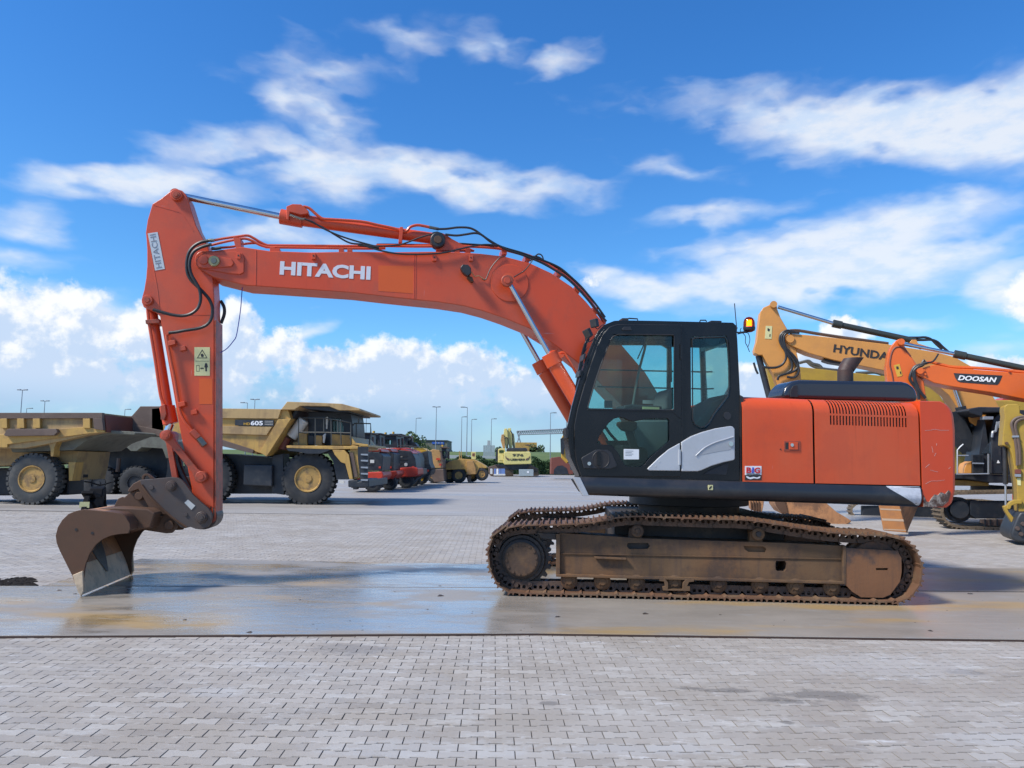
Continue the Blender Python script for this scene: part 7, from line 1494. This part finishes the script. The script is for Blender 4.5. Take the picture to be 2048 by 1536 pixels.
P(MB().px(fe, ZI([(845, 1085), (850, 1040), (880, 1005), (930, 985), (1010, 985), (1010, 1030), (940, 1030), (895, 1050), (880, 1090)]), -.08, .05), 'link_arm', 'mustard', .01)
P(MB().px(fe, ZI([(1010, 1120), (985, 1130), (950, 1180), (925, 1245), (905, 1290), (888, 1350), (895, 1400), (930, 1435), (1000, 1455), (1100, 1460), (1250, 1400), (1250, 1120)]), -.3, .8), 'bucket', 'chassis', .05)
for (x, y) in ((960, 1300), (1000, 1360), (1020, 1250)): 
    c = fe.uz(*ZI([(x, y)])[0], -.3); P(MB().lathe(fe, c[0], c[1], [(-.34, .001), (-.34, 22 * k), (-.29, 30 * k)], 12), 'bucket_boss', 'coupler')
P(MB().px(fe, [(2060, 780), (2200, 700), (2400, 850), (2500, 980), (2380, 990), (2200, 800), (2070, 840)], .0, .5), 'boom', 'mustard', .02); P(MB().px(fe, [(2350, 880), (2700, 880), (2700, 1085), (2350, 1085)], -.5, 2), 'house', 'mustard', .05)

# ---- red orange boom and roof edge far right
fo = Frame((0, 30, 0), 0)
t_ = thing('excavator', fo.p(fo.uz(2030, 1010)[0], 1, 0), 'red orange excavator boom peeking over the black cab roof at right', 'excavator'); P = put(t_)
P(MB().px(fo, ZH([(1735, 1065), (1840, 1025), (1900, 1035), (2048, 1058), (2300, 1100), (2400, 1300), (2300, 1350), (2048, 1120), (1760, 1155)]), 0, .7), 'boom', 'rred', .02)
P(MB().px(fo, ZH([(1740, 1110), (1900, 1040), (1905, 1048), (1750, 1122)]), -.03, .0), 'boom_rail', 'dorange', .01); P(MB().px(fo, [(2090, 830), (2300, 830), (2300, 1000), (2090, 1005)], 0, 2), 'house', 'rred', .05)

# ================================================================ embankment, hedge, lamps, signs
M['grass'] = mat('grass', (.085, .125, .030), .9, var=.35, scale=.15, dirt=(.13, .16, .045), damt=.5, dscale=.25, bump=.3, bscale=6)
def terr(x): return 3.35 + .25 * sin(x * .013 + 1) + .12 * sin(x * .05)
xs = [-900 + 15 * i for i in range(121)]; prof_y = [(103.6, -.05), (112, .15), (122, .75), (134, 2.0), (148, 3.1), (158, 1.0 * 3.35), (700, 3.6)]
mb = MB(); vs = []
for x in xs:
    for k_, (y, z) in enumerate(prof_y): vs.append((x, y + 2.5 * sin(x * .02 + k_), z if k_ < 3 else z * terr(x) / 3.35))
n_ = len(prof_y); mb.add(vs, [(i * n_ + j, (i + 1) * n_ + j, (i + 1) * n_ + j + 1, i * n_ + j + 1) for i in range(len(xs) - 1) for j in range(n_ - 1)])
bank = struct(mb.build('hill', M['grass'], smooth=80)); bank['label'] = 'green motorway embankment behind the yard'
# leafy masses
def leafmat(name, a, b_):
    m, nt, b, n = new_mat(name); g = nt.nodes.new('ShaderNodeNewGeometry'); k = nt.nodes.new('ShaderNodeTexNoise'); nt.links.new(g.outputs['Position'], k.inputs['Vector']); k.inputs['Scale'].default_value = 1.2
    nt.links.new(n.mix(n.m('ADD', n.m('MULTIPLY', g.outputs['Random Per Island'], .6), n.m('MULTIPLY', k.outputs['Fac'], .4)), a, b_), b.inputs['Base Color']); b.inputs['Roughness'].default_value = .75
    return m
M['leaf'] = leafmat('hedge leaves', (.018, .045, .012), (.050, .10, .026)); M['leaf2'] = leafmat('tree leaves', (.050, .085, .030), (.12, .17, .06)); M['bark'] = mat('bark', (.08, .06, .045), .9)
def leaves(n, fpos, size, seed):
    r_ = np.random.default_rng(seed); c = np.array([fpos(r_) for _ in range(n)]); a = r_.normal(size=(n, 3)); a /= np.linalg.norm(a, axis=1)[:, None]
    b2 = np.cross(a, r_.normal(size=(n, 3))); b2 /= np.linalg.norm(b2, axis=1)[:, None]; s = size * r_.uniform(.6, 1.3, n)[:, None]
    V = np.stack([c - a * s, c + b2 * s * .55, c + a * s, c - b2 * s * .55], 1).reshape(-1, 3)
    me = bpy.data.meshes.new('leaves'); me.vertices.add(4 * n); me.vertices.foreach_set('co', V.ravel()); me.loops.add(4 * n); me.loops.foreach_set('vertex_index', np.arange(4 * n)); me.polygons.add(n); me.polygons.foreach_set('loop_start', np.arange(n) * 4); me.update(calc_edges=True); return me
hx0, hx1 = gp(862, 948).x * 1.0, 60
def hp_(r_):
    x = r_.uniform(-14, 34); h_ = 1.9 + .25 * sin(x * .9) + .15 * sin(x * 2.7); u = r_.uniform(0, 1)
    if r_.uniform() < .5: return (x, 98.5 + r_.normal() * .15 + .25 * sin(x * 1.7), h_ * u)
    return (x, 98.5 + r_.uniform(0, 1.6), h_ * (.9 + .15 * r_.uniform()))
hm = leaves(15000, hp_, .16, 1); hm.materials.append(M['leaf'])
hd = bpy.data.objects.new('hedge', hm); COL.objects.link(hd); hd['label'] = 'clipped dark green hedge along the far edge of the yard'; hd['category'] = 'hedge'
MB().box(F0, -14, 34, 98.8, 100, 0, 1.75).build('hedge_core', M['leaf'], hd)
def tree(px, py_top, Y, hgt, rad, label, seed, n=900):
    b0 = Frame((0, Y, 0), 0).hit(px, 900); x = b0.x; top = Frame((0, Y, 0), 0).hit(px, py_top).z
    t_ = thing('tree', (x, Y, 0), label, 'tree', 'trees on the skyline')
    c = Vector((x, Y, top - rad * .8))
    MB().tube([Vector((x, Y, 0)), Vector((x + .1, Y, c.z * .6)), c], .16, 7, 2).build('trunk', M['bark'], t_)
    rr = np.random.default_rng(seed); cl = [c + Vector(rr.normal(size=3)) * rad * .42 for _ in range(9)]
    def f(r_):
        q = cl[r_.integers(9)]; d = r_.normal(size=3); d /= np.linalg.norm(d); return (q.x + d[0] * rad * .42, q.y + d[1] * rad * .42, q.z + d[2] * rad * .36)
    me = leaves(n, f, .22, seed); me.materials.append(M['leaf2']); o = bpy.data.objects.new('crown', me); COL.objects.link(o); o.parent = t_; o.location = -Vector(t_.location)
for a in [(812, 872, 125, 0, 1.6, 'pale green tree rising over the yellow loaders'), (845, 884, 140, 0, 2.6, 'round bush in front of the blue sign building'), (875, 894, 150, 0, 2.0, 'low bush left of the grey sign board'), (1000, 898, 170, 0, 1.8, 'small bush on the skyline beside the square tower'), (1075, 899, 170, 0, 1.8, 'dark bush at the rear of the yellow trailer'), (905, 899, 180, 0, 1.6, 'small bush on the embankment left of the tall lamp')]: tree(*a[:5], a[5], int(a[0]))
# barrier, signs, trailer, gantry, building
fb = Frame((0, 135, 0), 0)
M['concrete'] = mat('pale concrete', (.36, .38, .38), .8, var=.1)
simple_box('crash_barrier', 'low grey concrete barrier on the embankment', 'barrier', Frame((0, 118, 0), 0), ZF([(200, 512), (840, 530), (840, 560), (200, 555)]), 0, .4, 'concrete')
fs1 = Frame((0, 96, 0), 0)
sg = thing('road_sign', fs1.p(fs1.uz(946, 950)[0], 0, 0), 'yellow rectangular sign with a dark symbol above the hedge', 'sign'); P = put(sg)
P(MB().px(fs1, ZF([(527, 470), (586, 472), (586, 566), (529, 564)]), 0, .06), 'sign_panel', 'lyellow', .01); P(MB().px(fs1, ZF([(540, 502), (550, 484), (560, 494), (570, 484), (573, 502), (573, 526), (558, 530), (540, 524)]), -.02, 0, holes=[ZF([(545, 508), (569, 508), (569, 511), (545, 511)])]), 'sign_symbol', 'bedred')
P(MB().px(fs1, ZF([(552, 566), (560, 566), (560, 770), (552, 770)]), .06, .14), 'post', 'lampgrey')
fs2 = Frame((0, 130, 0), 0)
sg = thing('sign_board', fs2.p(fs2.uz(978, 912)[0], 0, 0), 'grey panelled back of a large sign board with square tower', 'sign'); P = put(sg)
for i in range(6):
    x = 683 + i * 25; P(MB().px(fs2, ZF([(x, 388), (x + 22, 388), (x + 22 - 2, 526), (x - 2, 526)]), 0, .2), 'panel', 'boxgrey')
P(MB().px(fs2, ZF([(735, 325), (768, 325), (772, 388), (732, 388)]), .1, .9), 'tower', 'concrete', .02)
for x in (700, 815): P(MB().px(fs2, ZF([(x, 526), (x + 8, 526), (x + 8, 575), (x, 575)]), .1, .2), 'post', 'lampgrey')
fs3 = Frame((0, 175, 0), 0)
tr = thing('lorry_trailer', fs3.p(fs3.uz(1052, 900)[0], 0, 3.3), 'yellow box trailer parked on top of the embankment', 'trailer'); P = put(tr)
tb = P(MB().px(fs3, ZF([(1090, 350), (1368, 352), (1370, 440), (1300, 465), (1090, 470)]), 0, 2.4), 'box_body', 'ochre', .03); 
P(MB().px(fs3, ZF([(1215, 380), (1260, 374), (1290, 392), (1330, 392), (1330, 398), (1262, 398), (1215, 388)]), -.02, 0), 'side_logo', 'bedbrown', parent=tb)
for x in (1320, 1345): 
    c = fs3.uz(*ZF([(x, 458)])[0], 0); P(MB().lathe(fs3, c[0], c[1], [(0, .1), (0, .9), (.3, .9)], 16), 'wheel', 'tyre')
P(MB().px(fs3, ZF([(1370, 420), (1400, 405), (1430, 425), (1432, 450), (1372, 450)]), 0, 2.2), 'cab', 'chassis', .03)
fg_ = Frame((0, 190, 0), 0)
g_ = thing('sign_gantry', fg_.p(fg_.uz(1038, 880)[0], 0, 3.3), 'pale lattice motorway gantry crossing the road', 'gantry'); P = put(g_)
for pts in [[(1110, 207), (2000, 165)], [(1125, 250), (2000, 225)]]: P(MB().tube([fg_.hit(x, y, 0) for x, y in ZF(pts)], .16, 5, 1), 'chord', 'steelgrey')
mb = MB(); n_ = 34
for i in range(n_): 
    x0, x1 = 1120 + i * 26, 1133 + i * 26; yt = lambda x: 207 - (x - 1110) * .047; yb = lambda x: 250 - (x - 1125) * .029
    mb.bar(fg_.hit(*ZF([(x0, yb(x0))])[0]), fg_.hit(*ZF([(x1, yt(x1))])[0]), .07); mb.bar(fg_.hit(*ZF([(x1, yt(x1))])[0]), fg_.hit(*ZF([(x1 + 13, yb(x1 + 13))])[0]), .07)
P(mb, 'lattice', 'steelgrey', kind='stuff')
for x0, x1 in ((1112, 1158), (1158, 1118)): P(MB().tube([fg_.hit(x, y, 0) for x, y in ZF([(x0, 210), (x1, 350)])], .16, 5, 1), 'leg', 'steelgrey')
P(MB().tube([fg_.hit(x, y, 0) for x, y in ZF([(2000, 165), (2000, 400)])], .2, 5, 1), 'leg', 'steelgrey')
fbd = Frame((0, 160, 0), 0)
bd_ = thing('building', fbd.p(fbd.uz(865, 905)[0], 4, 2), 'low grey green building with a blue sign behind the loaders', 'building'); P = put(bd_)
P(MB().px(fbd, Z3([(528, 410), (796, 414), (798, 520), (528, 520)]), 0, 12), 'wall', 'greygreen'); P(MB().px(fbd, Z3([(524, 408), (800, 411), (800, 418), (524, 415)]), -.2, 12.2), 'roof', 'navy')
M['bluesign'] = mat('blue sign', (.03, .10, .42), .5)
P(MB().px(fbd, Z3([(672, 424), (771, 426), (771, 445), (672, 442)]), -.1, 0), 'blue_sign', 'bluesign')
for i, x in enumerate((696, 720, 746)): P(MB().px(fbd, Z3([(x, 430), (x + 15, 430), (x + 15, 438), (x, 438)]), -.14, -.1), 'sign_text_block', 'boxgrey')
# lamps
def lamp(px, pyt, arm_, label, hgt=10.0, dy=None):
    hz = 924 - .012 * (1024 - px); ang = (hz - pyt); Y = FOC * (hgt - CAMH) / ang
    fr = Frame((0, Y, 0), 0); u, z = fr.uz(px, pyt); gz = 0 if Y < 103 else float(np.interp(Y, [q[0] for q in prof_y], [q[1] for q in prof_y]))
    t_ = thing('street_lamp', (u, Y, gz), label, 'street lamp', 'street lamps on the skyline'); P = put(t_)
    r0 = .07 + Y * .0001
    P(MB().cyl((u, Y, gz - .2), (u, Y, z), r0, r0 * .55, seg=8), 'pole', 'lampgrey')
    if arm_ == 0:
        P(MB().cyl((u - .3, Y, z), (u + .3, Y, z), .06, seg=6), 'crossarm', 'lampgrey')
        for s in (-1, 1): P(MB().box(F0, u + s * .42 - .22, u + s * .42 + .22, Y - .15, Y + .15, z - .04, z + .10), 'lamp_head', 'lampgrey', .03)
    else:
        P(MB().cyl((u, Y, z), (u + arm_ * .5, Y, z + .05), .06, seg=6), 'bracket_arm', 'lampgrey'); P(MB().box(F0, u + arm_ * .75 - .3, u + arm_ * .75 + .3, Y - .15, Y + .15, z - .02, z + .13), 'lamp_head', 'lampgrey', .03)
for a in [(45, 780, 0, 'tall lamp furthest left over the truck bed'), (53.5, 817, 1, 'short lamp just above the left truck bed'), (90, 802, 0, 'second tall lamp over the left truck bed'), (250, 819, 1, 'small lamp above the dull red bed'), (495, 806, -1, 'small lamp left of the pair above the HD605 bed'), (510, 799, 0, 'taller lamp right of the pair above the HD605 bed'),
          (733, 830, 1, 'lamp beside the haul truck handrail'), (832.3, 836.6, 1, 'short lamp at the left end of the blue sign building'), (873, 814, 0, 'tall twin head lamp behind the blue sign building'), (923.7, 834, 1, 'short lamp left of the tall slightly leaning one'), (934.8, 815, -1, 'tallest lamp above the grader'),
          (943.5, 839, 1, 'lamp above the yellow rectangular sign'), (983, 838, 1, 'lamp rising behind the square sign tower'), (1101, 826, 1, 'lamp standing before the lattice gantry'), (1133, 821.5, -1, 'lamp partly hidden by the black cab')]:
    lamp(*a)
